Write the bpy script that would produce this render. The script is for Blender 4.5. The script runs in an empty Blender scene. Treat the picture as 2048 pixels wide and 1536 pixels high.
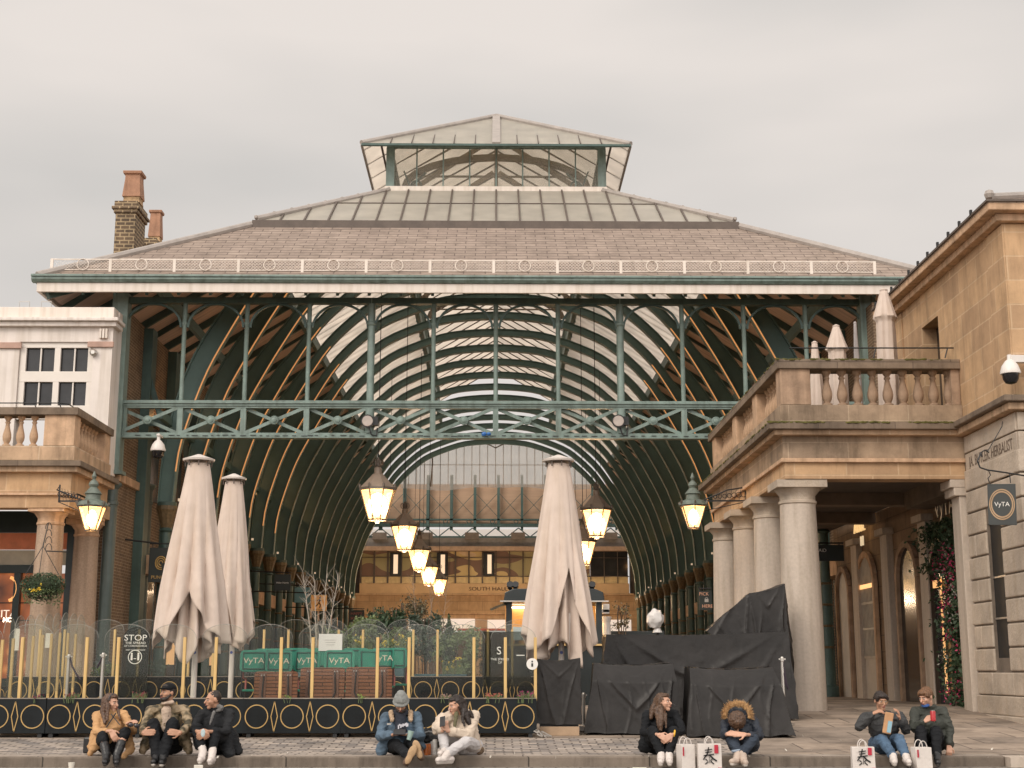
import bpy, bmesh, math, random
from mathutils import Vector, Matrix, noise as mnoise
S = bpy.context.scene
COL = S.collection
R = math.radians
PI = math.pi
random.seed(7)
CZ = 1.05            # camera height above the kerb top
FPX = 2800.0         # focal length in photograph pixels (2048 wide)
# ------------------------------------------------------------------ camera
PITCH = math.atan(572.0 / FPX)
YAW = math.atan(34.0 * math.cos(PITCH) / FPX)
cam_d = bpy.data.cameras.new("camera")
cam = bpy.data.objects.new("camera", cam_d)
COL.objects.link(cam)
cam.location = (0, 0, CZ)
cam.rotation_euler = (PI / 2 + PITCH, 0, -YAW)
cam_d.sensor_width = 36
cam_d.lens = 36 * FPX / 2048
cam_d.clip_start = 0.1
cam_d.clip_end = 3000
S.camera = cam
CM = cam.rotation_euler.to_matrix()
def P(px, py, Y):
    """world point on depth plane y=Y seen at photo pixel (px,py)"""
    d = CM @ Vector(((px - 1024) / FPX, (768 - py) / FPX, -1))
    t = Y / d.y
    return Vector((d.x * t, Y, CZ + d.z * t))
# ------------------------------------------------------------------ light
SUN_EL, SUN_AZ = 38.0, 215.0     # from behind the camera, a little to the left
S.view_settings.view_transform = 'Standard'
S.view_settings.look = 'None'
S.view_settings.exposure = 0.10
S.view_settings.gamma = 1.0
W = bpy.data.worlds.new("World")
S.world = W
W.use_nodes = True
nt = W.node_tree
for n in list(nt.nodes): nt.nodes.remove(n)
def wn(t): return nt.nodes.new(t)
out = wn('ShaderNodeOutputWorld'); bg = wn('ShaderNodeBackground')
sky = wn('ShaderNodeTexSky'); sky.sky_type = 'NISHITA'; sky.sun_disc = False
sky.sun_elevation = R(SUN_EL); sky.sun_rotation = R(SUN_AZ); sky.dust_density = 6; sky.air_density = 1.5
hs = wn('ShaderNodeHueSaturation'); hs.inputs['Saturation'].default_value = 0.12; hs.inputs['Value'].default_value = 0.5
tc = wn('ShaderNodeTexCoord'); sp = wn('ShaderNodeSeparateXYZ')
nt.links.new(tc.outputs['Generated'], sp.inputs[0])
mp = wn('ShaderNodeMapping'); mp.inputs['Scale'].default_value = (1.2, 1.2, 4.0)
nz = wn('ShaderNodeTexNoise'); nz.inputs['Scale'].default_value = 1.6; nz.inputs['Detail'].default_value = 4; nz.inputs['Roughness'].default_value = 0.45
nt.links.new(tc.outputs['Generated'], mp.inputs[0]); nt.links.new(mp.outputs[0], nz.inputs['Vector'])
cr = wn('ShaderNodeValToRGB')   # the cloud layer: grey to warm cream
cr.color_ramp.elements[0].position = 0.36; cr.color_ramp.elements[0].color = (0.625, 0.60, 0.575, 1)
cr.color_ramp.elements[1].position = 0.62; cr.color_ramp.elements[1].color = (0.80, 0.74, 0.695, 1)
nt.links.new(nz.outputs['Fac'], cr.inputs[0])
mr = wn('ShaderNodeMapRange')   # brighter towards the hidden sun behind the camera
mr.inputs['From Min'].default_value = 0.55; mr.inputs['From Max'].default_value = -0.7
mr.inputs['To Min'].default_value = 1.0; mr.inputs['To Max'].default_value = 2.3
nt.links.new(sp.outputs['Y'], mr.inputs['Value'])
mul = wn('ShaderNodeVectorMath'); mul.operation = 'MULTIPLY'
cmb = wn('ShaderNodeCombineXYZ')
for k in range(3): nt.links.new(mr.outputs[0], cmb.inputs[k])
nt.links.new(cr.outputs[0], mul.inputs[0]); nt.links.new(cmb.outputs[0], mul.inputs[1])
sc10 = wn('ShaderNodeVectorMath'); sc10.operation = 'SCALE'; sc10.inputs['Scale'].default_value = 10.0
nt.links.new(mul.outputs[0], sc10.inputs[0])
mx = wn('ShaderNodeMix'); mx.data_type = 'RGBA'; mx.inputs['Factor'].default_value = 0.93
nt.links.new(sky.outputs[0], hs.inputs['Color'])
nt.links.new(hs.outputs[0], mx.inputs['A']); nt.links.new(sc10.outputs[0], mx.inputs['B'])
nt.links.new(mx.outputs['Result'], bg.inputs['Color'])
bg.inputs['Strength'].default_value = 0.1
nt.links.new(bg.outputs[0], out.inputs[0])
sd = bpy.data.lights.new("sun", 'SUN'); sun = bpy.data.objects.new("sun", sd); COL.objects.link(sun)
sd.energy = 1.4; sd.angle = R(25); sd.color = (1.0, 0.90, 0.78)
az = R(SUN_AZ)
sdir = Vector((math.sin(az) * math.cos(R(SUN_EL)), math.cos(az) * math.cos(R(SUN_EL)), math.sin(R(SUN_EL))))
sun.rotation_euler = sdir.to_track_quat('Z', 'Y').to_euler()
sun.location = (0, -20, 40)
cy = S.cycles
cy.max_bounces = 8; cy.diffuse_bounces = 5; cy.glossy_bounces = 3; cy.transmission_bounces = 6; cy.transparent_max_bounces = 20
cy.caustics_reflective = False; cy.caustics_refractive = False
cy.sample_clamp_indirect = 4.0
cy.use_adaptive_sampling = True; cy.adaptive_threshold = 0.015
try:
    cy.use_denoising = True; cy.denoiser = 'OPENIMAGEDENOISE'
except Exception: pass

# ------------------------------------------------------------------ materials
def new_mat(name):
    m = bpy.data.materials.new(name); m.use_nodes = True
    t = m.node_tree
    return m, t, t.nodes['Principled BSDF']
def L(t, a, b): t.links.new(a, b)
def rgb(c): return (c[0], c[1], c[2], 1)
def srgb(r, g, b):
    f = lambda v: ((v / 255 + 0.055) / 1.055) ** 2.4 if v > 10 else v / 255 / 12.92
    return (f(r), f(g), f(b))
def surf(name, col, rough=0.7, metal=0.0, var=0.2, scale=3.0, bump=0.0, bscale=None, spec=0.5, streak=0.0, col2=None, stretch=(1, 1, 1)):
    """painted / plain surface with large and small scale variation"""
    m, t, b = new_mat(name)
    tc = t.nodes.new('ShaderNodeTexCoord'); mp = t.nodes.new('ShaderNodeMapping'); mp.inputs['Scale'].default_value = stretch
    L(t, tc.outputs['Object'], mp.inputs[0])
    n = t.nodes.new('ShaderNodeTexNoise'); n.inputs['Scale'].default_value = scale; n.inputs['Detail'].default_value = 6; n.inputs['Roughness'].default_value = 0.65
    L(t, mp.outputs[0], n.inputs['Vector'])
    r = t.nodes.new('ShaderNodeValToRGB'); e = r.color_ramp.elements
    e[0].position = 0.3; e[1].position = 0.7
    c2 = col2 or tuple(min(1, c * (1 + var)) for c in col)
    e[0].color = rgb(tuple(c * (1 - var) for c in col)); e[1].color = rgb(c2)
    L(t, n.outputs['Fac'], r.inputs[0])
    last = r.outputs[0]
    if streak:
        mp2 = t.nodes.new('ShaderNodeMapping'); mp2.inputs['Scale'].default_value = (5, 5, 0.35)
        L(t, tc.outputs['Object'], mp2.inputs[0])
        n2 = t.nodes.new('ShaderNodeTexNoise'); n2.inputs['Scale'].default_value = 1.5; n2.inputs['Detail'].default_value = 5
        L(t, mp2.outputs[0], n2.inputs['Vector'])
        r2 = t.nodes.new('ShaderNodeValToRGB'); r2.color_ramp.elements[0].position = 0.45; r2.color_ramp.elements[1].position = 0.75
        r2.color_ramp.elements[0].color = (1, 1, 1, 1); g = 1 - streak; r2.color_ramp.elements[1].color = (g, g * 0.97, g * 0.92, 1)
        L(t, n2.outputs['Fac'], r2.inputs[0])
        mm = t.nodes.new('ShaderNodeMix'); mm.data_type = 'RGBA'; mm.blend_type = 'MULTIPLY'; mm.inputs['Factor'].default_value = 1
        L(t, last, mm.inputs['A']); L(t, r2.outputs[0], mm.inputs['B']); last = mm.outputs['Result']
    L(t, last, b.inputs['Base Color'])
    b.inputs['Roughness'].default_value = rough; b.inputs['Metallic'].default_value = metal
    b.inputs['Specular IOR Level'].default_value = spec
    if bump:
        nb = t.nodes.new('ShaderNodeTexNoise'); nb.inputs['Scale'].default_value = bscale or scale * 6; nb.inputs['Detail'].default_value = 5
        L(t, mp.outputs[0], nb.inputs['Vector'])
        bp = t.nodes.new('ShaderNodeBump'); bp.inputs['Strength'].default_value = bump; bp.inputs['Distance'].default_value = 0.02
        L(t, nb.outputs['Fac'], bp.inputs['Height']); L(t, bp.outputs[0], b.inputs['Normal'])
    return m
def blocks(name, c1, c2, mortar, bw, bh, ms=0.012, rough=0.85, plane='wall', var=0.25, bump=0.5, offset=0.5, stain=0.35, moss=0.0, warp=0.0, off=(0, 0, 0)):
    """bricks, ashlar, slates, setts, flags: sizes in metres"""
    m, t, b = new_mat(name)
    N = t.nodes.new
    tc = N('ShaderNodeTexCoord'); sp = N('ShaderNodeSeparateXYZ'); L(t, tc.outputs['Object'], sp.inputs[0])
    cb = N('ShaderNodeCombineXYZ')
    if plane in ('xz', 'yz'):
        L(t, sp.outputs['X' if plane == 'xz' else 'Y'], cb.inputs[0]); L(t, sp.outputs['Z'], cb.inputs[1])
    elif plane == 'wall':
        ad = N('ShaderNodeMath'); ad.operation = 'ADD'; L(t, sp.outputs['X'], ad.inputs[0]); L(t, sp.outputs['Y'], ad.inputs[1])
        L(t, ad.outputs[0], cb.inputs[0]); L(t, sp.outputs['Z'], cb.inputs[1])
    else:
        L(t, sp.outputs['X'], cb.inputs[0]); L(t, sp.outputs['Y'], cb.inputs[1])
    mp = N('ShaderNodeMapping'); mp.inputs['Location'].default_value = off
    L(t, cb.outputs[0], mp.inputs[0]); vec = mp.outputs[0]
    if warp:
        wz = N('ShaderNodeTexNoise'); wz.inputs['Scale'].default_value = 2.0; L(t, tc.outputs['Object'], wz.inputs['Vector'])
        sb = N('ShaderNodeVectorMath'); sb.operation = 'SUBTRACT'; L(t, wz.outputs['Color'], sb.inputs[0]); sb.inputs[1].default_value = (.5, .5, .5)
        sc = N('ShaderNodeVectorMath'); sc.operation = 'SCALE'; sc.inputs['Scale'].default_value = warp; L(t, sb.outputs[0], sc.inputs[0])
        av = N('ShaderNodeVectorMath'); av.operation = 'ADD'; L(t, vec, av.inputs[0]); L(t, sc.outputs[0], av.inputs[1]); vec = av.outputs[0]
    bt = N('ShaderNodeTexBrick'); bt.offset = offset
    for k, v in (('Color1', rgb(c1)), ('Color2', rgb(c2)), ('Mortar', rgb(mortar))): bt.inputs[k].default_value = v
    bt.inputs['Scale'].default_value = 1; bt.inputs['Mortar Size'].default_value = ms; bt.inputs['Brick Width'].default_value = bw; bt.inputs['Row Height'].default_value = bh
    bt.inputs['Mortar Smooth'].default_value = 0.2
    L(t, vec, bt.inputs['Vector'])
    n = N('ShaderNodeTexNoise'); n.inputs['Scale'].default_value = 1.1; n.inputs['Detail'].default_value = 8; n.inputs['Roughness'].default_value = 0.7
    L(t, tc.outputs['Object'], n.inputs['Vector'])
    r = N('ShaderNodeValToRGB'); e = r.color_ramp.elements; e[0].position = 0.35; e[1].position = 0.65
    e[0].color = (1 - var, 1 - var * 1.02, 1 - var * 1.05, 1); e[1].color = (1 + var * .4, 1 + var * .4, 1 + var * .4, 1)
    L(t, n.outputs['Fac'], r.inputs[0])
    mm = N('ShaderNodeMix'); mm.data_type = 'RGBA'; mm.blend_type = 'MULTIPLY'; mm.inputs['Factor'].default_value = 1
    L(t, bt.outputs['Color'], mm.inputs['A']); L(t, r.outputs[0], mm.inputs['B']); last = mm.outputs['Result']
    if stain:   # dark weather streaks
        mp2 = N('ShaderNodeMapping'); mp2.inputs['Scale'].default_value = (3.2, 3.2, 0.5) if plane != 'flat' else (1.3, 1.3, 1.3)
        L(t, tc.outputs['Object'], mp2.inputs[0])
        n2 = N('ShaderNodeTexNoise'); n2.inputs['Scale'].default_value = 1.0; n2.inputs['Detail'].default_value = 7; n2.inputs['Roughness'].default_value = 0.7
        L(t, mp2.outputs[0], n2.inputs['Vector'])
        r2 = N('ShaderNodeValToRGB'); r2.color_ramp.elements[0].position = 0.48; r2.color_ramp.elements[1].position = 0.72
        r2.color_ramp.elements[0].color = (1, 1, 1, 1); g = 1 - stain; r2.color_ramp.elements[1].color = (g, g * .98, g * .95, 1)
        L(t, n2.outputs['Fac'], r2.inputs[0])
        m2 = N('ShaderNodeMix'); m2.data_type = 'RGBA'; m2.blend_type = 'MULTIPLY'; m2.inputs['Factor'].default_value = 1
        L(t, last, m2.inputs['A']); L(t, r2.outputs[0], m2.inputs['B']); last = m2.outputs['Result']
    if moss:
        ge = N('ShaderNodeNewGeometry'); s2 = N('ShaderNodeSeparateXYZ'); L(t, ge.outputs['Normal'], s2.inputs[0])
        n3 = N('ShaderNodeTexNoise'); n3.inputs['Scale'].default_value = 5; n3.inputs['Detail'].default_value = 6; L(t, tc.outputs['Object'], n3.inputs['Vector'])
        a1 = N('ShaderNodeMath'); a1.operation = 'MULTIPLY'; L(t, s2.outputs['Z'], a1.inputs[0]); L(t, n3.outputs['Fac'], a1.inputs[1])
        r3 = N('ShaderNodeValToRGB'); r3.color_ramp.elements[0].position = 0.3; r3.color_ramp.elements[1].position = 0.5
        r3.color_ramp.elements[1].color = (moss, moss, moss, 1); L(t, a1.outputs[0], r3.inputs[0])
        m3 = N('ShaderNodeMix'); m3.data_type = 'RGBA'; L(t, r3.outputs[0], m3.inputs['Factor']); L(t, last, m3.inputs['A'])
        m3.inputs['B'].default_value = (0.06, 0.065, 0.02, 1); last = m3.outputs['Result']
    L(t, last, b.inputs['Base Color'])
    b.inputs['Roughness'].default_value = rough
    n4 = N('ShaderNodeTexNoise'); n4.inputs['Scale'].default_value = 30; n4.inputs['Detail'].default_value = 4; L(t, tc.outputs['Object'], n4.inputs['Vector'])
    ma = N('ShaderNodeMath'); ma.operation = 'MULTIPLY'; ma.inputs[1].default_value = 0.35; L(t, n4.outputs['Fac'], ma.inputs[0])
    m5 = N('ShaderNodeMath'); m5.operation = 'SUBTRACT'; L(t, ma.outputs[0], m5.inputs[0]); L(t, bt.outputs['Fac'], m5.inputs[1])
    bp = N('ShaderNodeBump'); bp.inputs['Strength'].default_value = bump; bp.inputs['Distance'].default_value = 0.015
    L(t, m5.outputs[0], bp.inputs['Height']); L(t, bp.outputs[0], b.inputs['Normal'])
    return m
def emit(name, col, strength, base=(0.5, 0.4, 0.3)):
    m, t, b = new_mat(name)
    b.inputs['Base Color'].default_value = rgb(base); b.inputs['Emission Color'].default_value = rgb(col); b.inputs['Emission Strength'].default_value = strength
    return m
def clear(name, tint=(0.9, 0.92, 0.9), dirt=0.08, dcol=(0.5, 0.48, 0.44), rough=0.03, em=None, dirtvar=0.5, ior=1.25):
    """thin clear sheet: transparent, a film of dirt and a fresnel reflection"""
    m = bpy.data.materials.new(name); m.use_nodes = True; t = m.node_tree
    for n in list(t.nodes): t.nodes.remove(n)
    N = t.nodes.new
    o = N('ShaderNodeOutputMaterial'); tr = N('ShaderNodeBsdfTransparent'); tr.inputs[0].default_value = rgb(tint)
    gl = N('ShaderNodeBsdfGlossy'); gl.inputs['Roughness'].default_value = rough; gl.inputs[0].default_value = (1, 1, 1, 1)
    fr = N('ShaderNodeFresnel'); fr.inputs[0].default_value = ior
    m1 = N('ShaderNodeMixShader'); L(t, fr.outputs[0], m1.inputs[0]); L(t, tr.outputs[0], m1.inputs[1]); L(t, gl.outputs[0], m1.inputs[2])
    df = N('ShaderNodeBsdfDiffuse'); df.inputs[0].default_value = rgb(dcol)
    tl = N('ShaderNodeBsdfTranslucent'); tl.inputs[0].default_value = rgb(dcol)
    dd = N('ShaderNodeMixShader'); dd.inputs[0].default_value = 0.6; L(t, df.outputs[0], dd.inputs[1]); L(t, tl.outputs[0], dd.inputs[2])
    tc = N('ShaderNodeTexCoord'); n = N('ShaderNodeTexNoise'); n.inputs['Scale'].default_value = 2.5; n.inputs['Detail'].default_value = 6
    L(t, tc.outputs['Object'], n.inputs['Vector'])
    mr = N('ShaderNodeMapRange'); mr.inputs['From Min'].default_value = 0.3; mr.inputs['From Max'].default_value = 0.7
    mr.inputs['To Min'].default_value = dirt * (1 - dirtvar); mr.inputs['To Max'].default_value = dirt * (1 + dirtvar)
    L(t, n.outputs['Fac'], mr.inputs[0])
    m2 = N('ShaderNodeMixShader'); L(t, mr.outputs[0], m2.inputs[0]); L(t, m1.outputs[0], m2.inputs[1]); L(t, dd.outputs[0], m2.inputs[2])
    last = m2
    if em:
        e = N('ShaderNodeEmission'); e.inputs[0].default_value = rgb(em[0]); e.inputs[1].default_value = em[1]
        ad = N('ShaderNodeAddShader'); L(t, m2.outputs[0], ad.inputs[0]); L(t, e.outputs[0], ad.inputs[1]); last = ad
    L(t, last.outputs[0], o.inputs[0])
    return m
def hairmat(name, c1, c2, rough=0.45):
    m, t, b = new_mat(name)
    N = t.nodes.new
    tc = N('ShaderNodeTexCoord'); mp = N('ShaderNodeMapping'); mp.inputs['Scale'].default_value = (90, 90, 6)
    L(t, tc.outputs['Object'], mp.inputs[0]); n = N('ShaderNodeTexNoise'); n.inputs['Scale'].default_value = 1; n.inputs['Detail'].default_value = 3
    L(t, mp.outputs[0], n.inputs['Vector']); r = N('ShaderNodeValToRGB'); r.color_ramp.elements[0].position = .35; r.color_ramp.elements[1].position = .65
    r.color_ramp.elements[0].color = rgb(c1); r.color_ramp.elements[1].color = rgb(c2); L(t, n.outputs['Fac'], r.inputs[0]); L(t, r.outputs[0], b.inputs['Base Color'])
    bp = N('ShaderNodeBump'); bp.inputs['Strength'].default_value = .8; bp.inputs['Distance'].default_value = .01; L(t, n.outputs['Fac'], bp.inputs['Height']); L(t, bp.outputs[0], b.inputs['Normal'])
    b.inputs['Roughness'].default_value = rough
    return m

M = {}
M['iron'] = surf('sage_iron_paint', (0.19, 0.255, 0.228), 0.45, var=0.2, scale=3.5, streak=0.4, bump=0.2)
M['iron_dark'] = surf('deep_green_iron_paint', (0.060, 0.105, 0.093), 0.5, var=0.2, scale=2.0, streak=0.2)
M['pipe'] = surf('grey_green_pipe_paint', (0.075, 0.105, 0.100), 0.4, var=0.15, streak=0.3)
M['rib'] = surf('rib_green_paint', (0.105, 0.175, 0.158), 0.5, var=0.15, scale=1.5)
M['cream'] = surf('cream_paint', (0.76, 0.68, 0.61), 0.6, var=0.06, scale=1.5, streak=0.18, bump=0.1)
M['white_wall'] = surf('white_stucco', (0.76, 0.69, 0.64), 0.8, var=0.07, scale=1.2, streak=0.22, bump=0.25)
M['trim_white'] = surf('white_joinery', (0.74, 0.68, 0.62), 0.5, var=0.04)
M['lead'] = surf('lead_roll', (0.36, 0.32, 0.29), 0.55, var=0.15, scale=4)
M['slate'] = blocks('roof_slates', (0.29, 0.225, 0.185), (0.35, 0.275, 0.225), (0.13, 0.095, 0.08), 0.55, 0.135, ms=0.011, var=0.2, bump=0.8, stain=0.3, warp=0.035, plane='xz')
M['slate_side'] = blocks('roof_slates_side', (0.25, 0.18, 0.15), (0.36, 0.265, 0.22), (0.10, 0.07, 0.06), 0.52, 0.13, ms=0.010, var=0.22, bump=0.7, stain=0.25, warp=0.03, plane='yz')
M['sandstone'] = blocks('warm_sandstone', (0.60, 0.405, 0.26), (0.50, 0.345, 0.225), (0.66, 0.50, 0.35), 1.1, 0.40, ms=0.010, var=0.3, bump=0.35, stain=0.6, moss=0.9)
M['ashlar'] = blocks('golden_ashlar', (0.60, 0.39, 0.22), (0.45, 0.29, 0.17), (0.60, 0.42, 0.26), 0.95, 0.42, ms=0.014, var=0.22, bump=0.35, stain=0.3)
M['sandstone_w'] = blocks('stained_sandstone', (0.43, 0.31, 0.21), (0.34, 0.25, 0.175), (0.50, 0.38, 0.27), 1.1, 0.40, ms=0.010, var=0.4, bump=0.4, stain=0.5, moss=0.9)
M['stone_dark'] = blocks('weathered_cornice_stone', (0.25, 0.185, 0.13), (0.20, 0.15, 0.11), (0.12, 0.09, 0.07), 1.4, 0.9, ms=0.008, var=0.4, bump=0.4, stain=0.5, moss=1.0)
M['stone_plain'] = surf('carved_sandstone', (0.57, 0.38, 0.245), 0.85, var=0.25, scale=3, bump=0.4, streak=0.35)
M['stone_plain_r'] = surf('carved_grey_brown_stone', (0.39, 0.265, 0.18), 0.85, var=0.3, scale=3, bump=0.4, streak=0.4)
M['rustic'] = surf('rusticated_grey_stone', (0.46, 0.385, 0.31), 0.88, var=0.26, scale=1.3, bump=0.7, bscale=18, streak=0.07)
M['granite'] = surf('speckled_granite', (0.50, 0.425, 0.355), 0.7, var=0.09, scale=18, bump=0.12, streak=0.25)
M['granite_l'] = surf('pinkish_granite', (0.40, 0.29, 0.21), 0.7, var=0.2, scale=26, bump=0.15, streak=0.3)
M['brick'] = blocks('london_stock_brick', (0.22, 0.14, 0.085), (0.15, 0.095, 0.06), (0.34, 0.26, 0.17), 0.225, 0.078, ms=0.010, var=0.35, stain=0.3)
M['brick_y'] = blocks('chimney_brick', (0.17, 0.115, 0.07), (0.10, 0.072, 0.048), (0.40, 0.30, 0.18), 0.30, 0.13, ms=0.022, var=0.35, stain=0.3)
M['terracotta'] = surf('terracotta_pot', (0.36, 0.19, 0.115), 0.75, var=0.2, streak=0.3)
M['soffit'] = surf('timber_soffit', (0.66, 0.49, 0.40), 0.8, var=0.2, scale=1.2, stretch=(0.4, 6, 0.4))
def roofglass(name, col, tfac, clearfac=0.0):
    m = bpy.data.materials.new(name); m.use_nodes = True; t = m.node_tree
    for n in list(t.nodes): t.nodes.remove(n)
    N = t.nodes.new; o = N('ShaderNodeOutputMaterial')
    tc = N('ShaderNodeTexCoord'); n = N('ShaderNodeTexNoise'); n.inputs['Scale'].default_value = 1.3; n.inputs['Detail'].default_value = 7
    L(t, tc.outputs['Object'], n.inputs['Vector'])
    r = N('ShaderNodeValToRGB'); r.color_ramp.elements[0].position = .35; r.color_ramp.elements[1].position = .68
    r.color_ramp.elements[0].color = rgb(tuple(c * .84 for c in col)); r.color_ramp.elements[1].color = rgb(col); L(t, n.outputs['Fac'], r.inputs[0])
    d = N('ShaderNodeBsdfPrincipled'); d.inputs['Roughness'].default_value = .35; L(t, r.outputs[0], d.inputs['Base Color'])
    tl = N('ShaderNodeBsdfTranslucent'); L(t, r.outputs[0], tl.inputs[0])
    m1 = N('ShaderNodeMixShader'); m1.inputs[0].default_value = tfac; L(t, d.outputs[0], m1.inputs[1]); L(t, tl.outputs[0], m1.inputs[2])
    tr = N('ShaderNodeBsdfTransparent'); tr.inputs[0].default_value = (.95, .95, .93, 1)
    m2 = N('ShaderNodeMixShader'); m2.inputs[0].default_value = clearfac; L(t, m1.outputs[0], m2.inputs[1]); L(t, tr.outputs[0], m2.inputs[2])
    L(t, m2.outputs[0], o.inputs[0]); return m
M['skyglass'] = roofglass('dirty_roof_glass', (0.90, 0.83, 0.75), 0.80, 0.22)
M['skyglass_f'] = roofglass('cream_roof_glass', (0.66, 0.62, 0.545), 0.40, 0.16)
M['skyglass_c'] = roofglass('clearer_roof_glass', (0.84, 0.80, 0.72), 0.65, 0.78)
M['bar'] = surf('dark_glazing_bar', (0.11, 0.085, 0.07), 0.6, var=0.2)
M['net'] = surf('brown_lantern_timber', (0.24, 0.19, 0.14), 0.8, var=0.3)
M['canvas'] = surf('taupe_canvas', (0.61, 0.505, 0.435), 0.9, var=0.07, scale=2.2, bump=0.35, bscale=9, streak=0.12)
M['sheet'] = roofglass('white_sheeting', (0.96, 0.92, 0.88), 0.85, 0.66)
M['blackcloth'] = surf('charcoal_cover_fabric', (0.023, 0.021, 0.020), 0.45, var=0.35, scale=2.0, bump=0.5, bscale=7, spec=0.3)
M['planter'] = surf('black_planter_panel', (0.008, 0.011, 0.013), 0.5, var=0.6, scale=1.3, spec=0.25, streak=0.3)
M['gold'] = surf('brass_strip', (0.50, 0.33, 0.13), 0.4, metal=0.35, var=0.15, scale=8)
M['wood'] = surf('pale_yellow_wood', (0.62, 0.42, 0.17), 0.6, var=0.15, scale=3, stretch=(8, 8, 0.7))
M['perspex'] = clear('clear_perspex', (0.96, 0.97, 0.95), 0.012)
M['perspex_side'] = clear('scuffed_perspex', (0.95, 0.96, 0.94), 0.09, (.42, .42, .38), ior=1.03)
M['perspex_rim'] = surf('polished_perspex_edge', (0.36, 0.35, 0.31), 0.25, var=0.3)
M['steel'] = surf('brushed_steel', (0.55, 0.52, 0.48), 0.3, metal=0.8, var=0.1)
M['black'] = surf('matt_black_metal', (0.014, 0.015, 0.016), 0.5, var=0.3)
M['darkglass'] = surf('dark_window_glass', (0.030, 0.030, 0.032), 0.12, var=0.4, scale=1.0)
M['whiteplastic'] = surf('white_plastic', (0.72, 0.68, 0.64), 0.4, var=0.05)
M['white_pole'] = surf('white_painted_aluminium', (0.66, 0.60, 0.55), 0.4, var=0.06)
M['lampglass'] = clear('lamp_glass', (1.0, 0.86, 0.62), 0.15, (0.9, 0.7, 0.4), em=((1.0, 0.55, 0.22), 1.2))
M['bulb'] = emit('glowing_mantle', (1.0, 0.72, 0.42), 26)
M['bulbwhite'] = emit('bright_fitting', (1.0, 0.85, 0.65), 12)
M['lamproof'] = surf('bronze_lamp_cap', (0.16, 0.13, 0.105), 0.45, metal=0.3, var=0.2)
M['copper'] = surf('verdigris_cap', (0.13, 0.155, 0.13), 0.5, var=0.35, scale=8)

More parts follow.
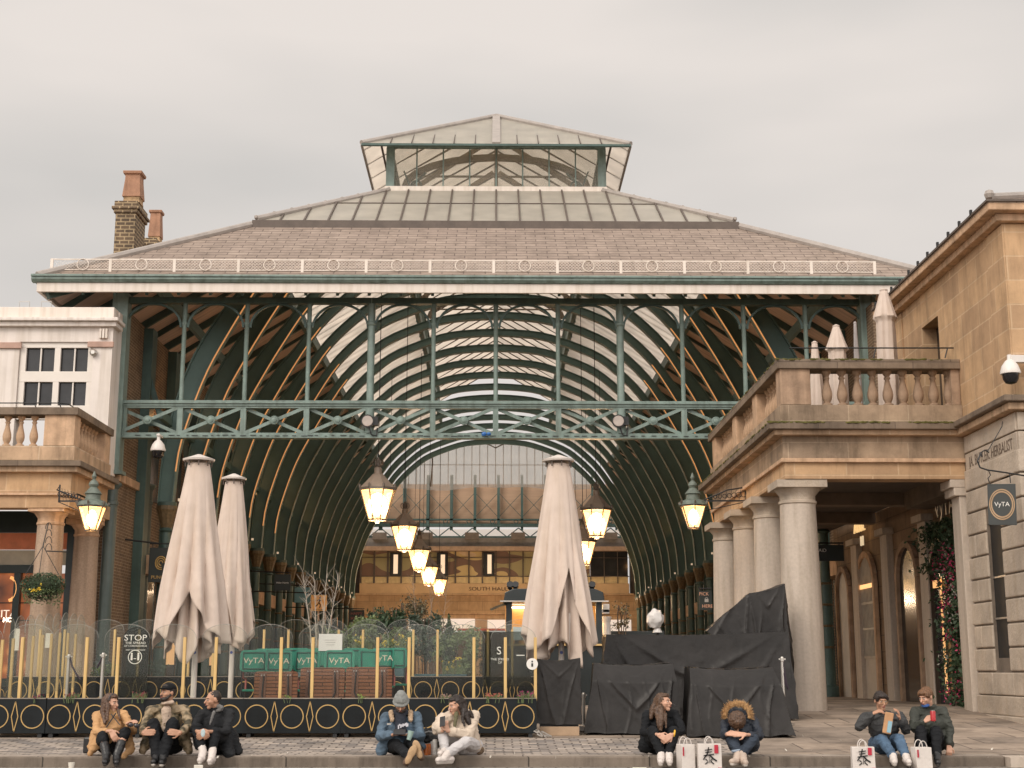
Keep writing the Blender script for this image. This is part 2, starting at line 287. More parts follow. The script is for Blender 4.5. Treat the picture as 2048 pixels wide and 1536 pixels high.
# ------------------------------------------------------------------ mesh builder
class MB:
    def __init__(s): s.v = []; s.f = []; s.p = []
    def add(s, vs, fs):
        o = len(s.v); s.p.append((o, len(s.f))); s.v += [Vector(v) for v in vs]; s.f += [tuple(i + o for i in f) for f in fs]; return s
    def box(s, x0, x1, y0, y1, z0, z1):
        return s.add([(x0, y0, z0), (x1, y0, z0), (x1, y1, z0), (x0, y1, z0), (x0, y0, z1), (x1, y0, z1), (x1, y1, z1), (x0, y1, z1)],
                     [(0, 3, 2, 1), (4, 5, 6, 7), (0, 1, 5, 4), (1, 2, 6, 5), (2, 3, 7, 6), (3, 0, 4, 7)])
    def obox(s, c, size, m=None):
        m = m or Matrix.Identity(3); c = Vector(c); a, b, d = (q / 2 for q in size)
        vs = [c + m @ Vector(p) for p in ((-a, -b, -d), (a, -b, -d), (a, b, -d), (-a, b, -d), (-a, -b, d), (a, -b, d), (a, b, d), (-a, b, d))]
        return s.add(vs, [(0, 3, 2, 1), (4, 5, 6, 7), (0, 1, 5, 4), (1, 2, 6, 5), (2, 3, 7, 6), (3, 0, 4, 7)])
    def bar(s, p0, p1, w, h, up=(0, 0, 1)):
        """box from p0 to p1, w across, h along 'up'"""
        p0 = Vector(p0); p1 = Vector(p1); d = p1 - p0; ln = d.length
        if ln < 1e-6: return s
        d.normalize(); u = Vector(up); x = d.cross(u)
        if x.length < 1e-4: u = Vector((0, 1, 0)); x = d.cross(u)
        x.normalize(); u = x.cross(d)
        m = Matrix((x, d, u)).transposed()
        return s.obox((p0 + p1) / 2, (w, ln, h), m)
    def tube(s, pts, r, n=8, cap=True):
        pts = [Vector(p) for p in pts]; k = len(pts); rs = r if isinstance(r, (list, tuple)) else [r] * k
        vs = []; fs = []; prev = None
        for i, p in enumerate(pts):
            d = (pts[min(i + 1, k - 1)] - pts[max(i - 1, 0)]).normalized()
            if prev is None:
                a = d.cross(Vector((0, 0, 1)))
                if a.length < 1e-3: a = d.cross(Vector((0, 1, 0)))
            else:
                a = prev - d * prev.dot(d)
            a.normalize(); prev = a; b = d.cross(a)
            for j in range(n):
                t = 2 * PI * j / n; vs.append(p + (a * math.cos(t) + b * math.sin(t)) * rs[i])
        for i in range(k - 1):
            for j in range(n):
                j2 = (j + 1) % n; fs.append((i * n + j, i * n + j2, (i + 1) * n + j2, (i + 1) * n + j))
        if cap: fs.append(tuple(range(n - 1, -1, -1))); fs.append(tuple((k - 1) * n + j for j in range(n)))
        return s.add(vs, fs)
    def lathe(s, prof, c, n=20, axis=None, rot=0.0):
        """prof: (r,z) bottom to top about the vertical through c"""
        c = Vector(c); vs = []; fs = []
        for (r, z) in prof:
            for j in range(n):
                t = 2 * PI * j / n + rot; v = Vector((r * math.cos(t), r * math.sin(t), z)); vs.append(c + (axis @ v if axis else v))
        k = len(prof)
        for i in range(k - 1):
            for j in range(n):
                j2 = (j + 1) % n; fs.append((i * n + j, i * n + j2, (i + 1) * n + j2, (i + 1) * n + j))
        fs.append(tuple(range(n - 1, -1, -1))); fs.append(tuple((k - 1) * n + j for j in range(n)))
        return s.add(vs, fs)
    def prism(s, poly, y0, y1):
        """poly of (x,z) counter-clockwise seen from -Y, extruded in Y"""
        n = len(poly); vs = [(x, y0, z) for x, z in poly] + [(x, y1, z) for x, z in poly]
        fs = [tuple(range(n)), tuple(range(2 * n - 1, n - 1, -1))] + [(i, i + n, (i + 1) % n + n, (i + 1) % n) for i in range(n)]
        return s.add(vs, fs)
    def prismx(s, poly, x0, x1):
        """poly of (y,z), extruded in X"""
        n = len(poly); vs = [(x0, y, z) for y, z in poly] + [(x1, y, z) for y, z in poly]
        fs = [tuple(range(n)), tuple(range(2 * n - 1, n - 1, -1))] + [(i, i + n, (i + 1) % n + n, (i + 1) % n) for i in range(n)]
        return s.add(vs, fs)
    def slab(s, pts, th, nrm=None):
        """planar polygon pts thickened by th against its normal"""
        pts = [Vector(p) for p in pts]; n = len(pts)
        if nrm is None: nrm = (pts[1] - pts[0]).cross(pts[2] - pts[0]).normalized()
        vs = pts + [p - nrm * th for p in pts]
        fs = [tuple(range(n)), tuple(range(2 * n - 1, n - 1, -1))] + [(i, i + n, (i + 1) % n + n, (i + 1) % n) for i in range(n)]
        return s.add(vs, fs)
    def ball(s, c, r, n=10, m=None):
        c = Vector(c); rr = Vector(r) if isinstance(r, (tuple, list, Vector)) else Vector((r, r, r)); m = m or Matrix.Identity(3)
        vs = []; fs = []; k = n // 2
        vs.append(c + m @ Vector((0, 0, -rr.z)))
        for i in range(1, k):
            a = -PI / 2 + PI * i / k
            for j in range(n):
                t = 2 * PI * j / n; vs.append(c + m @ Vector((rr.x * math.cos(a) * math.cos(t), rr.y * math.cos(a) * math.sin(t), rr.z * math.sin(a))))
        vs.append(c + m @ Vector((0, 0, rr.z)))
        for j in range(n): fs.append((0, 1 + (j + 1) % n, 1 + j))
        for i in range(k - 2):
            for j in range(n):
                a = 1 + i * n; j2 = (j + 1) % n; fs.append((a + j, a + j2, a + n + j2, a + n + j))
        a = 1 + (k - 2) * n
        for j in range(n): fs.append((a + j, a + (j + 1) % n, len(vs) - 1))
        return s.add(vs, fs)
    def cap(s, p0, p1, r0, r1, n=12):
        """tapered capsule"""
        p0 = Vector(p0); p1 = Vector(p1); d = (p1 - p0).normalized()
        pts = []; rs = []
        for k in range(4):
            a = PI / 2 * (1 - k / 3.5); pts.append(p0 - d * r0 * math.sin(a)); rs.append(max(r0 * math.cos(a), r0 * .05))
        pts.append(p0); rs.append(r0); pts.append((p0 + p1) / 2); rs.append((r0 + r1) / 2); pts.append(p1); rs.append(r1)
        for k in range(3, -1, -1):
            a = PI / 2 * (1 - k / 3.5); pts.append(p1 + d * r1 * math.sin(a)); rs.append(max(r1 * math.cos(a), r1 * .05))
        return s.tube(pts, rs, n)
    def mesh(s, name, off=Vector((0, 0, 0))):
        me = bpy.data.meshes.new(name); me.from_pydata([tuple(v - off) for v in s.v], [], s.f)
        return me
    def empty_(s): return not s.v
def recalc(me):
    bm = bmesh.new(); bm.from_mesh(me); bmesh.ops.recalc_face_normals(bm, faces=bm.faces); bm.to_mesh(me); bm.free()
def smooth(me, ang=35):
    for p in me.polygons: p.use_smooth = True
    try: me.set_sharp_from_angle(angle=R(ang))
    except Exception: pass
def tagit(o, label=None, cat=None, group=None, kind=None):
    if label: o['label'] = label
    if cat: o['category'] = cat
    if group: o['group'] = group
    if kind: o['kind'] = kind
    return o
def thing(name, label, cat, loc, group=None):
    o = bpy.data.objects.new(name, None); o.empty_display_size = 0.2; COL.objects.link(o); o.location = loc
    o['wl'] = tuple(loc)
    return tagit(o, label, cat, group)
def rootloc(p):
    while p.parent: p = p.parent
    return Vector(p['wl']) if 'wl' in p.keys() else p.location.copy()
def part(parent, name, mb, mat, sm=False, bev=0.0, label=None, split=0):
    """mesh given in world coordinates, hung on its parent; split=n: one object for every n added shapes"""
    if split:
        o = None; P_ = mb.p + [(len(mb.v), len(mb.f))]
        for i in range(0, len(mb.p), split):
            j = min(i + split, len(mb.p)); (v0, f0), (v1, f1) = P_[i], P_[j]
            m_ = MB(); m_.v = mb.v[v0:v1]; m_.f = [tuple(q - v0 for q in f) for f in mb.f[f0:f1]]
            o = part(parent, name, m_, mat, sm, bev, label)
        return o
    off = rootloc(parent) if parent else Vector((0, 0, 0))
    me = mb.mesh(name, off); recalc(me); me.materials.append(mat)
    o = bpy.data.objects.new(name, me); COL.objects.link(o)
    if parent: o.parent = parent
    if sm: smooth(me, sm if sm is not True else 35)
    if bev:
        b = o.modifiers.new('bevel', 'BEVEL'); b.width = bev; b.segments = 2; b.limit_method = 'ANGLE'; b.angle_limit = R(40)
    if label: o['label'] = label
    return o
def solo(name, label, cat, mb, mat, loc, group=None, kind=None, sm=False, bev=0.0):
    me = mb.mesh(name, Vector(loc)); recalc(me); me.materials.append(mat)
    o = bpy.data.objects.new(name, me); COL.objects.link(o); o.location = loc; o['wl'] = tuple(loc)
    if sm: smooth(me, sm if sm is not True else 35)
    if bev:
        b = o.modifiers.new('bevel', 'BEVEL'); b.width = bev; b.segments = 2; b.limit_method = 'ANGLE'; b.angle_limit = R(40)
    return tagit(o, label, cat, group, kind)
def structure(name, mb, mat, sm=False):
    me = mb.mesh(name); recalc(me); me.materials.append(mat); o = bpy.data.objects.new(name, me); COL.objects.link(o); o['kind'] = 'structure'
    if sm: smooth(me)
    return o
def clone(o, dx, parent=None):
    """copy thing + parts + sub-parts; dx moves the top one"""
    c = o.copy(); COL.objects.link(c); c.parent = parent
    if parent is None: c.location = o.location + Vector(dx); c['wl'] = tuple(c.location)
    for ch in list(o.children): clone(ch, (0, 0, 0), c)
    return c
def dup_part(o, dx):
    c = o.copy(); COL.objects.link(c); c.location = o.location + Vector(dx)
    for ch in list(o.children):
        g = ch.copy(); COL.objects.link(g); g.parent = c
    return c
def text(parent, name, s, loc, size, mat, rot=(PI / 2, 0, 0), ext=0.004, align='CENTER', sx=1.0, font=None):
    cu = bpy.data.curves.new(name, 'FONT'); cu.body = s; cu.size = size; cu.extrude = ext; cu.align_x = align; cu.align_y = 'CENTER'
    cu.resolution_u = 3
    to = bpy.data.objects.new(name, cu); COL.objects.link(to)
    dg = bpy.context.evaluated_depsgraph_get(); dg.update()
    me = bpy.data.meshes.new_from_object(to.evaluated_get(dg)); COL.objects.unlink(to); bpy.data.objects.remove(to)
    from mathutils import Euler
    mt = Matrix.Translation(Vector(loc) - (rootloc(parent) if parent else Vector())) @ Euler(rot).to_matrix().to_4x4() @ Matrix.Diagonal((sx, 1, 1, 1))
    me.transform(mt); me.materials.clear(); me.materials.append(mat)
    o = bpy.data.objects.new(name, me); COL.objects.link(o); o.parent = parent
    return o
def lamp(name, loc, energy, col=(1, .62, .30), size=0.1, kind='POINT'):
    d = bpy.data.lights.new(name, kind); d.energy = energy; d.color = col; d.shadow_soft_size = size
    o = bpy.data.objects.new(name, d); COL.objects.link(o); o.location = loc
    return o
def gz(Y):
    if Y < 19.5: return 0.0
    if Y < 26: return 0.37 * (Y - 19.5) / 6.5
    return 0.37
# ================================================================== GROUND
def sheet(name, x0, x1, ys, mat, dz=0.0):
    mb = MB(); ys = list(ys)
    for a, b in zip(ys[:-1], ys[1:]):
        za, zb = gz(a) + dz, gz(b) + dz
        mb.add([(x0, a, za), (x1, a, za), (x1, b, zb), (x0, b, zb)], [(0, 1, 2, 3)])
    return structure(name, mb, mat)
M['asphalt'] = blocks('road_setts', (0.28, 0.24, 0.20), (0.22, 0.19, 0.165), (0.12, 0.10, 0.085), 0.30, 0.17, ms=0.016, plane='flat', var=0.25, bump=0.8, stain=0.3, warp=0.04)
M['setts'] = blocks('granite_setts', (0.52, 0.44, 0.37), (0.21, 0.19, 0.18), (0.14, 0.115, 0.10), 0.24, 0.16, ms=0.014, plane='flat', var=0.3, bump=0.9, stain=0.35, warp=0.05)
M['flags'] = blocks('york_flagstones', (0.40, 0.315, 0.245), (0.28, 0.225, 0.18), (0.13, 0.10, 0.08), 1.15, 0.75, ms=0.014, plane='flat', var=0.3, bump=0.5, stain=0.55, offset=0.37)
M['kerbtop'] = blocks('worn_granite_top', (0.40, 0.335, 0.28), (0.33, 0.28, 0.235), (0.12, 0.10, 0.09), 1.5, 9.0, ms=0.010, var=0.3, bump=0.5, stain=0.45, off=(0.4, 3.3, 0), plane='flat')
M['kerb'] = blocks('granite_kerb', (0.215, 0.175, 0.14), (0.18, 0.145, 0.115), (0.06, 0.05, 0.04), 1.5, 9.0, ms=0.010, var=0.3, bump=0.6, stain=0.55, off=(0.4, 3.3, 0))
mb = MB(); mb.add([(-600, -300, -0.30), (600, -300, -0.30), (600, 900, -0.30), (-600, 900, -0.30)], [(0, 1, 2, 3)]); structure('ground', mb, M['flags'])
mb = MB(); mb.add([(-90, -70, -0.125), (90, -70, -0.125), (90, 17.98, -0.125), (-90, 17.98, -0.125)], [(0, 1, 2, 3)]); structure('road', mb, M['asphalt'])
KX = 8.05 - 2.35     # the raised kerb ends near the right edge of the picture
kx1 = P(2003, 1513, 18.05).x
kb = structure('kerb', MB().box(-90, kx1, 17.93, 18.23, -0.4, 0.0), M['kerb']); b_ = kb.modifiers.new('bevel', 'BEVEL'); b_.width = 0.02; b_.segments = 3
structure('kerb_top', MB().box(-90, kx1 - .01, 17.955, 18.226, 0.0005, 0.0045), M['kerbtop'])  # thin paler slab over the darker kerb
mb = MB().box(kx1 + .004, kx1 + 2.2, 17.75, 18.228, -0.4, -0.006); structure('dropped_kerb', mb, M['granite'])
sheet('sett_strip', -90, kx1 - 3.0, (18.23, 19.5, 20.9), M['setts'])
sheet('crossing_slabs', kx1 - 3.0, 90, (18.23, 19.5, 20.9), M['flags'])
sheet('pavement', -90, 90, (20.9, 22, 24, 26, 30, 60, 160), M['flags'])

# ================================================================== MARKET HALL
WX = -P(228, 1100, 35.2).x
HX = 11.5; HY = 34.0; ZE = 9.67 + CZ; SL = 0.62
T1, T2 = 4.6, 8.12
YB = 86.6
def zr(t): return ZE + SL * t
hall = thing('market_hall', 'long iron and glass market hall with slate hipped roof and glazed lantern on top', 'market hall', (0, 35, gz(35)))
# slate planes
a = [(-HX, HY, ZE), (HX, HY, ZE), (HX - T1, HY + T1, zr(T1)), (-HX + T1, HY + T1, zr(T1))]
mb = MB().slab(a, 0.08)
slate = part(hall, 'slate_roof', mb, M['slate'])
for sx in (-1, 1):
    q = [(sx * HX, HY, ZE), (sx * HX, YB, ZE), (sx * (HX - T1), YB, zr(T1)), (sx * (HX - T1), HY + T1, zr(T1))]
    n = Vector((sx * SL, 0, 1)).normalized()
    part(hall, 'slate_roof', MB().slab(q, 0.08, n), M['slate_side'])
# individual proud slates break the flat hip
mb = MB(); rnd = random.Random(3)
for i in range(70):
    t = rnd.uniform(.2, T1 - .3); x = rnd.uniform(-(HX - t - .4), HX - t - .4)
    y = HY + t; z = zr(t)
    up = Vector((0, 1, SL)).normalized(); nn = Vector((0, -SL, 1)).normalized()
    mm = Matrix((Vector((1, 0, 0)), up, nn)).transposed()
    mb.obox(Vector((x, y, z)) + nn * .012, (rnd.uniform(.3, .55), .12, .010), mm)
pass
# hip rolls
for sx in (-1, 1):
    mb = MB().tube([(sx * HX, HY, ZE + .03), (sx * (HX - T1), HY + T1, zr(T1) + .06)], .10, 8)
    part(hall, 'hip_roll', mb, M['lead'], True)
    mb = MB().tube([(sx * (HX - T1 - .02), HY + T1, zr(T1) + .2), (sx * (HX - T2), HY + T2, zr(T2) + .14)], .09, 8)
    for k in range(9):
        f = k / 8; p = Vector((sx * (HX - T1), HY + T1, zr(T1) + .2)).lerp(Vector((sx * (HX - T2), HY + T2, zr(T2) + .14)), f)
        mb.ball(p + Vector((0, 0, .05)), .07, 6)
    part(hall, 'hip_roll', mb, M['lead'], True)
# skylight glazing, 15 cm proud of the slates
def sk(t): return zr(t) + .14
q = [(-HX + T1 - .1, HY + T1 - .1, sk(T1 - .1)), (HX - T1 + .1, HY + T1 - .1, sk(T1 - .1)), (HX - T2, HY + T2, sk(T2)), (-HX + T2, HY + T2, sk(T2))]
skl = part(hall, 'skylight', MB().slab(q, 0.02), M['skyglass_f'])
side_gl = []
for sx in (-1, 1):
    q = [(sx * (HX - T1 + .1), HY + T1 - .1, sk(T1 - .1)), (sx * (HX - T1 + .1), YB, sk(T1 - .1)), (sx * (HX - T2), YB, sk(T2)), (sx * (HX - T2), HY + T2, sk(T2))]
    side_gl.append(part(hall, 'skylight', MB().slab(q, 0.02, Vector((sx * SL, 0, 1)).normalized()), M['skyglass']))
mb = MB(); nu = Vector((0, -SL, 1)).normalized()
k = -9
while k <= 9:
    x = (k + .0) * .69
    t2 = min(T2, HX - abs(x) - .05)
    mb.bar((x, HY + T1 - .12, sk(T1 - .12) + .02), (x, HY + t2, sk(t2) + .02), .045, .06, nu); k += 1
tm = (T1 + T2) / 2 + .15
mb.bar((-(HX - tm), HY + tm, sk(tm) + .015), (HX - tm, HY + tm, sk(tm) + .015), .035, .03, nu)
part(skl, 'glazing_bar', mb, M['bar'], split=1)
for sx, g in zip((-1, 1), side_gl):
    mb = MB(); y = HY + T1 + 1.0; nn = Vector((sx * SL, 0, 1)).normalized()
    while y < YB:
        t2 = min(T2, y - HY)
        mb.bar((sx * (HX - T1), y, sk(T1) + .02), (sx * (HX - t2), y, sk(t2) + .02), .04, .05, nn); y += .69
    part(g, 'glazing_bar', mb, M['bar'])
mb = MB().box(-6.98, 6.98, HY + T1 - .2, HY + T1 - .12, zr(T1 - .15) - .03, sk(T1) - .04)
part(skl, 'sill', mb, M['bar'])
mb = MB().box(-3.5, 3.5, HY + T2 - .05, HY + T2 + .1, sk(T2) - .05, sk(T2) + .12); part(skl, 'head_flashing', mb, M['cream'])
# gutter, fascia
mb = MB()
prof = [(33.84, ZE + .0), (33.84, ZE - .10), (33.90, ZE - .16), (34.02, ZE - .17), (34.06, ZE - .02)]
mb.prismx(prof, -11.6, 11.6)
mb.box(-11.6, 11.6, 33.80, 33.86, ZE - .035, ZE + .015)
part(hall, 'gutter', mb, M['iron'])
for sx in (-1, 1):
    mb = MB().prism([(sx * 11.63, ZE), (sx * 11.63, ZE - .1), (sx * 11.5, ZE - .17), (sx * 11.4, ZE - .02)], 34.07, YB); part(hall, 'gutter', mb, M['iron'])
part(hall, 'fascia', MB().box(-11.48, 11.48, 33.95, 34.03, ZE - .40, ZE - .172), M['cream'])
for sx in (-1, 1):
    part(hall, 'fascia', MB().box(min(sx * 11.4, sx * 11.48), max(sx * 11.4, sx * 11.48), 34.032, YB, ZE - .40, ZE - .172), M['cream'])
# flat soffit behind the fascia then timber slope
part(hall, 'soffit', MB().slab([(-11.38, 34.04, ZE - .30), (11.38, 34.04, ZE - .30), (HX - T1 - .05, HY + T1, zr(T1) - .34), (-HX + T1 + .05, HY + T1, zr(T1) - .34)], .03), M['soffit'])
for sx in (-1, 1):
    part(hall, 'soffit', MB().slab([(sx * 11.38, 34.06, ZE - .30), (sx * 11.38, YB, ZE - .30), (sx * (HX - T1 - .05), YB, zr(T1) - .34), (sx * (HX - T1 - .05), HY + T1, zr(T1) - .34)], .03, Vector((sx * SL, 0, 1)).normalized()), M['soffit'])
# snow guard rail
sg = MB(); yg = 34.42; z0 = zr(.42) + .03; z1 = z0 + .29
X0 = P(103, 540, yg).x; step = (P(1369, 540, yg).x - P(604.5, 540, yg).x) / 6
kx = [X0] + [P(604.5, 540, yg).x + step * i for i in range(-3, 11) if P(604.5, 540, yg).x + step * i < 11.2]
gp = MB()
for x in kx: gp.box(x - .035, x + .035, yg - .021, yg + .021, z0 - .08, z1 + .012)
sg.box(kx[0], kx[-1], yg - .012, yg + .012, z1 - .02, z1 + .01); sg.box(kx[0], kx[-1], yg - .012, yg + .012, z0, z0 + .02)
guard = part(hall, 'snow_guard', sg, M['cream'])
rg = MB()
for x in kx[:-1]:
    c = Vector((x + step / 2 - .02, yg - .03, (z0 + z1) / 2))
    rg.tube([c + Vector((.145 * math.cos(t * PI / 12), 0, .145 * math.sin(t * PI / 12))) for t in range(25)], .014, 5, cap=False)
part(guard, 'ring', rg, M['cream'], True, split=1); part(guard, 'guard_post', gp, M['cream'], split=1)
lt = MB(); h = z1 - z0; x = kx[0]
while x < kx[-1] - h:
    lt.bar((x, yg, z0 + .01), (x + h, yg, z1 - .01), .004, .006); lt.bar((x + h, yg + .006, z0 + .01), (x, yg + .006, z1 - .01), .004, .006); x += .085
part(guard, 'lattice', lt, M['cream'])
# ---- lantern on the roof
LX = 3.36; LY = HY + T2 + .05; LZ0 = P(990, 381, LY).z; LZ1 = P(990, 291, LY).z
lant = part(hall, 'roof_lantern', MB().box(-LX - .12, LX + .12, LY - .02, LY + .1, LZ0, LZ0 + .09).box(-LX - .12, LX + .12, LY - .02, LY + .1, LZ1 - .09, LZ1), M['iron'])
mb = MB()
for sx in (-1, 1):
    mb.box(sx * LX - .13 if sx < 0 else sx * LX - .13, sx * LX + .13, LY - .0, LY + .22, LZ0 + .09, LZ1 - .09)
part(lant, 'corner_post', mb, M['iron'], split=1)
mb = MB()
for k in range(1, 8):
    x = -LX + LX * 2 * k / 8; mb.box(x - .022, x + .022, LY + .01, LY + .06, LZ0 + .09, LZ1 - .09)
part(lant, 'mullion', mb, M['iron'], split=1)
part(lant, 'front_glass', MB().box(-LX + .13, LX - .13, LY + .07, LY + .08, LZ0 + .09, LZ1 - .09), M['skyglass_c'])
for sx in (-1, 1):   # clerestory sides: posts and clear glass
    mb = MB(); y = LY + 2.2
    while y < YB - 4: mb.box(sx * LX - .05, sx * LX + .05, y - .05, y + .05, LZ0 - .3, LZ1); y += 1.375
    mb.box(sx * LX - .06, sx * LX + .06, LY + .25, YB - 3, LZ0 - .15, LZ0 + .05); mb.box(sx * LX - .06, sx * LX + .06, LY + .25, YB - 3, LZ1 - .1, LZ1)
    part(lant, 'side_frame', mb, M['iron'])
    part(lant, 'side_glass', MB().box(sx * LX - .005, sx * LX + .005, LY + .25, YB - 3, LZ0 + .05, LZ1 - .1), M['perspex'])
OX = 4.2; OY = 41.3; OZ = 16.07 + CZ; PZ = OZ + .59 * OX + .15; YL = YB - .3
q = [(-OX, OY, OZ), (OX, OY, OZ), (0, OY + OX, PZ)]
lr = part(lant, 'lantern_roof', MB().slab(q, .02), M['skyglass_f'])
for sx in (-1, 1):
    q = [(sx * OX, OY, OZ), (sx * OX, YL, OZ), (0, YL, PZ), (0, OY + OX, PZ)]
    part(lant, 'lantern_roof', MB().slab(q, .02, Vector((sx * .59, 0, 1)).normalized()), M['skyglass'])
mb = MB(); nu = Vector((0, -.59, 1)).normalized()
for k in range(-5, 6):
    x = k * .66
    if k == 0: continue
    t2 = OX - abs(x); mb.bar((x, OY, OZ + .02), (x, OY + t2, OZ + .59 * t2 + .02), .03, .05, nu)
tm = 2.1; mb.bar((-(OX - tm), OY + tm, OZ + .59 * tm + .02), (OX - tm, OY + tm, OZ + .59 * tm + .02), .03, .03, nu)
for sx in (-1, 1):
    y = OY + .55; nn = Vector((sx * .59, 0, 1)).normalized()
    while y < YL:
        t2 = min(OX, y - OY); mb.bar((sx * OX, y, OZ + .02), (sx * (OX - t2), y, OZ + .59 * t2 + .02), .035, .06, nn); y += 1.3
    mb.bar((sx * (OX - .55), OY + .6, OZ + .59 * .55 - .05), (sx * (OX - .55), YL, OZ + .59 * .55 - .05), .06, .06)
part(lant, 'rafter', mb, M['bar'], split=1)
mb = MB()
for sx in (-1, 1): mb.tube([(sx * OX, OY, OZ + .03), (0, OY + OX, PZ + .04)], .085, 8); mb.box(sx * OX - .03, sx * OX + .03, OY, YL, OZ - .06, OZ + .02)
mb.tube([(0, OY + OX, PZ + .04), (0, YL, PZ + .04)], .08, 8)
mb.box(-.13, .13, OY + 1.1, OY + 1.2, OZ + .7, OZ + .75)
mb.bar((0, OY + .1, OZ + .09), (0, OY + OX - .1, PZ - .0), .26, .05, nu)
part(lant, 'ridge_roll', mb, M['lead'], True)
part(lant, 'front_gutter', MB().box(-OX, OX, OY - .06, OY + .04, OZ - .07, OZ + .0), M['iron_dark'])
mb = MB()   # arched timber frames inside the lantern
for j in range(6):
    y = LY + .8 + j * 3.4
    pts = []
    for k in range(13):
        a = PI * k / 12; pts.append((-2.95 * math.cos(a), y, LZ0 + .35 + 1.05 * math.sin(a)))
    for p0, p1 in zip(pts[:-1], pts[1:]): mb.bar(p0, p1, .16, .2, (0, 0, 1))
    if y > OY + OX + .5:
        for sx in (-1, 1): mb.bar((sx * 3.3, y, LZ0 + 1.25), (sx * .1, y, PZ - .45), .08, .16, (0, 0, 1))
        mb.bar((0, y, LZ0 + 1.2), (0, y, PZ - .3), .12, .12, (0, 1, 0))
    mb.bar((-2.9, y, LZ0 + .75), (2.9, y, LZ0 + .75), .05, .06, (0, 0, 1))
    part(lant, 'roof_frame', mb, M['net']); mb = MB()
for sx in (-1, 1):   # corner scroll brackets seen behind the glass
    c = Vector((sx * 2.55, LY + .4, LZ0 + .28)); mb = MB()
    mb.tube([c + Vector((.17 * math.cos(t * PI / 8), 0, .17 * math.sin(t * PI / 8))) for t in range(17)], .035, 6, cap=False)
    mb.bar(c + Vector((-sx * .3, 0, .45)), c + Vector((sx * .35, 0, -.2)), .05, .07, (0, 0, 1)); mb.bar(c + Vector((sx * .4, 0, .5)), c + Vector((sx * .1, 0, -.3)), .05, .05)
    part(lant, 'scroll_bracket', mb, M['iron_dark'])

# ---- front posts, spandrel arches, truss
GY = 35.0; PS = (P(1608, 700, GY).x - P(362, 700, GY).x) / 10; PX = PS * 6
zt1 = P(990, 803, GY).z; zt0 = P(990, 818, GY).z; zb1 = P(990, 867, GY).z; zb0 = P(990, 878, GY).z
ztop = ZE - .40
mb = MB(); mb.box(-PX - .22, -PX + .17, GY - .19, GY + .19, P(230, 945, GY).z, ztop + .2)
mb.box(-PX - .30, -PX + .25, GY - .22, GY + .22, P(230, 945, GY).z - .06, P(230, 945, GY).z + .03)
mb.box(-PX - .15, -PX + .11, GY - .21, GY - .185, P(230, 945, GY).z + .2, ztop - 1.4)
pil = part(hall, 'corner_pillar', mb, M['iron'])
mb = MB().box(PX - .2, PX + .2, GY - .19, GY + .19, .3, ztop + .2); part(hall, 'corner_pillar', mb, M['iron'])
for k in range(-5, 6):
    x = k * PS; r = .095 if abs(k) == 2 else .058
    mb = MB(); mb.lathe([(r, zt1), (r, ztop - .62), (r * 1.35, ztop - .58), (r * 1.35, ztop - .54), (r, ztop - .5), (r * 1.1, ztop + .1)], (x, GY, 0), 12)
    if abs(k) == 2: mb.lathe([(r * 1.2, zb1), (r * 1.2, zt0)], (x, GY, 0), 12)
    part(hall, 'roof_post', mb, M['iron'], True)
mb = MB()
for k in range(-6, 6):
    x0 = k * PS; r = PS / 2 - .09; xc = x0 + PS / 2
    pts = [(xc + r * math.cos(PI * j / 14), GY, ztop - .66 + .62 * math.sin(PI * j / 14)) for j in range(15)]
    for p0, p1 in zip(pts[:-1], pts[1:]): mb.bar(p0, p1, .07, .055, (0, 0, 1))
part(hall, 'spandrel_arch', mb, M['iron_dark'], split=14)
part(hall, 'wall_plate', MB().box(-PX - .2, PX + .2, GY - .1, GY + .1, ztop - .03, ztop + .12), M['iron_dark'])
truss = part(hall, 'truss', MB().box(-PX + .17, PX, GY - .10, GY + .10, zt0 + .05, zt1).box(-PX + .17, PX, GY - .14, GY + .14, zt0 + .11, zt0 + .145).box(-PX + .17, PX, GY - .07, GY + .07, zt0, zt0 + .048)
             .box(-PX + .17, PX, GY - .10, GY + .10, zb0 + .03, zb0 + .075).box(-PX + .17, PX, GY - .06, GY + .06, zb0 + .077, zb1).box(-PX + .17, PX, GY - .13, GY + .13, zb0, zb0 + .028), M['iron'])
mb = MB(); bs = MB(); vt = MB()
for k in range(-6, 6):
    x0 = k * PS + .07; x1 = (k + 1) * PS - .07
    mb.bar((x0, GY - .05, zb1), (x1, GY - .05, zt0), .03, .085, (0, 0, 1)); mb.bar((x1, GY + .05, zb1), (x0, GY + .05, zt0), .03, .085, (0, 0, 1))
    c = Vector(((x0 + x1) / 2, GY - .07, (zb1 + zt0) / 2)); ax = Matrix(((1, 0, 0), (0, 0, 1), (0, -1, 0)))
    bs.lathe([(.115, 0), (.115, .03), (.095, .045), (.06, .045), (.06, .07), (.03, .08)], c, 14, ax @ Matrix.Rotation(PI, 3, 'X'))
for k in range(-5, 6): vt.box(k * PS - .07, k * PS + .07, GY - .06, GY + .06, zb1, zt0)
vt.box(-PX + .18, -PX + .26, GY - .06, GY + .06, zb1, zt0)
part(truss, 'brace', mb, M['iron'], split=1); part(truss, 'boss', bs, M['iron'], True, split=1); part(truss, 'strut', vt, M['iron'], split=1)
mb = MB(); rnd = random.Random(5); x = -9.0
while x < 9:   # rope of small lights along the bottom chord
    mb.obox((x, GY - .135, zb0 + .055 + rnd.uniform(-.01, .01)), (rnd.uniform(.05, .16), .02, .018)); x += rnd.uniform(.15, .3)
part(truss, 'cable', mb, M['black'])

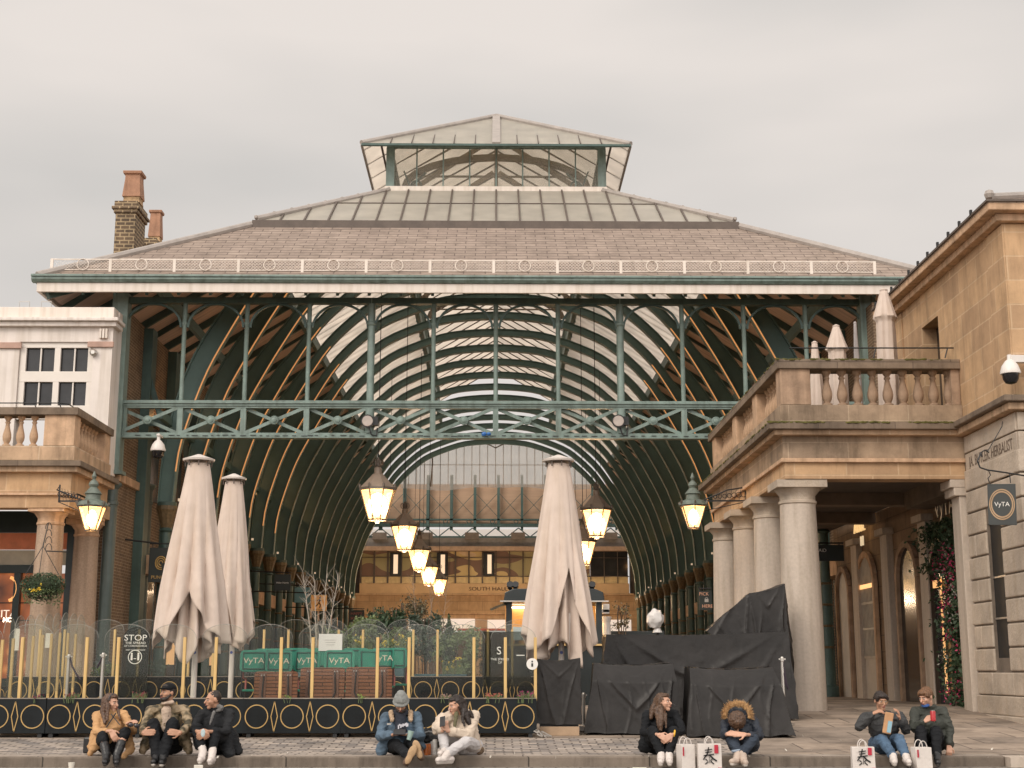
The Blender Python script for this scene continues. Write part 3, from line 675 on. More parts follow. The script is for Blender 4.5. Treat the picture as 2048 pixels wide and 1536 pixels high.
# ---- arched ribs
ZP = 14.1
RS = ZP * .2024
prof = [(.605, .305), (.598, .40), (.578, .48), (.550, .56), (.515, .63), (.470, .71), (.415, .795), (.345, .865), (.28, .91), (.16, .955), (.08, .968), (0, .972)]
def spline(pts, n):
    o = []
    for i in range(len(pts) - 1):
        p0 = pts[max(i - 1, 0)]; p1 = pts[i]; p2 = pts[i + 1]; p3 = pts[min(i + 2, len(pts) - 1)]
        for k in range(n):
            t = k / n
            o.append(tuple(.5 * ((2 * p1[j]) + (-p0[j] + p2[j]) * t + (2 * p0[j] - 5 * p1[j] + 4 * p2[j] - p3[j]) * t * t + (-p0[j] + 3 * p1[j] - 3 * p2[j] + p3[j]) * t ** 3) for j in range(len(p1))))
    o.append(pts[-1]); return o
half = spline([(-x * ZP, z * ZP + CZ) for x, z in prof], 3)
inner = half + [(-x, z) for x, z in reversed(half[:-1])]
def rib(Y, zmax):
    web = MB(); n = len(inner); nor = []
    for i in range(n):
        a = inner[max(i - 1, 0)]; b = inner[min(i + 1, n - 1)]; dx, dz = b[0] - a[0], b[1] - a[1]; l = math.hypot(dx, dz); nor.append((-dz / l, dx / l))
    def dep(i):
        f = abs(inner[i][0]) / (.605 * ZP); return .30 + .26 * math.sin(PI * min(1, max(0, (f - .74) / .30)))
    for i in range(n - 1):
        (x0, z0), (x1, z1) = inner[i], inner[i + 1]; n0, n1 = nor[i], nor[i + 1]; d0, d1 = dep(i), dep(i + 1)
        ox0, oz0, ox1, oz1 = x0 + n0[0] * d0, z0 + n0[1] * d0, x1 + n1[0] * d1, z1 + n1[1] * d1
        if max(oz0, oz1) > zmax: continue
        for w, a0, a1 in ((.06, .03, 1.0), (.15, 0.0, .03 / .35), (.13, .93, 1.0)):
            q = [(x0 + n0[0] * d0 * a0, z0 + n0[1] * d0 * a0), (x1 + n1[0] * d1 * a0, z1 + n1[1] * d1 * a0), (x1 + n1[0] * d1 * a1, z1 + n1[1] * d1 * a1), (x0 + n0[0] * d0 * a1, z0 + n0[1] * d0 * a1)]
            if w == .06: q = [(x0 + n0[0] * d0 * .09, z0 + n0[1] * d0 * .09), (x1 + n1[0] * d1 * .09, z1 + n1[1] * d1 * .09), (x1 + n1[0] * d1 * .925, z1 + n1[1] * d1 * .925), (x0 + n0[0] * d0 * .925, z0 + n0[1] * d0 * .925)]
            web.prism(q, Y - w, Y + w)
    return web
RY = [RS * (13 + k) for k in range(18)]
full = None
for i, Y in enumerate(RY):
    zmax = zr(min(T2 + 3, Y - HY)) - .42
    if zmax > 15.9 + CZ: zmax = 99
    if full is None and zmax < 90 or zmax < 90:
        part(hall, 'arch_rib', rib(Y, zmax), M['rib'])
    elif full is None:
        full = part(hall, 'arch_rib', rib(Y, 99), M['rib']); fy = Y
    else:
        dup_part(full, (0, Y - fy, 0))
# added strips paint a warm glow on the inner rib edges; far ones pale
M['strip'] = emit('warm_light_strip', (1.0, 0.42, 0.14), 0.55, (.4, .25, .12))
M['strip_far'] = surf('pale_conduit', (.34, .36, .30), .4, var=.3, scale=2)  # far strips only carry a paler rib colour
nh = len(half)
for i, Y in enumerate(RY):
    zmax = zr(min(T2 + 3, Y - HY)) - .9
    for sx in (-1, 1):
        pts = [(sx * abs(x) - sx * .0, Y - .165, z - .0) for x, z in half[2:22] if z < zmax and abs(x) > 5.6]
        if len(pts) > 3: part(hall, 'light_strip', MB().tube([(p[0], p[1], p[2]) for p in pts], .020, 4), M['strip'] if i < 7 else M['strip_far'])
# cast iron columns under the ribs
zc = .305 * ZP + CZ; CX = .605 * ZP + .17
def col_mb(x, y):
    g = gz(y); m = MB()
    m.lathe([(.24, g), (.24, g + .25), (.17, g + .3), (.15, g + .9), (.13, zc - .75), (.19, zc - .7), (.13, zc - .64), (.15, zc - .4), (.24, zc - .2), (.26, zc - .1), (.26, zc + .05)], (x, y, 0), 14)
    return m
M['gold_iron'] = surf('gilded_capital_paint', (0.13, 0.09, 0.045), 0.45, var=0.5, scale=14)
for sx in (-1, 1):
    c0 = part(hall, 'iron_column', col_mb(sx * CX, RY[0]), M['iron_dark'], True)
    r_ = MB().lathe([(.14, zc - .62), (.25, zc - .22), (.28, zc - .15), (.28, zc - .05)], (sx * CX, RY[0], 0), 10)
    r2_ = MB()
    for q_ in range(4): r2_.lathe([(.155, 1.6 + q_ * .55), (.175, 1.63 + q_ * .55), (.155, 1.66 + q_ * .55)], (sx * CX, RY[0], 0), 10)
    part(c0, 'capital', r_, M['gold_iron']); part(c0, 'collar', r2_, M['gold_iron'], split=1)
    for Y in RY[1:]: dup_part(c0, (0, Y - RY[0], 0))
# purlins, rafters, tie beams
mb = MB()
for sx in (-1, 1):
    for (x, z, w, h) in ((HX - T1 - .02, zr(T1) - .55, .14, .36), (3.25, zr(T2) - .22, .14, .34), (9.1, ZE + .3, .12, .3)):
        y0 = 35.6 if x > 9 else HY + (HX - x) + .3
        mb.box(sx * x - w / 2, sx * x + w / 2, y0, YB - 4, z, z + h)
    mb.box(sx * (CX + .02) - .07, sx * (CX + .02) + .07, 35.9, YB - 4, zc + 2.1, zc + 2.3)
part(hall, 'purlin', mb, M['rib'], split=1)
mb = MB()
for i in range(-1, 40):
    y = RY[0] + RS / 2 * i
    if y > YB - 2: break
    for sx in (-1, 1):
        t2 = min(T1 - .05, y - HY - .3)
        if t2 < .5: continue
        nn = Vector((sx * SL, 0, 1)).normalized(); th = .26 if (i % 2 == 0) else .16
        mb.bar((sx * (HX - .15), y, ZE - .42), (sx * (HX - t2), y, zr(t2) - .34 - th / 2), .09, th, nn)
for k in range(-15, 16):   # jack rafters on the front hip
    x = k * PS / 2 + .001; t2 = min(T1 - .05, HX - abs(x) - .2)
    if t2 > .4: mb.bar((x, HY + .12, ZE - .38), (x, HY + t2, zr(t2) - .42), .07, .13, Vector((0, -SL, 1)).normalized())
for sx in (-1, 1): mb.bar((sx * (HX - .2), HY + .2, ZE - .38), (sx * (HX - T1), HY + T1, zr(T1) - .5), .14, .3, (0, 0, 1))
part(hall, 'rafter', mb, M['iron_dark'], split=1)
mb = MB()   # raking struts from rib haunch out to the eaves wall
for Y in RY:
    for sx in (-1, 1):
        zmax = zr(max(0, Y - HY)) - .5
        z1_ = min(ZE - .5, zmax)
        pts = [(sx * (CX + .05), Y + .01, zc + .6), (sx * (CX + .25), Y + .01, zc + 2.2), (sx * (CX + .7), Y + .01, zc + 3.6), (sx * (CX + 1.6), Y + .01, z1_)]
        for p0, p1 in zip(pts[:-1], pts[1:]): mb.bar(p0, p1, .07, .14, (sx, 0, 0))
        mb.bar((sx * (CX + .1), Y + .01, zc + 2.2), (sx * WX, Y + .01, zc + 2.2), .1, .2)
part(hall, 'strut', mb, M['iron_dark'], split=4)
mb = MB()   # thin tie rods across the arch
for Y in RY[3::3]:
    for (x, z1_) in ((-4.1, 11.6), (4.1, 11.6)): mb.tube([(x, Y, z1_ + CZ), (x, Y, 7.6 + CZ)], .010, 5)
part(hall, 'tie_rod', mb, M['black'], split=1)
# fittings on the capitals; added warm lamps above them brighten the ribs
M['bulbsmall'] = emit('small_fitting', (1.0, 0.75, 0.5), .45)
mb = MB(); li = 0
for i in range(0, 18, 2):
    for sx in (-1, 1):
        mb.obox((sx * (CX - .32), RY[i], zc + .12), (.06, .10, .07))
        li += 1
        if i < 17: lamp('capital_uplight', (sx * (CX + .35), RY[i] + 1.4, zc + 2.6), 9, (1, .48, .18), .08)
part(hall, 'uplight', mb, M['bulbsmall'], split=1)

# side walls of the hall (brick, upper windows, pilasters)
def sidewall(sx, y0, y1):
    name = 'arcade_wall'
    w = part(hall, name, MB().box(min(sx * WX, sx * (WX + .4)), max(sx * WX, sx * (WX + .4)), y0, y1, .1, ZE - .55), M['brick'])
    pl = MB(); wd = MB(); st = MB(); lit = MB()
    Y = RY[0] + RS / 2; i = 0
    while Y < y1 - 1:
        if Y > y0 + .5:
            pl.box(min(sx * (WX - .25), sx * (WX - .002)), max(sx * (WX - .25), sx * (WX - .002)), Y - .25 - 1.3, Y + .25 - 1.3, .3, ZE - .6)
            wd.box(min(sx * (WX - .08), sx * (WX - .003)), max(sx * (WX - .08), sx * (WX - .003)), Y - .8, Y + .8, .35, 3.5)
            wd.box(min(sx * (WX - .08), sx * (WX - .003)), max(sx * (WX - .08), sx * (WX - .003)), Y - .5, Y + .5, 5.6, 7.6)
            st.box(min(sx * (WX - .4), sx * (WX - .002)), max(sx * (WX - .4), sx * (WX - .002)), Y - 1.0, Y + 1.0, 3.55, 4.05)
            st.box(min(sx * (WX - .2), sx * (WX - .004)), max(sx * (WX - .2), sx * (WX - .004)), Y - .75, Y + .75, 7.7, 7.95)
            if i % 2 == 1: lit.box(min(sx * (WX - .12), sx * (WX - .085)), max(sx * (WX - .12), sx * (WX - .085)), Y - .55, Y + .55, 1.2, 2.6)
        Y += RS; i += 1
    part(w, 'pilaster', pl, M['iron_dark'], split=1); part(w, 'window', wd, M['darkglass'], split=1); part(w, 'lintel', st, M['stone_plain'], split=1); part(w, 'lit_shop_window', lit, M['shoplit'], split=1)
M['shoplit'] = emit('lit_shop_glass', (1.0, 0.50, 0.20), 0.6)
sidewall(-1, 34.9, 90); sidewall(1, 34.2, 90)
# ================================================================== FAR END: SOUTH HALL GALLERY
FY = 90.0
for lx in (-6, 0, 6): lamp('gallery_lamp', (lx, 84.5, 5.2), 300, (1, .70, .44), .2)  # added warm fill for the gallery front, without fittings
def XZ(px, py, Y=FY):
    p = P(px, py, Y); return p.x, p.z
M['farstone'] = blocks('gallery_sandstone', (0.58, 0.40, 0.24), (0.50, 0.34, 0.20), (0.36, 0.25, 0.15), 1.6, 0.55, ms=0.015, var=0.2, bump=0.2, stain=0.25)
M['farpanel'] = surf('gallery_timber_panel', (0.58, 0.40, 0.22), 0.7, var=0.15, scale=.8)
gal = thing('gallery_building', 'sandstone gallery front with upper windows and SOUTH HALL sign at the far end', 'building', (0, FY, gz(FY)))
x0, _ = XZ(690, 1200); x1, _ = XZ(1300, 1200)
def fb(px0, px1, py0, py1, d0, d1):
    a, zt = XZ(px0, py0); b, zb = XZ(px1, py1); return (a, b, FY + d0, FY + d1, zb, zt)
wall = part(gal, 'wall', MB().box(*fb(680, 1310, 1228, 1262, -.3, .4)).box(*fb(680, 1310, 1188, 1227, 0, .4)), M['farstone'])
# piers and openings at ground floor
mb = MB()
for px in (700, 760, 845, 965, 1090, 1215, 1290): mb.box(*fb(px - 12, px + 12, 1262, 1366, -.2, .4))
part(gal, 'pier', mb, M['farstone'], split=1)
part(gal, 'flank_wall', MB().box(*fb(600, 722, 930, 1300, .45, 1.0)).box(*fb(1258, 1380, 930, 1300, .45, 1.0)), surf('shadowed_flank', (.10, .085, .07), .8), split=1)  # flanks in one plain dark stone colour
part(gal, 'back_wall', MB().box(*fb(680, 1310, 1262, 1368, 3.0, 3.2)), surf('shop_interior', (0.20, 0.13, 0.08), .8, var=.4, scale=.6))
M['shopwhite'] = emit('lit_white_shopfront', (1.0, 0.90, 0.80), 0.55)
for (a, b, c, d) in ((818, 950, 1238, 1262), (975, 1060, 1240, 1262), (1200, 1262, 1240, 1300)):
    part(gal, 'lit_window', MB().box(*fb(a, b, c, d, -.45, -.34)), M['shopwhite'])
part(gal, 'awning', MB().box(*fb(915, 1010, 1258, 1262, -1.2, -.5)), surf('red_awning', (.42, .10, .06), .7))
sg = part(gal, 'sign_band', MB().box(*fb(720, 1258, 1167, 1187, -.25, .4)), M['farpanel'])
text(sg, 'lettering', 'SOUTH HALL', P(976, 1178, FY - .27), .33, surf('sign_brown_letters', (.05, .025, .015), .7), sx=1.25)
part(gal, 'cornice', MB().box(*fb(712, 1266, 1187, 1191, -.5, .4)).box(*fb(705, 1272, 1226, 1229.5, -.5, .5)), M['farstone'])
# upper glazed screen with camouflage-like reflections painted into its colour
m, t, b = new_mat('camouflage_window')
N = t.nodes.new; tc = N('ShaderNodeTexCoord'); mp = N('ShaderNodeMapping'); mp.inputs['Scale'].default_value = (.30, .30, .9); n = N('ShaderNodeTexNoise'); n.inputs['Scale'].default_value = .8; n.inputs['Detail'].default_value = 1.2
L(t, tc.outputs['Object'], mp.inputs[0]); L(t, mp.outputs[0], n.inputs['Vector']); r = N('ShaderNodeValToRGB'); r.color_ramp.interpolation = 'CONSTANT'
r.color_ramp.elements[0].color = (.36, .31, .16, 1); r.color_ramp.elements[1].position = .47; r.color_ramp.elements[1].color = (.20, .12, .085, 1)
e = r.color_ramp.elements.new(.56); e.color = (.62, .47, .22, 1); e = r.color_ramp.elements.new(.63); e.color = (.66, .50, .32, 1)
L(t, n.outputs['Fac'], r.inputs[0]); L(t, r.outputs[0], b.inputs['Base Color']); b.inputs['Roughness'].default_value = .4
part(gal, 'window_screen', MB().box(*fb(722, 1180, 1103, 1167, -.05, .1)), m)
part(gal, 'window_screen', MB().box(*fb(1180, 1256, 1103, 1167, -.05, .1)), M['darkglass'])
part(gal, 'window_panel', MB().box(*fb(722, 1256, 1153, 1167, -.07, -.052)), surf('ochre_pane', (.66, .52, .28), .5, var=.2))
mb = MB()
for px in list(range(722, 1262, 27)): mb.box(*fb(px - 1.2, px + 1.2, 1100, 1167, -.15, -.075))
mb.box(*fb(720, 1258, 1152, 1154, -.155, -.072)); mb.box(*fb(720, 1258, 1115, 1116.5, -.155, -.072))
part(gal, 'window_bar', mb, M['bar'], split=1)
mb = MB()
for px in (792, 885, 978): mb.box(*fb(px - 11, px + 11, 1106, 1152, -.3, -.16))
part(gal, 'window_surround', mb, M['black'], split=1)
mb = MB()
for px in (792, 886, 979): mb.box(*fb(px - 4, px + 4, 1110, 1148, -.34, -.302))
part(gal, 'wall_light', mb, emit('wall_light', (1, .75, .5), .7), split=1)
part(gal, 'eaves_gutter', MB().box(*fb(716, 1262, 1094, 1103, -.6, .3)), surf('pale_gutter', (.46, .32, .22), .6))
part(gal, 'lead_roof', MB().box(*fb(718, 1260, 1076, 1094, -.2, .3)), surf('grey_lead_roof', (.22, .21, .20), .6, var=.2))
mb = MB()
for px in range(760, 1260, 92): mb.box(*fb(px - 14, px + 14, 1066, 1080, -.4, -.25))
part(gal, 'dormer', mb, split=1, mat=surf('grey_stone_dormer', (.20, .17, .145), .8))
# cross roof behind: iron posts over tan boarding
RYY = 94.0
def fb2(px0, px1, py0, py1, d0, d1, Y=RYY):
    a, zt = XZ(px0, py0, Y); b, zb = XZ(px1, py1, Y); return (a, b, Y + d0, Y + d1, zb, zt)
cross = thing('cross_roof', 'timber lined roof with iron trusses beyond the far end of the hall', 'roof', (0, RYY, gz(RYY)))
part(cross, 'boarding', MB().box(*fb2(680, 1310, 966, 1052, .5, .7)), surf('tan_boarding', (.46, .31, .21), .8, var=.14, scale=.7, stretch=(.3, 1, 5)))
mb = MB()
for px in range(762, 1260, 47): mb.box(*fb2(px - 2.5, px + 2.5, 950, 1060, 0, .3))
for px in range(762, 1210, 47):
    a = P(px, 985, RYY + .1); c = P(px + 47, 1035, RYY + .1); a2 = P(px + 47, 985, RYY + .2); c2 = P(px, 1035, RYY + .2); mb.bar(a, c, .03, .035); mb.bar(a2, c2, .03, .035)
mb.box(*fb2(700, 1290, 1037, 1041, 0, .3)); mb.box(*fb2(700, 1290, 1047, 1054, -.1, .3))
mb.box(*fb2(700, 1290, 1072, 1076, -.1, .2))
px = 715
while px < 1270:
    mb.bar(P(px, 1056, RYY), P(px + 23, 1074, RYY), .05, .07); mb.bar(P(px + 46, 1056, RYY + .01), P(px + 23, 1074, RYY + .01), .05, .07); px += 46
for px in range(740, 1260, 47):
    c = P(px + 10, 1043, RYY - .02); mb.tube([c + Vector((.14 * math.cos(t * PI / 5), 0, .14 * math.sin(t * PI / 5))) for t in range(11)], .03, 4, cap=False)
part(cross, 'iron_truss', mb, M['iron_dark'])
part(cross, 'skylight_strip', MB().box(*fb2(700, 1290, 1055, 1072, 1.2, 1.3)), M['shopwhite'])
# white sheeting closing the end arch
SY = RY[-1] + .4
top = []
for (x, z) in inner:
    if z > P(990, 977, SY).z: top.append((x * 1.0, z + .25))
zb = P(990, 977, SY).z
poly = [(top[0][0], zb)]
n_ = 16; xa, xb = top[0][0], top[-1][0]
for k in range(1, n_): poly.append((xa + (xb - xa) * k / n_, zb + .05 * math.sin(k * 1.3) - .10 * math.sin(k * .55)))
poly.append((xb, zb)); poly += list(reversed(top))
tp = solo('weather_sheet', 'white translucent sheeting hung across the end arch of the hall', 'sheeting', MB().prism(poly, SY, SY + .03), M['sheet'], (0, SY, zb))
mb = MB()
for k in range(1, 24):
    x = xa + (xb - xa) * k / 24; zt = np_ = None
    zt = max([z for (xx, z) in top if abs(xx - x) < .6] or [zb]) - .05
    if zt > zb + .5: mb.box(x - .02, x + .02, SY - .03, SY - .002, zb + .15, zt)
zs = P(990, 930, SY).z; mb.box(xa * .8, xb * .8, SY - .04, SY - .031, zs - .02, zs + .02)
seam = part(tp, 'seam', mb, surf('grey_seam', (.60, .55, .50), .8)); 
seam.location = (0, 0, 0)
mb = MB()
for (xo, zo) in ((-4.0, .5), (4.0, .4)): mb.tube([Vector((xo, SY - .08, zb + .1)), Vector((xo + .1, SY - .08, zb + 1.5)), Vector((xo * .98, SY - .08, zb + 2.1))], .05, 6)
mb.tube([Vector((x, SY - .1, 14.55 + .35 * abs(math.sin(x * 1.5)))) for x in [k * .25 - 1.5 for k in range(13)]], .04, 5)
part(tp, 'cord', mb, surf('grey_cord', (.25, .2, .17), .8))
# ================================================================== LEFT BUILDING
def zz(py, Y): return P(990, py, Y).z
def balusters(parent, pts, z0, z1, mat, r=.095):
    h = z1 - z0; first = None
    pr = [(r * .95, 0), (r * .95, h * .07), (r * .55, h * .10), (r * .62, h * .13), (r * .9, h * .22), (r, h * .32), (r * .92, h * .42), (r * .55, h * .62), (r * .42, h * .74), (r * .6, h * .77), (r * .6, h * .80), (r * .42, h * .83), (r * .72, h * .90), (r * .9, h * .93), (r * .9, h)]
    for p in pts:
        if first is None:
            first = part(parent, 'baluster', MB().lathe([(a, z0 + b) for a, b in pr], (p[0], p[1], 0), 14), mat, 50); fp = p
        else:
            c = first.copy(); COL.objects.link(c); c.location = first.location + Vector((p[0] - fp[0], p[1] - fp[1], 0))
lb = thing('corner_building', 'stone and white stucco building with balustraded terrace left of the hall', 'building', (-10, 33, .33))
LYF = 31.0; LXS = P(150, 850, LYF).x
def L_slab(name, y0p, y1p, proj, mat, bev=.01, par=None):
    z1, z0 = zz(y0p, LYF - proj), zz(y1p, LYF - proj)
    mb = MB().box(-20, LXS + proj, LYF - proj, LYF + .45, z0, z1)
    mb.box(LXS - .5 - (0 if proj < .1 else .0), LXS + proj, LYF + .452, 33.95, z0, z1)
    return part(par or lb, name, mb, mat, bev=bev)
bal = L_slab('balustrade', 893, 922, .04, M['sandstone'])
L_slab('rail', 816, 831, .07, M['stone_dark'], par=bal)
pz0, pz1 = zz(893, LYF), zz(831, LYF)
xa = P(88, 860, LYF).x
part(bal, 'pedestal', MB().box(xa, LXS, LYF, LYF + .42, pz0, pz1), M['stone_plain'], bev=.01)
part(bal, 'pedestal', MB().box(LXS - .4, LXS, 33.45, 33.94, pz0, pz1), M['stone_plain'], bev=.01)
bx = P(58, 860, LYF).x
balusters(bal, [(bx - .30 * k + .05, LYF + .2) for k in range(-0, 9)], pz0, pz1, M['stone_plain'])
balusters(bal, [(LXS - .2, LYF + .62 + .27 * k) for k in range(0, 11) if LYF + .62 + .27 * k < 33.4], pz0, pz1, M['stone_plain'])
L_slab('cornice', 922, 933, .26, M['stone_dark']); L_slab('cornice', 933, 945, .16, M['sandstone'])
L_slab('entablature', 945, 989, 0.0, M['ashlar']); L_slab('moulding', 987, 991.5, .05, M['stone_plain']); L_slab('architrave', 991, 1017, -.02, M['ashlar'])
mb = MB().box(-20, LXS - .5, LYF + .46, 34.9, zz(950, LYF), zz(935, LYF)); part(lb, 'terrace_floor', mb, M['stone_dark'])
def tuscan(parent, x, y, zb, zt, r, mat, capmat, name='column', sq=True):
    c = part(parent, name, MB().lathe([(r * 1.02, zb), (r, zb + .3), (r * .985, zb + (zt - zb) * .4), (r * .87, zt - .42)], (x, y, 0), 28), mat, True)
    cap = MB().lathe([(r * .87, zt - .42), (r * .93, zt - .40), (r * .93, zt - .36), (r * .87, zt - .35), (r * .87, zt - .26), (r * 1.0, zt - .2), (r * 1.14, zt - .135)], (x, y, 0), 28)
    cap.box(x - r * 1.22, x + r * 1.22, y - r * 1.22, y + r * 1.22, zt - .134, zt)
    part(c, 'capital', cap, capmat, 40)
    return c
zt = zz(1015, 31.4)
tuscan(lb, -9.95, 31.45, .33, zt, .33, M['granite_l'], M['stone_plain'])
tuscan(lb, -9.93, 34.2, .33, zt, .33, M['granite_l'], M['stone_plain'])
tuscan(lb, -13.2, 31.45, .33, zt, .33, M['granite_l'], M['stone_plain'])
part(lb, 'inner_beam', MB().box(-9.95 - .3, LXS, 31.47, 34.6, zt + .003, zt + .32), M['ashlar'])
# stucco upper storey
WY = 34.0; xr = P(222, 740, WY).x
zw0 = zz(945, WY); zw1 = zz(640, WY)
W_ = part(lb, 'upper_wall', MB().box(-20, P(36, 740, WY).x, WY, WY + .5, zw0, zw1).box(P(184, 740, WY).x, xr, WY, WY + .5, zw0, zw1).box(P(36, 740, WY).x, P(184, 740, WY).x, WY, WY + .5, zz(686, WY), zw1), M['white_wall'])
part(lb, 'upper_cornice', MB().box(-20, xr + .10, WY - .14, WY + .5, zz(657, WY), zz(648, WY)).box(-20, xr + .16, WY - .24, WY + .5, zz(648, WY) + .002, zz(641, WY)), M['white_wall'], bev=.015)
part(lb, 'parapet', MB().box(-20, xr, WY - .02, WY + .4, zz(641, WY) + .003, zz(617, WY)), M['cream'], bev=.015)
part(lb, 'capital_band', MB().box(P(176, 690, WY).x, xr + .04, WY - .06, WY - .002, zz(697, WY), zz(686, WY)).box(-20, P(44, 690, WY).x, WY - .06, WY - .002, zz(700, WY), zz(688, WY)), surf('pinkish_band', (.46, .30, .24), .8, var=.2), bev=.01)
tg = MB()
for k in range(3): tg.box(P(200 + 6 * k, 670, WY).x, P(204.5 + 6 * k, 670, WY).x, WY - .09, WY - .002, zz(680, WY), zz(661, WY))
part(lb, 'triglyph', tg, M['cream'], bev=.01, split=1)
part(lb, 'side_wall', MB().box(xr - .45, xr, WY + .502, 34.88, zw0, zz(617, WY)), M['white_wall'])
fr = MB(); gl = MB()
X = lambda px: P(px, 750, WY).x
wz = [zz(v, WY) for v in (686, 697, 744, 765, 812, 840)]
fr.box(X(36), X(48), WY + .06, WY + .14, wz[5], wz[0]); fr.box(X(105), X(117), WY + .06, WY + .14, wz[5], wz[0]); fr.box(X(172), X(184), WY + .06, WY + .14, wz[5], wz[0])
for a, b in ((wz[0], wz[1]), (wz[2], wz[3]), (wz[4], wz[5])): fr.box(X(36), X(184), WY + .055, WY + .145, b, a)
fr.box(X(75.5), X(78.5), WY + .08, WY + .13, wz[5], wz[0]); fr.box(X(143.5), X(146.5), WY + .08, WY + .13, wz[5], wz[0])
win = part(lb, 'window', fr, M['trim_white'], bev=.006)
part(win, 'pane', MB().box(X(36), X(184), WY + .16, WY + .18, wz[5], wz[0]), M['darkglass'])
part(lb, 'roof', MB().box(-20, xr - .3, WY + .5, 44, zz(640, WY), zz(630, WY)), M['lead'])
for k, px in enumerate((48, 92)):
    p = P(px - 10, 617, WY); q = P(px + 10, 617, WY); h = .18
    part(lb, 'roof_hoop', MB().tube([p, p + Vector((0, 0, h)), q + Vector((0, 0, h)), q], .012, 6), M['steel'])
al = solo('alarm_light', 'round silver floodlight fixed to the white wall beside the casement window', 'light', MB().lathe([(.07, 0), (.09, .03), (.09, .07), (.05, .12)], P(188, 706, WY - .02), 14, Matrix(((1, 0, 0), (0, 0, 1), (0, -1, 0))) @ Matrix.Rotation(PI, 3, 'X')), M['steel'], P(188, 706, WY - .05), sm=True)
mb = MB().tube([P(-20, 806, 31.1), P(118, 806, 31.1), P(137, 808, 31.2)], .014, 6).tube([P(137, 808, 31.2), P(198, 848, 33.5), P(199, 856, 33.5)], .014, 6)
for px, py in ((68, 806), (118, 806)): mb.tube([P(px, py, 31.1), P(px + 5, py + 11, 31.1)], .012, 6)
mb.tube([P(162, 824, 32.2), P(162, 834, 32.2)], .012, 6)
part(bal, 'handrail', mb, M['black'])
# shopfront under the terrace
SFY = 34.95; xl = -20; xr2 = -WX - .02
X = lambda px: P(px, 1150, SFY).x
shop = part(lb, 'shopfront', MB().box(xl, xr2, SFY, SFY + .2, zz(1066, SFY), zt + .3).box(X(30), X(43), SFY - .06, SFY + .1, .33, zz(1132, SFY)).box(X(131), X(155), SFY - .05, SFY + .12, .33, zz(1066, SFY)).box(X(-200), X(80), SFY - .08, SFY + .1, zz(1147, SFY), zz(1131, SFY)).box(xl, X(155), SFY - .02, SFY + .12, .33, .85), surf('dark_green_shopfront', (.018, .032, .030), .4, var=.2))
part(shop, 'upper_panel', MB().box(X(-200), X(131), SFY + .02, SFY + .06, zz(1100, SFY), zz(1067, SFY)), surf('salmon_panel', (.80, .27, .14), .6, var=.15))
part(shop, 'upper_panel', MB().box(X(-200), X(131), SFY + .021, SFY + .06, zz(1131, SFY), zz(1101, SFY)), surf('grey_green_panel', (.60, .54, .42), .6, var=.15))
m, t, b = new_mat('lit_restaurant_interior')
N = t.nodes.new; tc = N('ShaderNodeTexCoord'); n = N('ShaderNodeTexVoronoi'); n.inputs['Scale'].default_value = 2.2; L(t, tc.outputs['Object'], n.inputs['Vector'])
r = N('ShaderNodeValToRGB'); r.color_ramp.elements[0].color = (.55, .22, .07, 1); r.color_ramp.elements[1].color = (.06, .022, .012, 1); e = r.color_ramp.elements.new(.3); e.color = (.26, .075, .025, 1)
L(t, n.outputs['Distance'], r.inputs[0]); L(t, r.outputs[0], b.inputs['Base Color']); L(t, r.outputs[0], b.inputs['Emission Color']); b.inputs['Emission Strength'].default_value = .9; b.inputs['Roughness'].default_value = .3
M['interior'] = m
mb = MB()
for px in (-30, 75, 100): mb.box(X(px), X(px + 4), SFY + .06, SFY + .099, .85, zz(1147, SFY))
for py in (1205, 1240): mb.box(X(-200), X(131), SFY + .062, SFY + .098, zz(py + 2, SFY), zz(py, SFY))
part(shop, 'shop_mullion', mb, M['black'], split=1)
part(shop, 'shop_window', MB().box(X(-200), X(131), SFY + .1, SFY + .13, .85, zz(1147, SFY)), M['interior'])
text(shop, 'lettering', 'CITA', P(8, 1228, SFY - .0) + Vector((.0, .05, 0)), .26, emit('white_letters', (1, .8, .65), .9))
text(shop, 'lettering', 'HOU', P(14, 1240, SFY) + Vector((.05, .05, 0)), .15, M['bulbwhite'])
mb = MB(); c = P(18, 1178, SFY - .02); mb.tube([c + Vector((.02 + .17 * math.cos(a), 0, .28 * math.sin(a))) for a in [k * PI / 8 - PI / 2 for k in range(9)]], .045, 6)
part(shop, 'window_emblem', mb, emit('orange_emblem', (1, .42, .1), .9))
# stone band on the brick flank
part(lb, 'flank_band', MB().box(-WX - .02, -WX + .10, 35.0, 38.2, zz(978, 36.5), zz(962, 36.5)), M['stone_plain'], bev=.01)
# drain pipes
def pipe(px, w, Y, ytop, label):
    x = P(px, 1150, Y).x; r = w / 2 / FPX * Y; zt_ = zz(ytop, Y)
    mb = MB().lathe([(r * 1.15, gz(Y)), (r * 1.15, 1.15), (r * 1.3, 1.17), (r * 1.3, 1.24), (r, 1.26), (r, zt_ - .5), (r * 1.15, zt_ - .48), (r * 1.15, zt_ - .4), (r, zt_ - .38), (r, zt_ - .1), (r * 1.5, zt_), (r * 1.5, zt_ + .06)], (x, Y, 0), 18)
    return solo('drain_pipe', label, 'drain pipe', mb, M['pipe'], (x, Y, gz(Y)), 'cast iron drain pipes', sm=True)
pipe(214, 25, 34.4, 972, 'thick grey-green drain pipe between the granite column and the brick flank')
pipe(285, 23, 38.2, 975, 'dark green iron pipe standing on the far side of the brick flank')
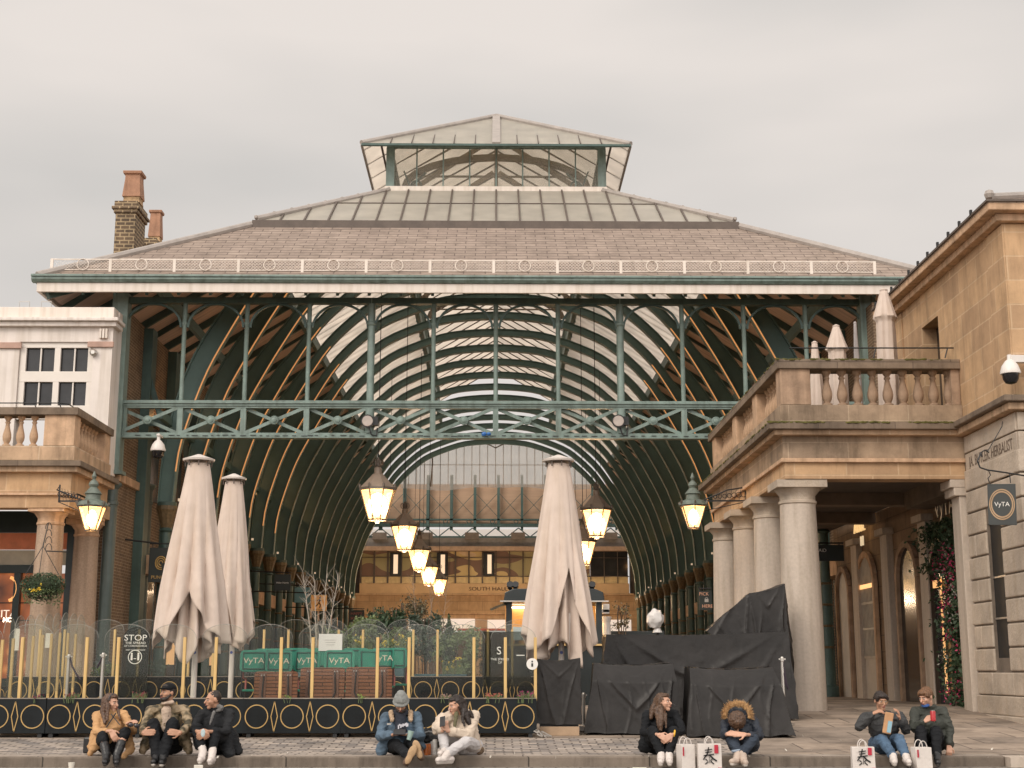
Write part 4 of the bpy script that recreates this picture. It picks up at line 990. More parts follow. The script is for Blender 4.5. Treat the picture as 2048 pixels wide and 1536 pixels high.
# chimneys
def chimney(px0, px1, ytop, Y, depth, pot_px, pot_y, label):
    a = P(px0, ytop, Y); b = P(px1, ytop, Y); zt_ = a.z; x0, x1 = a.x, b.x
    ch = thing('chimney_stack', label, 'chimney', ((x0 + x1) / 2, Y, 9.0), 'brick chimney stacks')
    mb = MB().box(x0, x1, Y, Y + depth, 9.0, zt_ - .42)
    part(ch, 'shaft', mb, M['brick_y'])
    cp = MB().box(x0 - .06, x1 + .06, Y - .06, Y + depth + .06, zt_ - .418, zt_ - .3).box(x0 - .12, x1 + .12, Y - .12, Y + depth + .12, zt_ - .298, zt_ - .2).box(x0 - .05, x1 + .05, Y - .05, Y + depth + .05, zt_ - .198, zt_)
    part(ch, 'corbel', cp, M['brick_y'], bev=.015)
    w = (x1 - x0) / 2; pc = (P(pot_px[0], pot_y[1], Y).x + P(pot_px[1], pot_y[1], Y).x) / 2; pw = (P(pot_px[1], pot_y[1], Y).x - P(pot_px[0], pot_y[1], Y).x) / 2 * 1.2
    fl = MB().lathe([(w * 1.2, zt_), (w * 1.1, zt_ + .12), (pw * 1.15, zt_ + .26)], (pc, Y + depth * .3, 0), 4, rot=PI / 4); part(ch, 'flaunching', fl, surf('mortar_cap', (.40, .27, .15), .9, var=.4, scale=6))
    z1 = zz(pot_y[0], Y); pts = [(pw * 1.25, zt_ + .2), (pw * 1.02, z1 - .28), (pw * 1.0, z1 - .12), (pw * 1.25, z1 - .1), (pw * 1.3, z1)]
    part(ch, 'chimney_pot', MB().lathe(pts, (pc, Y + depth * .3, 0), 4, rot=PI / 4), M['terracotta'], bev=.02)
    if depth > 5: part(ch, 'chimney_pot', MB().lathe(pts, (pc, Y + depth * .75, 0), 4, rot=PI / 4), M['terracotta'], bev=.02)
    return ch
chimney(233, 273, 402, 45.0, 1.3, (243, 278), (342, 398), 'tallest chimney stack of yellow brick with flared square clay pot')
chimney(283, 311, 476, 52.0, 2.2, (290, 314), (415, 478), 'lower brick chimney stack directly behind the tallest one')
chimney(360, 376, 488, 62.0, 1.2, (362, 374), (482, 490), 'tip of a small chimney just showing over the slate hip')

# ================================================================== RIGHT BUILDING
rb = thing('stone_market_building', 'golden ashlar building with rusticated base and balustraded portico right of the hall', 'building', (9, 26, .33))
RYF = 25.25; RXS = P(1561, 770, RYF).x; RXE = P(1921, 770, RYF).x; RYE = 33.7
def R_slab(name, y0p, y1p, proj, mat, par=None, bev=.01, top=None):
    z1, z0 = zz(y0p, RYF - proj), zz(y1p, RYF - proj)
    mb = MB().box(RXS - proj, RXE - .002, RYF - proj, RYF + .45, z0, z1)
    mb.box(RXS - proj, RXS + .45, RYF + .452, RYE + proj, z0, z1)
    return part(par or rb, name, mb, mat, bev=bev)
rbal = R_slab('balustrade', 808, 842, .03, M['sandstone_w'])
R_slab('rail', 716, 735, .06, M['stone_dark'], par=rbal)
pz0, pz1 = zz(808, RYF), zz(735, RYF)
xp = P(1621, 770, RYF).x
for (a, b, c, d) in ((RXS, xp, RYF, RYF + .42), (P(1903, 770, RYF).x, RXE - .004, RYF + .01, RYF + .42)):
    part(rbal, 'pedestal', MB().box(a, b, c, d, pz0, pz1), M['stone_plain_r'], bev=.01)
for Y in (27.9, 30.35, 33.25): part(rbal, 'pedestal', MB().box(RXS, RXS + .4, Y - .24, Y + .24, pz0, pz1), M['stone_plain'], bev=.01)
balusters(rbal, [(P(1653 + 30.4 * k, 770, RYF + .2).x, RYF + .2) for k in range(9)], pz0, pz1, M['stone_plain_r'], .10)
ys = []
for y0, y1 in ((RYF + .55, 27.6), (28.25, 30.05), (30.7, 32.95)):
    n = int((y1 - y0) / .27); ys += [y0 + (y1 - y0) * (k + .2) / n for k in range(n)]
balusters(rbal, [(RXS + .2, y) for y in ys], pz0, pz1, M['stone_plain'], .10)
R_slab('cornice', 842, 856, .30, M['stone_dark']); R_slab('cornice', 855.5, 868, .18, M['sandstone'])
R_slab('frieze', 868, 916, 0.0, M['sandstone_w']); R_slab('moulding', 915, 923, .05, M['stone_plain']); R_slab('architrave', 922.5, 957, -.02, M['ashlar'])
zc_ = zz(957, RYF)
part(rb, 'terrace_floor', MB().box(RXS + .46, 9.0, RYF + .46, RYE + .3, zz(885, RYF), zz(845, RYF)), M['stone_dark'])
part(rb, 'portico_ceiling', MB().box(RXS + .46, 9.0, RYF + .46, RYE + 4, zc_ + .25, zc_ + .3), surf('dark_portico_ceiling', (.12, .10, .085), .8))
part(rb, split=1, name='beam', mb=MB().box(RXS + .46, 9.0, 29.3, 29.7, zc_, zc_ + .248).box(RXS + .46, 9.0, 33.0, 33.4, zc_, zc_ + .248), mat=surf('stone_beam', (.22, .17, .13), .85, var=.2))
cx_ = P(1612, 1418, 25.75).x
for (y, x) in ((25.75, cx_), (28.3, cx_ - .02), (30.6, cx_ - .05), (33.3, cx_ - .08)):
    tuscan(rb, x, y, gz(y) - .02, zc_ - .002, .375, M['granite'], M['rustic'])
part(rb, 'pilaster', MB().box(RXE - .14, RXE + .2, 25.3, 25.75, .2, zc_ - .3).box(RXE - .24, RXE + .2, 25.262, 25.82, zc_ - .298, zc_ - .15).box(RXE - .3, RXE + .2, 25.26, 25.86, zc_ - .148, zc_ - .002), M['granite'], bev=.012)
# rusticated base: every block
mb = MB(); rnd = random.Random(11)
q_ = P(2030, 790, 1.0); RF = RXE / q_.x; S1, S0 = RXE / P(1983, 1180, 1.0).x, RXE / P(2013, 1180, 1.0).x
hc = .40; zb0 = -.02
rows = []
z = .62
mbx = MB()
while z < 4.45:
    rows.append(z); z += hc
for i, z in enumerate(rows):
    cuts = [25.28, S1 + 1.1 if i % 2 else S1 + .55, S1]
    if z + hc < 1.25: cuts = [25.28, 24.5, 23.9 if i % 2 else 23.5, RF + .02]
    elif z > 3.45: cuts = [25.28, 24.1, RF + .02]
    else: cuts = cuts + []
    segs = list(zip(cuts[1:], cuts[:-1]))
    if 1.25 <= z + hc and z <= 3.45: segs.append((RF + .02, S0))
    for a, b in segs:
        if b - a < .05: continue
        mbx.box(RXE - .035, RXE + .3, a + .008, b - .008, z + .014, z + hc - .014)
    xc = RXE - .03
    while xc < 15:
        w = .9 if (i % 2 == 0 or xc > 9) else .5
        mbx.box(xc + .008, xc + w - .008, RF - .035, RF + .3, z + .014, z + hc - .014) if not xc < RXE + .1 else mbx.box(RXE - .034, xc + w - .008, RF - .035, RF + .018, z + .014, z + hc - .014)
        xc += w
rust = part(rb, 'rusticated_wall', mbx, M['rustic'], bev=.022)
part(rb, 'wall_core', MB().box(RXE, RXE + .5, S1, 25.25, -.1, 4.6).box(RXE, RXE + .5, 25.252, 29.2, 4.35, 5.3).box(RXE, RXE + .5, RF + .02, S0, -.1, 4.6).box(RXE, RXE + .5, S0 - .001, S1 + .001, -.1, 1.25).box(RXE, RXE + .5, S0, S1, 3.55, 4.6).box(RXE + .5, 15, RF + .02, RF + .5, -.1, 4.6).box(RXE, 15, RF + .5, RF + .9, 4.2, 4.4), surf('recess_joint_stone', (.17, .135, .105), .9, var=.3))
part(rb, 'plinth', MB().box(RXE - .12, RXE - .001, RF - .12, 25.28, -.1, .30).box(RXE - .06, RXE - .0012, RF - .06, 25.28, .302, .62).box(RXE - .0, 15, RF - .12, RF - .0, -.1, .6), M['rustic'], bev=.02)
sw = part(rb, 'slit_window', MB().box(RXE + .05, RXE + .09, S0 - .05, S1 + .05, 1.2, 3.6), M['black'])
part(sw, 'window_bar', MB().box(RXE + .03, RXE + .048, S0, S1, 1.9, 1.93).box(RXE + .03, RXE + .048, S0, S1, 2.6, 2.63), M['steel'])
zi0, zi1 = 4.56, 4.90
part(rb, 'inscription_band', MB().box(RXE - .02, RXE + .3, RF + .021, 25.2, zi0 - .02, zi1).box(RXE + .0, 15, RF - .02, RF + .02, zi0 - .02, zi1), M['rustic'], bev=.008)
text(rb, 'inscription', 'JA. BUTLER. HERBALIST', (RXE - .024, (RF + 25.2) / 2, (zi0 + zi1) / 2 - .01), .27, surf('carved_letter_stone', (.16, .12, .09), .9, var=.2), rot=(PI / 2, 0, -PI / 2), ext=.003, sx=.78)
part(rb, 'course', MB().box(RXE - .03, RXE + .3, RF + .022, 25.2, 4.92, 5.22).box(RXE, 15, RF - .03, RF + .02, 4.92, 5.22), M['rustic'], bev=.015)
part(rb, 'string_cornice', MB().box(RXE - .18, RXE + .3, RF - .16, 25.25, 5.24, 5.36).box(RXE + .3, 15, RF - .16, RF + .02, 5.24, 5.36), M['sandstone'], bev=.015)
part(rb, 'string_cornice', MB().box(RXE - .28, RXE + .3, RF - .26, 25.25, 5.362, 5.47).box(RXE + .3, 15, RF - .26, RF + .02, 5.362, 5.47), M['stone_dark'], bev=.02)
# upper ashlar
za0, za1 = 4.6, 7.42 + CZ
wy0, wy1 = 26.3, 27.35
part(rb, 'upper_wall', MB().box(RXE, RXE + .5, RF, wy0, 5.2, za1).box(RXE, RXE + .5, wy1, 29.25, 5.2, za1).box(RXE, RXE + .5, wy0, wy1, 6.75 + CZ, za1).box(RXE + .5, 15, RF, RF + .5, 5.47, za1).box(RXE + .5, 15, 28.75, 29.25, 5.2, za1), M['ashlar'])
part(rb, split=1, name='quoin', mat=M['ashlar'], mb=MB().box(RXE - .03, RXE - .001, RF - .03, RF + .75, 5.472, za1 - .02).box(RXE, RXE + .7, RF - .03, RF - .001, 5.472, za1 - .02).box(RXE - .03, RXE - .001, 28.6, 29.28, 5.472, za1 - .02), bev=.006)
part(rb, 'upper_window', MB().box(RXE + .3, RXE + .33, wy0, wy1, 5.2, 6.75 + CZ), M['darkglass'])
part(rb, 'eaves_cornice', MB().box(RXE - .16, 15, RF - .16, 29.4, za1, za1 + .13).box(RXE - .34, 15, RF - .34, 29.6, za1 + .132, za1 + .27), M['stone_plain'], bev=.015)
part(rb, 'lead_gutter', MB().box(RXE - .38, 15, RF - .38, 29.62, za1 + .272, za1 + .31), M['bar'])
zr0 = za1 + .31; e0 = RXE - .36; f0 = RF - .36
mb = MB().slab([(e0, f0, zr0), (e0, 29.6, zr0), (e0 + 3, 29.6, zr0 + 1.1), (e0 + 3, f0 + 3, zr0 + 1.1)], .06, Vector((-.35, 0, 1)).normalized())
mb.slab([(e0, f0, zr0), (15, f0, zr0), (15, f0 + 3, zr0 + 1.1), (e0 + 3, f0 + 3, zr0 + 1.1)], .06, Vector((0, -.35, 1)).normalized())
part(rb, 'roof', mb, M['slate'])
mb = MB().tube([(e0 + .05, f0 + .05, zr0 + .05), (e0 + 3, f0 + 3, zr0 + 1.18)], .07, 8).ball((e0 + .06, f0 + .06, zr0 + .1), .09, 8)
part(rb, 'hip_roll', mb, M['lead'], True)
mb = MB(); y = f0 + .8
while y < 29.4: mb.obox((e0 - .01, y, zr0 + .03), (.04, .05, .09)); y += .62
part(rb, 'gutter_bracket', mb, M['black'], split=1)
# moss along the cornice edge and rail
mo = MB(); rnd = random.Random(17); mossm = surf('yellow_green_moss', (.115, .105, .028), .95, var=.5, scale=14, bump=.8, bscale=40)
for (zp, pr, den) in ((842, .30, 1.0), (716, .06, .45)):
    zm = zz(zp, RYF - pr); p = RXS - pr
    n_ = int(300 * den)
    for i in range(n_):
        x = rnd.uniform(p, RXE - .3); r = rnd.uniform(.015, .045)
        if mnoise.noise(Vector((x * 1.7, zp, 0))) > -.15: mo.ball((x, RYF - pr + rnd.uniform(.0, .03), zm - rnd.uniform(.0, .015)), (r * 1.6, r * .7, r * .55), 6)
    for i in range(n_):
        y = rnd.uniform(RYF - pr, RYE); r = rnd.uniform(.015, .045)
        if mnoise.noise(Vector((y * 1.1, zp, 3))) > -.2: mo.ball((p + rnd.uniform(.0, .03), y, zm - rnd.uniform(.0, .015)), (r * .7, r * 1.8, r * .55), 6)
ms_ = part(rb, 'moss', mo, mossm, True); ms_['kind'] = 'stuff'
# handrail on the balcony
mb = MB().tube([P(1578, 696, 25.5), P(1908, 696, 25.5)], .014, 6)
for px in (1895, 1752): mb.tube([P(px, 696, 25.5), P(px - 5, 716, 25.5)], .012, 6)
part(rbal, 'handrail', mb, M['black'])
# inner wall of the portico
IX = RXE + .55
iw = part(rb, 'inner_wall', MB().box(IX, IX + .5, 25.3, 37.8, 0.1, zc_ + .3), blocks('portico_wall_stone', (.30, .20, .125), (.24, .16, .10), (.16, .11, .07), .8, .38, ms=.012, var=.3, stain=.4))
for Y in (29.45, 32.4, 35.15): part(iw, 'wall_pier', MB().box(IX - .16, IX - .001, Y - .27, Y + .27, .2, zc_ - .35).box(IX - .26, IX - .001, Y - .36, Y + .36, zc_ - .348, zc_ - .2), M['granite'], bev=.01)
def archdoor(Y, w, h, mat, name, frame, proud=.05):
    zs = .33 + h - w / 2; pts = [(Y - w / 2, .34), (Y + w / 2, .34)] + [(Y + w / 2 * math.cos(a), zs + w / 2 * math.sin(a)) for a in [k * PI / 12 for k in range(13)]]
    d = part(iw, name, MB().prismx(pts, IX - proud, IX - .003), mat)
    o = MB(); W2 = w / 2 + .0
    arc = [(Y - W2, .34), (Y - W2, zs)] + [(Y - W2 * math.cos(a), zs + W2 * math.sin(a)) for a in [k * PI / 12 for k in range(13)]] + [(Y + W2, .34)]
    for p, q in zip(arc[:-1], arc[1:]): o.bar((IX - proud - .03, p[0], p[1]), (IX - proud - .03, q[0], q[1]), .14, .10, (1, 0, 0))
    part(d, 'frame', o, frame); return d, zs
M['doorgrey'] = surf('grey_white_joinery', (.55, .49, .42), .5, var=.1)
d, zs = archdoor(34.35, 1.5, 3.5, M['doorgrey'], 'arched_door', M['stone_plain'])
mb = MB()
for k in range(-5, 6): mb.box(IX - .085, IX - .052, 34.35 + k * .125 - .02, 34.35 + k * .125 + .02, 1.35, zs + math.sqrt(max(.01, .72 ** 2 - (k * .125) ** 2)) - .03)
for z in (1.32, 2.0, 2.62): mb.box(IX - .087, IX - .05, 33.65, 35.05, z, z + .05)
part(d, 'glazing_bar', mb, surf('pale_bar', (.50, .45, .38), .5))
part(d, 'glass', MB().box(IX - .052, IX - .0505, 33.68, 35.02, 1.36, zs + .1), M['darkglass'])
mb = MB(); mb.box(IX - .11, IX - .088, 33.7, 35.0, zs - .08, zs + .02); part(d, 'transom_light', mb, emit('lit_transom', (1, .5, .18), 1.2))
archdoor(30.9, 1.55, 3.45, M['darkglass'], 'arched_opening', M['stone_plain_r'])
d, _ = archdoor(28.55, 1.3, 3.3, M['darkglass'], 'glazed_door', surf('dark_bronze_frame', (.05, .035, .025), .4))
part(d, 'lit_frame', MB().box(IX - .12, IX - .09, 28.5, 28.56, .6, 2.9).box(IX - .12, IX - .09, 28.5, 29.0, 2.7, 2.85), emit('warm_lit_frame', (1, .48, .15), .8))
archdoor(36.7, 1.3, 3.3, M['doorgrey'], 'arched_window', M['stone_plain_r'])
text(iw, 'lettering', 'VyTA', (IX - .06, 28.1, 4.28), .55, M['steel'], rot=(PI / 2, 0, -PI / 2), ext=.02)
text(iw, 'lettering', 'AUBL', (IX - .2, 34.3, 4.5), .42, emit('yellow_letters', (1, .62, .25), .8), rot=(PI / 2, 0, -PI / 2), ext=.02)
text(iw, 'lettering', 'N', (IX - .2, 34.1, 4.12), .34, emit('white_letter', (1, .75, .45), .6), rot=(PI / 2, 0, -PI / 2), ext=.02)
# ================================================================== HANGING LANTERNS
def lantern(px, py, X_, label, group='hexagonal lanterns hung along the hall', scale=1.0):
    Y = abs(X_ / (px - 990) * FPX); c = P(px, py, Y); s = scale
    t = thing('hanging_lantern', label, 'lantern', c, group)
    x, y, z = c; zt = z + .42 * s; zb = z - .36 * s; R1 = .47 * s; R0 = .23 * s; n = 8; ro = PI / 8
    part(t, 'glass', MB().lathe([(R0, zb), (R1 * .97, zt)], (x, y, 0), n, rot=ro), M['lampglass'])
    part(t, 'bulb', MB().ball((x, y, z + .04), (.24, .24, .30), 10), M['bulb'], True)
    fr = MB()
    for k in range(n):
        a = 2 * PI * k / n + ro; ca, sa = math.cos(a), math.sin(a)
        fr.bar((x + R0 * ca, y + R0 * sa, zb), (x + R1 * ca, y + R1 * sa, zt), .028, .028); a2 = a + 2 * PI / n
        fr.bar((x + R0 * ca, y + R0 * sa, zb), (x + R0 * math.cos(a2), y + R0 * math.sin(a2), zb), .03, .04)
        fr.bar((x + R1 * ca, y + R1 * sa, zt), (x + R1 * math.cos(a2), y + R1 * math.sin(a2), zt), .05, .07)
        fr.ball((x + R1 * 1.03 * ca, y + R1 * 1.03 * sa, zt + .07), (.035, .035, .07), 6)
    fr.lathe([(.05, zb - .08), (.10, zb - .03), (.06, zb)], (x, y, 0), 8); fr.lathe([(.012, zb), (.018, z - .05)], (x, y, 0), 6)
    part(t, 'frame', fr, M['lamproof'])
    part(t, 'cap', MB().lathe([(R1 * 1.04, zt + .03), (R1 * .74, zt + .17 * s), (R1 * .30, zt + .40 * s), (R1 * .22, zt + .42 * s), (R1 * .22, zt + .54 * s), (R1 * .15, zt + .58 * s)], (x, y, 0), n, rot=ro), surf('brown_lamp_roof', (.26, .20, .155), .5, var=.15) if 'brown_lamp_roof' not in bpy.data.materials else bpy.data.materials['brown_lamp_roof'])
    cr = MB()
    for k in range(6):
        a = PI * k / 3; q = Vector((x + .09 * math.cos(a), y + .09 * math.sin(a), zt + .68 * s)); cr.tube([q + Vector((.05 * math.cos(a) * math.cos(u), .05 * math.sin(a) * math.cos(u), .09 * math.sin(u))) for u in [j * PI / 4 for j in range(9)]], .012, 4, cap=False)
    cr.lathe([(.03, zt + .56 * s), (.05, zt + .7 * s), (.02, zt + .84 * s)], (x, y, 0), 8)
    part(t, 'crown', cr, M['lamproof'])
    lamp('lantern_glow', (x, y, zb - .22), 85, (1, .70, .45), .12)
    part(t, 'rod', MB().tube([(x, y, zt + .8 * s), (x, y, min(13.6, zr(min(T2, y - HY)) - .6))], .011, 6), M['black'])
lantern(755, 1012, -3.0, 'largest lit hanging lantern, nearest the entrance on the left side of the hall')
lantern(809, 1078, -3.0, 'lit hanging lantern second in the row behind the largest one')
lantern(838, 1122, -3.0, 'lit hanging lantern in the middle of the left row of five')
lantern(857.5, 1153, -3.0, 'lit hanging lantern fourth in the left row, overlapping the smallest')
lantern(878, 1175, -3.0, 'smallest lit hanging lantern at the far end of the left row')
lantern(1193, 1048, 3.0, 'lit hanging lantern in full view right of the tall parasol')
lantern(1166, 1108, 3.0, 'lit hanging lantern half hidden behind the right-hand parasol')

def bracket_lamp(px, py, Y, sx, wall, label):
    c = P(px, py, Y); x, y, z = c
    t = thing('bracket_lamp', label, 'lamp', c, 'verdigris capped wall lamps')
    zt, zb = z + .26, z - .26; n = 6; ro = PI / 6; R1, R0 = .31, .13
    part(t, 'glass', MB().lathe([(R0, zb), (R1 * .95, zt)], (x, y, 0), n, rot=ro), M['lampglass'])
    part(t, 'bulb', MB().ball((x, y, z), (.11, .11, .19), 10), M['bulb'], True)
    fr = MB()
    for k in range(n):
        a = 2 * PI * k / n + ro; a2 = a + 2 * PI / n; f = lambda r, a_, zz_: (x + r * math.cos(a_), y + r * math.sin(a_), zz_)
        fr.bar(f(R0, a, zb), f(R1, a, zt), .022, .022); fr.bar(f(R0, a, zb), f(R0, a2, zb), .025, .03); fr.bar(f(R1, a, zt), f(R1, a2, zt), .04, .05)
        fr.bar(f(R1 * 1.0, a, zt + .02), f(R1 * 1.15, a, zt + .10), .03, .05)
    part(t, 'frame', fr, M['lamproof'])
    part(t, 'cap', MB().lathe([(R1 * 1.12, zt + .01), (R1 * .95, zt + .10), (R1 * .55, zt + .15), (R1 * .52, zt + .25), (R1 * .62, zt + .28), (R1 * .42, zt + .36), (R1 * .26, zt + .42), (R1 * .36, zt + .48), (R1 * .30, zt + .54), (.03, zt + .60), (.055, zt + .66), (.01, zt + .78)], (x, y, 0), 12), M['copper'], True)
    br = MB(); zb_ = zt + .12; wx = wall
    br.bar((x + sx * .1, y, zb_), (wx, y, zb_), .03, .035)
    br.tube([(x + sx * .25, y, zb_ + .02), (x + sx * .5, y, zb_ + .12), (x + sx * .8, y, zb_ + .25), (wx, y, zb_ + .32)], .018, 6)
    br.bar((wx, y, zb_ - .03), (wx, y, zb_ + .36), .03, .03, (0, 1, 0)); br.tube([(x + sx * .2, y, zb_ - .25), (wx, y, zb_ - .02)], .01, 5)
    L_ = abs(wx - x)
    for k in range(7):
        f = .42 + .09 * k; h = .10 + .16 * (f - .3) ; cc = Vector((x + sx * L_ * f, y, zb_ + h * .75)); r = .035 + .05 * (f - .35)
        br.tube([cc + Vector((r * math.cos(u), 0, r * math.sin(u))) for u in [j * PI / 5 for j in range(11)]], .008, 4, cap=False)
        br.bar((cc.x, y, zb_), (cc.x + sx * .05, y, zb_ + h * 1.5), .008, .008)
    part(t, 'bracket', br, M['black'])
    if sx > 0: t.scale = (.90, .90, .90)
bracket_lamp(183.5, 1037, 30.6, -1, P(118, 1000, 30.6).x, 'lit bracket lamp hanging left of the brick flank beneath the stone terrace')
c9 = P(1387, 1034, 29.3); bracket_lamp(1387, 1034, 29.3, 1, c9.x + (RXS + .02 - c9.x) / .90, 'lit bracket lamp on scrolled iron arm beside the portico columns')

# ================================================================== CAMERAS AND FLOODLIGHTS
def dome(px, py, Y, s, arm, label):
    c = P(px, py, Y); t = thing('dome_camera', label, 'camera', c, 'white dome security cameras')
    part(t, 'housing', MB().lathe([(.16 * s, 0), (.165 * s, .03 * s), (.13 * s, .14 * s), (.07 * s, .22 * s), (.04 * s, .24 * s), (.035 * s, .32 * s)], c, 20), M['whiteplastic'], True)
    part(t, 'lens_dome', MB().lathe([(.03 * s, -.17 * s), (.09 * s, -.15 * s), (.125 * s, -.09 * s), (.135 * s, -.002)], c, 20), surf('smoked_dome', (.012, .012, .014), .15) if 'smoked_dome' not in bpy.data.materials else bpy.data.materials['smoked_dome'], True)
    part(t, 'bracket', arm(c), M['whiteplastic'], bev=.006)
dome(316, 902, 34.6, 1.15, lambda c: MB().tube([c + Vector((0, 0, .3)), c + Vector((0, 0, .44))], .03, 8).obox(c + Vector((0, .1, .4)), (.08, .35, .05)), 'white dome camera hanging under the iron truss near the left pillar')
dome(2021, 748, 22.3, 1.0, lambda c: MB().bar(c + Vector((0, 0, .25)), c + Vector((.45, .12, .27)), .12, .12).obox(c + Vector((.5, .2, .22)), (.14, .22, .3)), 'white dome camera on the corner of the ashlar wall above the cornice')
for px, lab in ((735, 'round floodlight fixed to the truss below the left thick post'), (1237, 'round floodlight fixed to the truss below the right thick post')):
    c = P(px, 842, 34.75); t = thing('floodlight', lab, 'floodlight', c, 'floodlights on the truss')
    ax = Matrix(((1, 0, 0), (0, 0, 1), (0, -1, 0))) @ Matrix.Rotation(PI, 3, 'X')
    part(t, 'body', MB().lathe([(.10, -.24), (.15, -.14), (.17, -.02), (.17, 0)], c, 16, ax).box(c.x - .03, c.x + .26, c.y + .02, c.y + .2, c.z - .1, c.z + .12), M['black'], True)
    part(t, 'lens', MB().lathe([(.14, .002), (.13, .02)], c, 16, ax), surf('floodlight_lens', (.42, .36, .32), .2) if 'floodlight_lens' not in bpy.data.materials else bpy.data.materials['floodlight_lens'])
    part(t, 'bracket', MB().tube([c + Vector((.02, .05, -.1)), c + Vector((.1, .05, -.34)), c + Vector((.22, .12, -.36)), c + Vector((.24, .15, -.15))], .02, 6), M['black'])
c = P(968, 868, 34.75); solo('blue_lantern', 'small blue bundle caught on the bottom chord of the truss', 'bundle', MB().ball(c, (.07, .06, .06), 8).ball(c + Vector((.12, 0, 0)), (.06, .06, .05), 8), surf('blue_plastic', (.03, .14, .42), .4), c, sm=True)

# ================================================================== PARASOLS
def parasol(px, ytop, ymid, yhem, wb, Y, pole_px, label, seed, rtop=.17, square=True, openang=-PI / 2, openh=.45, wide=.7, group='large closed beige parasols'):
    rnd = random.Random(seed)
    top = P(px, ytop, Y); hem = P(px, yhem, Y).z; zt = top.z - .10; x, y = top.x, top.y
    rb_ = wb / 2 / FPX * Y; g = gz(Y)
    t = thing('closed_parasol', label, 'parasol', (x, y, g), group)
    px_ = P(pole_px, 1390, Y).x
    part(t, 'pole', MB().lathe([(.045, g), (.045, zt)], (px_ * .0 + x + (px_ - x) * .8, y, 0), 14).box(px_ - .35, px_ + .35, y - .35, y + .35, g - .01, g + .06), M['white_pole'], True)
    part(t, 'top_cap', MB().lathe([(rtop * 1.45, zt + .04), (rtop * 1.5, zt + .07), (rtop * .8, zt + .11), (.03, zt + .15)], (x, y, 0), 24), M['white_pole'], True)
    fr = MB()
    for k in range(8):
        a = 2 * PI * k / 8 + .2; fr.lathe([(.012, zt - .05), (.012, zt + .05)], (x + rtop * 1.2 * math.cos(a), y + rtop * 1.2 * math.sin(a), 0), 6)
    part(t, 'cap_pin', fr, M['bar'])
    ph = [rnd.uniform(0, 6.28) for _ in range(8)]
    def canopy(rs, hemz, open_, nfold, amp, thick=.012, rot=0):
        n = 160; m = 44; vs = []; fs = []
        for j in range(n):
            a = 2 * PI * j / n
            d = abs((a - openang + PI) % (2 * PI) - PI)
            lift = (openh * (zt - hemz)) * max(0, 1 - (d / wide) ** 1.0) if open_ else 0
            hz = hemz + lift + .10 * math.sin(2 * a + ph[0]) * (1 if open_ else .5) + .16 * math.cos(4 * a + ph[1]) + .04 * math.sin(7 * a + ph[2])
            for i in range(m + 1):
                f = i / m; z = zt + (hz - zt) * f; F = (zt - z) / (zt - hemz)
                r = rtop + (rb_ * rs - rtop) * (F ** .92)
                w = min(1, F * 1.4)
                fold = math.sin(nfold * a + ph[3] + 1.2 * F) ; fold2 = math.sin((nfold * 2 + 1) * a + ph[4] - 2 * F)
                r *= 1 + amp * w * (abs(fold) ** .7 - .6) + amp * .32 * w * fold2 + .05 * w * F * F * math.sin(23 * a + ph[6] + 3 * F) * (.4 + .6 * math.sin(2 * a + ph[7])) + .02 * math.sin(3 * a + 5 * F + ph[5])
                if open_ and d < wide * 1.25:     # edges of the gap curl outwards
                    r += .10 * max(0, F - .45) * (1 - abs(d / wide - .6))
                vs.append((x + r * math.cos(a) * 1.0, y + r * math.sin(a) * .92, z))
        for j in range(n):
            j2 = (j + 1) % n
            for i in range(m): fs.append((j * (m + 1) + i, j2 * (m + 1) + i, j2 * (m + 1) + i + 1, j * (m + 1) + i + 1))
        return MB().add(vs, fs)
    o = part(t, 'canopy', canopy(1.0, hem, True, 5, .22), M['canvas'], 60)
    so = o.modifiers.new('cloth', 'SOLIDIFY'); so.thickness = .012
    o = part(t, 'inner_fold', canopy(.66, hem - .10, False, 5, .42), M['canvas'], 60)
    so = o.modifiers.new('cloth', 'SOLIDIFY'); so.thickness = .012
    st = MB()
    for k in range(6):
        a = PI * k / 3 + .3; st.tube([(x + .10 * math.cos(a), y + .10 * math.sin(a), zt - .3), (x + .16 * math.cos(a), y + .16 * math.sin(a), hem + .25)], .016, 6)
    st.box(x - .09, x + .09, y - .09, y + .09, hem + .25, hem + .75); st.box(x + .05, x + .17, y - .22, y - .1, hem + .05, hem + .5)
    part(t, 'strut', st, M['white_pole'], split=1)
    part(t, 'pole_badge', MB().lathe([(.025, 0), (.025, .008)], (x + (px_ - x) * .8, y - .046, P(px, 1305, Y).z), 12, Matrix(((1, 0, 0), (0, 0, 1), (0, -1, 0))) @ Matrix.Rotation(PI, 3, 'X')), surf('blue_badge', (.05, .08, .30), .4) if 'blue_badge' not in bpy.data.materials else bpy.data.materials['blue_badge'])
    return t
parasol(398, 915, 1145, 1285, 142, 22.2, 389, 'tallest closed beige parasol, its hem parted at the front, left of the chairs', 3, openang=-PI / 2 + .05, openh=.38, wide=.62)
parasol(468, 953, 1150, 1272, 100, 25.0, 463, 'slimmer closed beige parasol tucked against the right side of the tallest one', 8, rtop=.15, openang=-PI / 2 - .15, openh=.34, wide=.6)
parasol(1117, 916, 1160, 1292, 138, 22.2, 1124, 'closed beige parasol with folded flap standing before the black kiosk', 15, openang=-PI / 2 + .35, openh=.42, wide=.62)
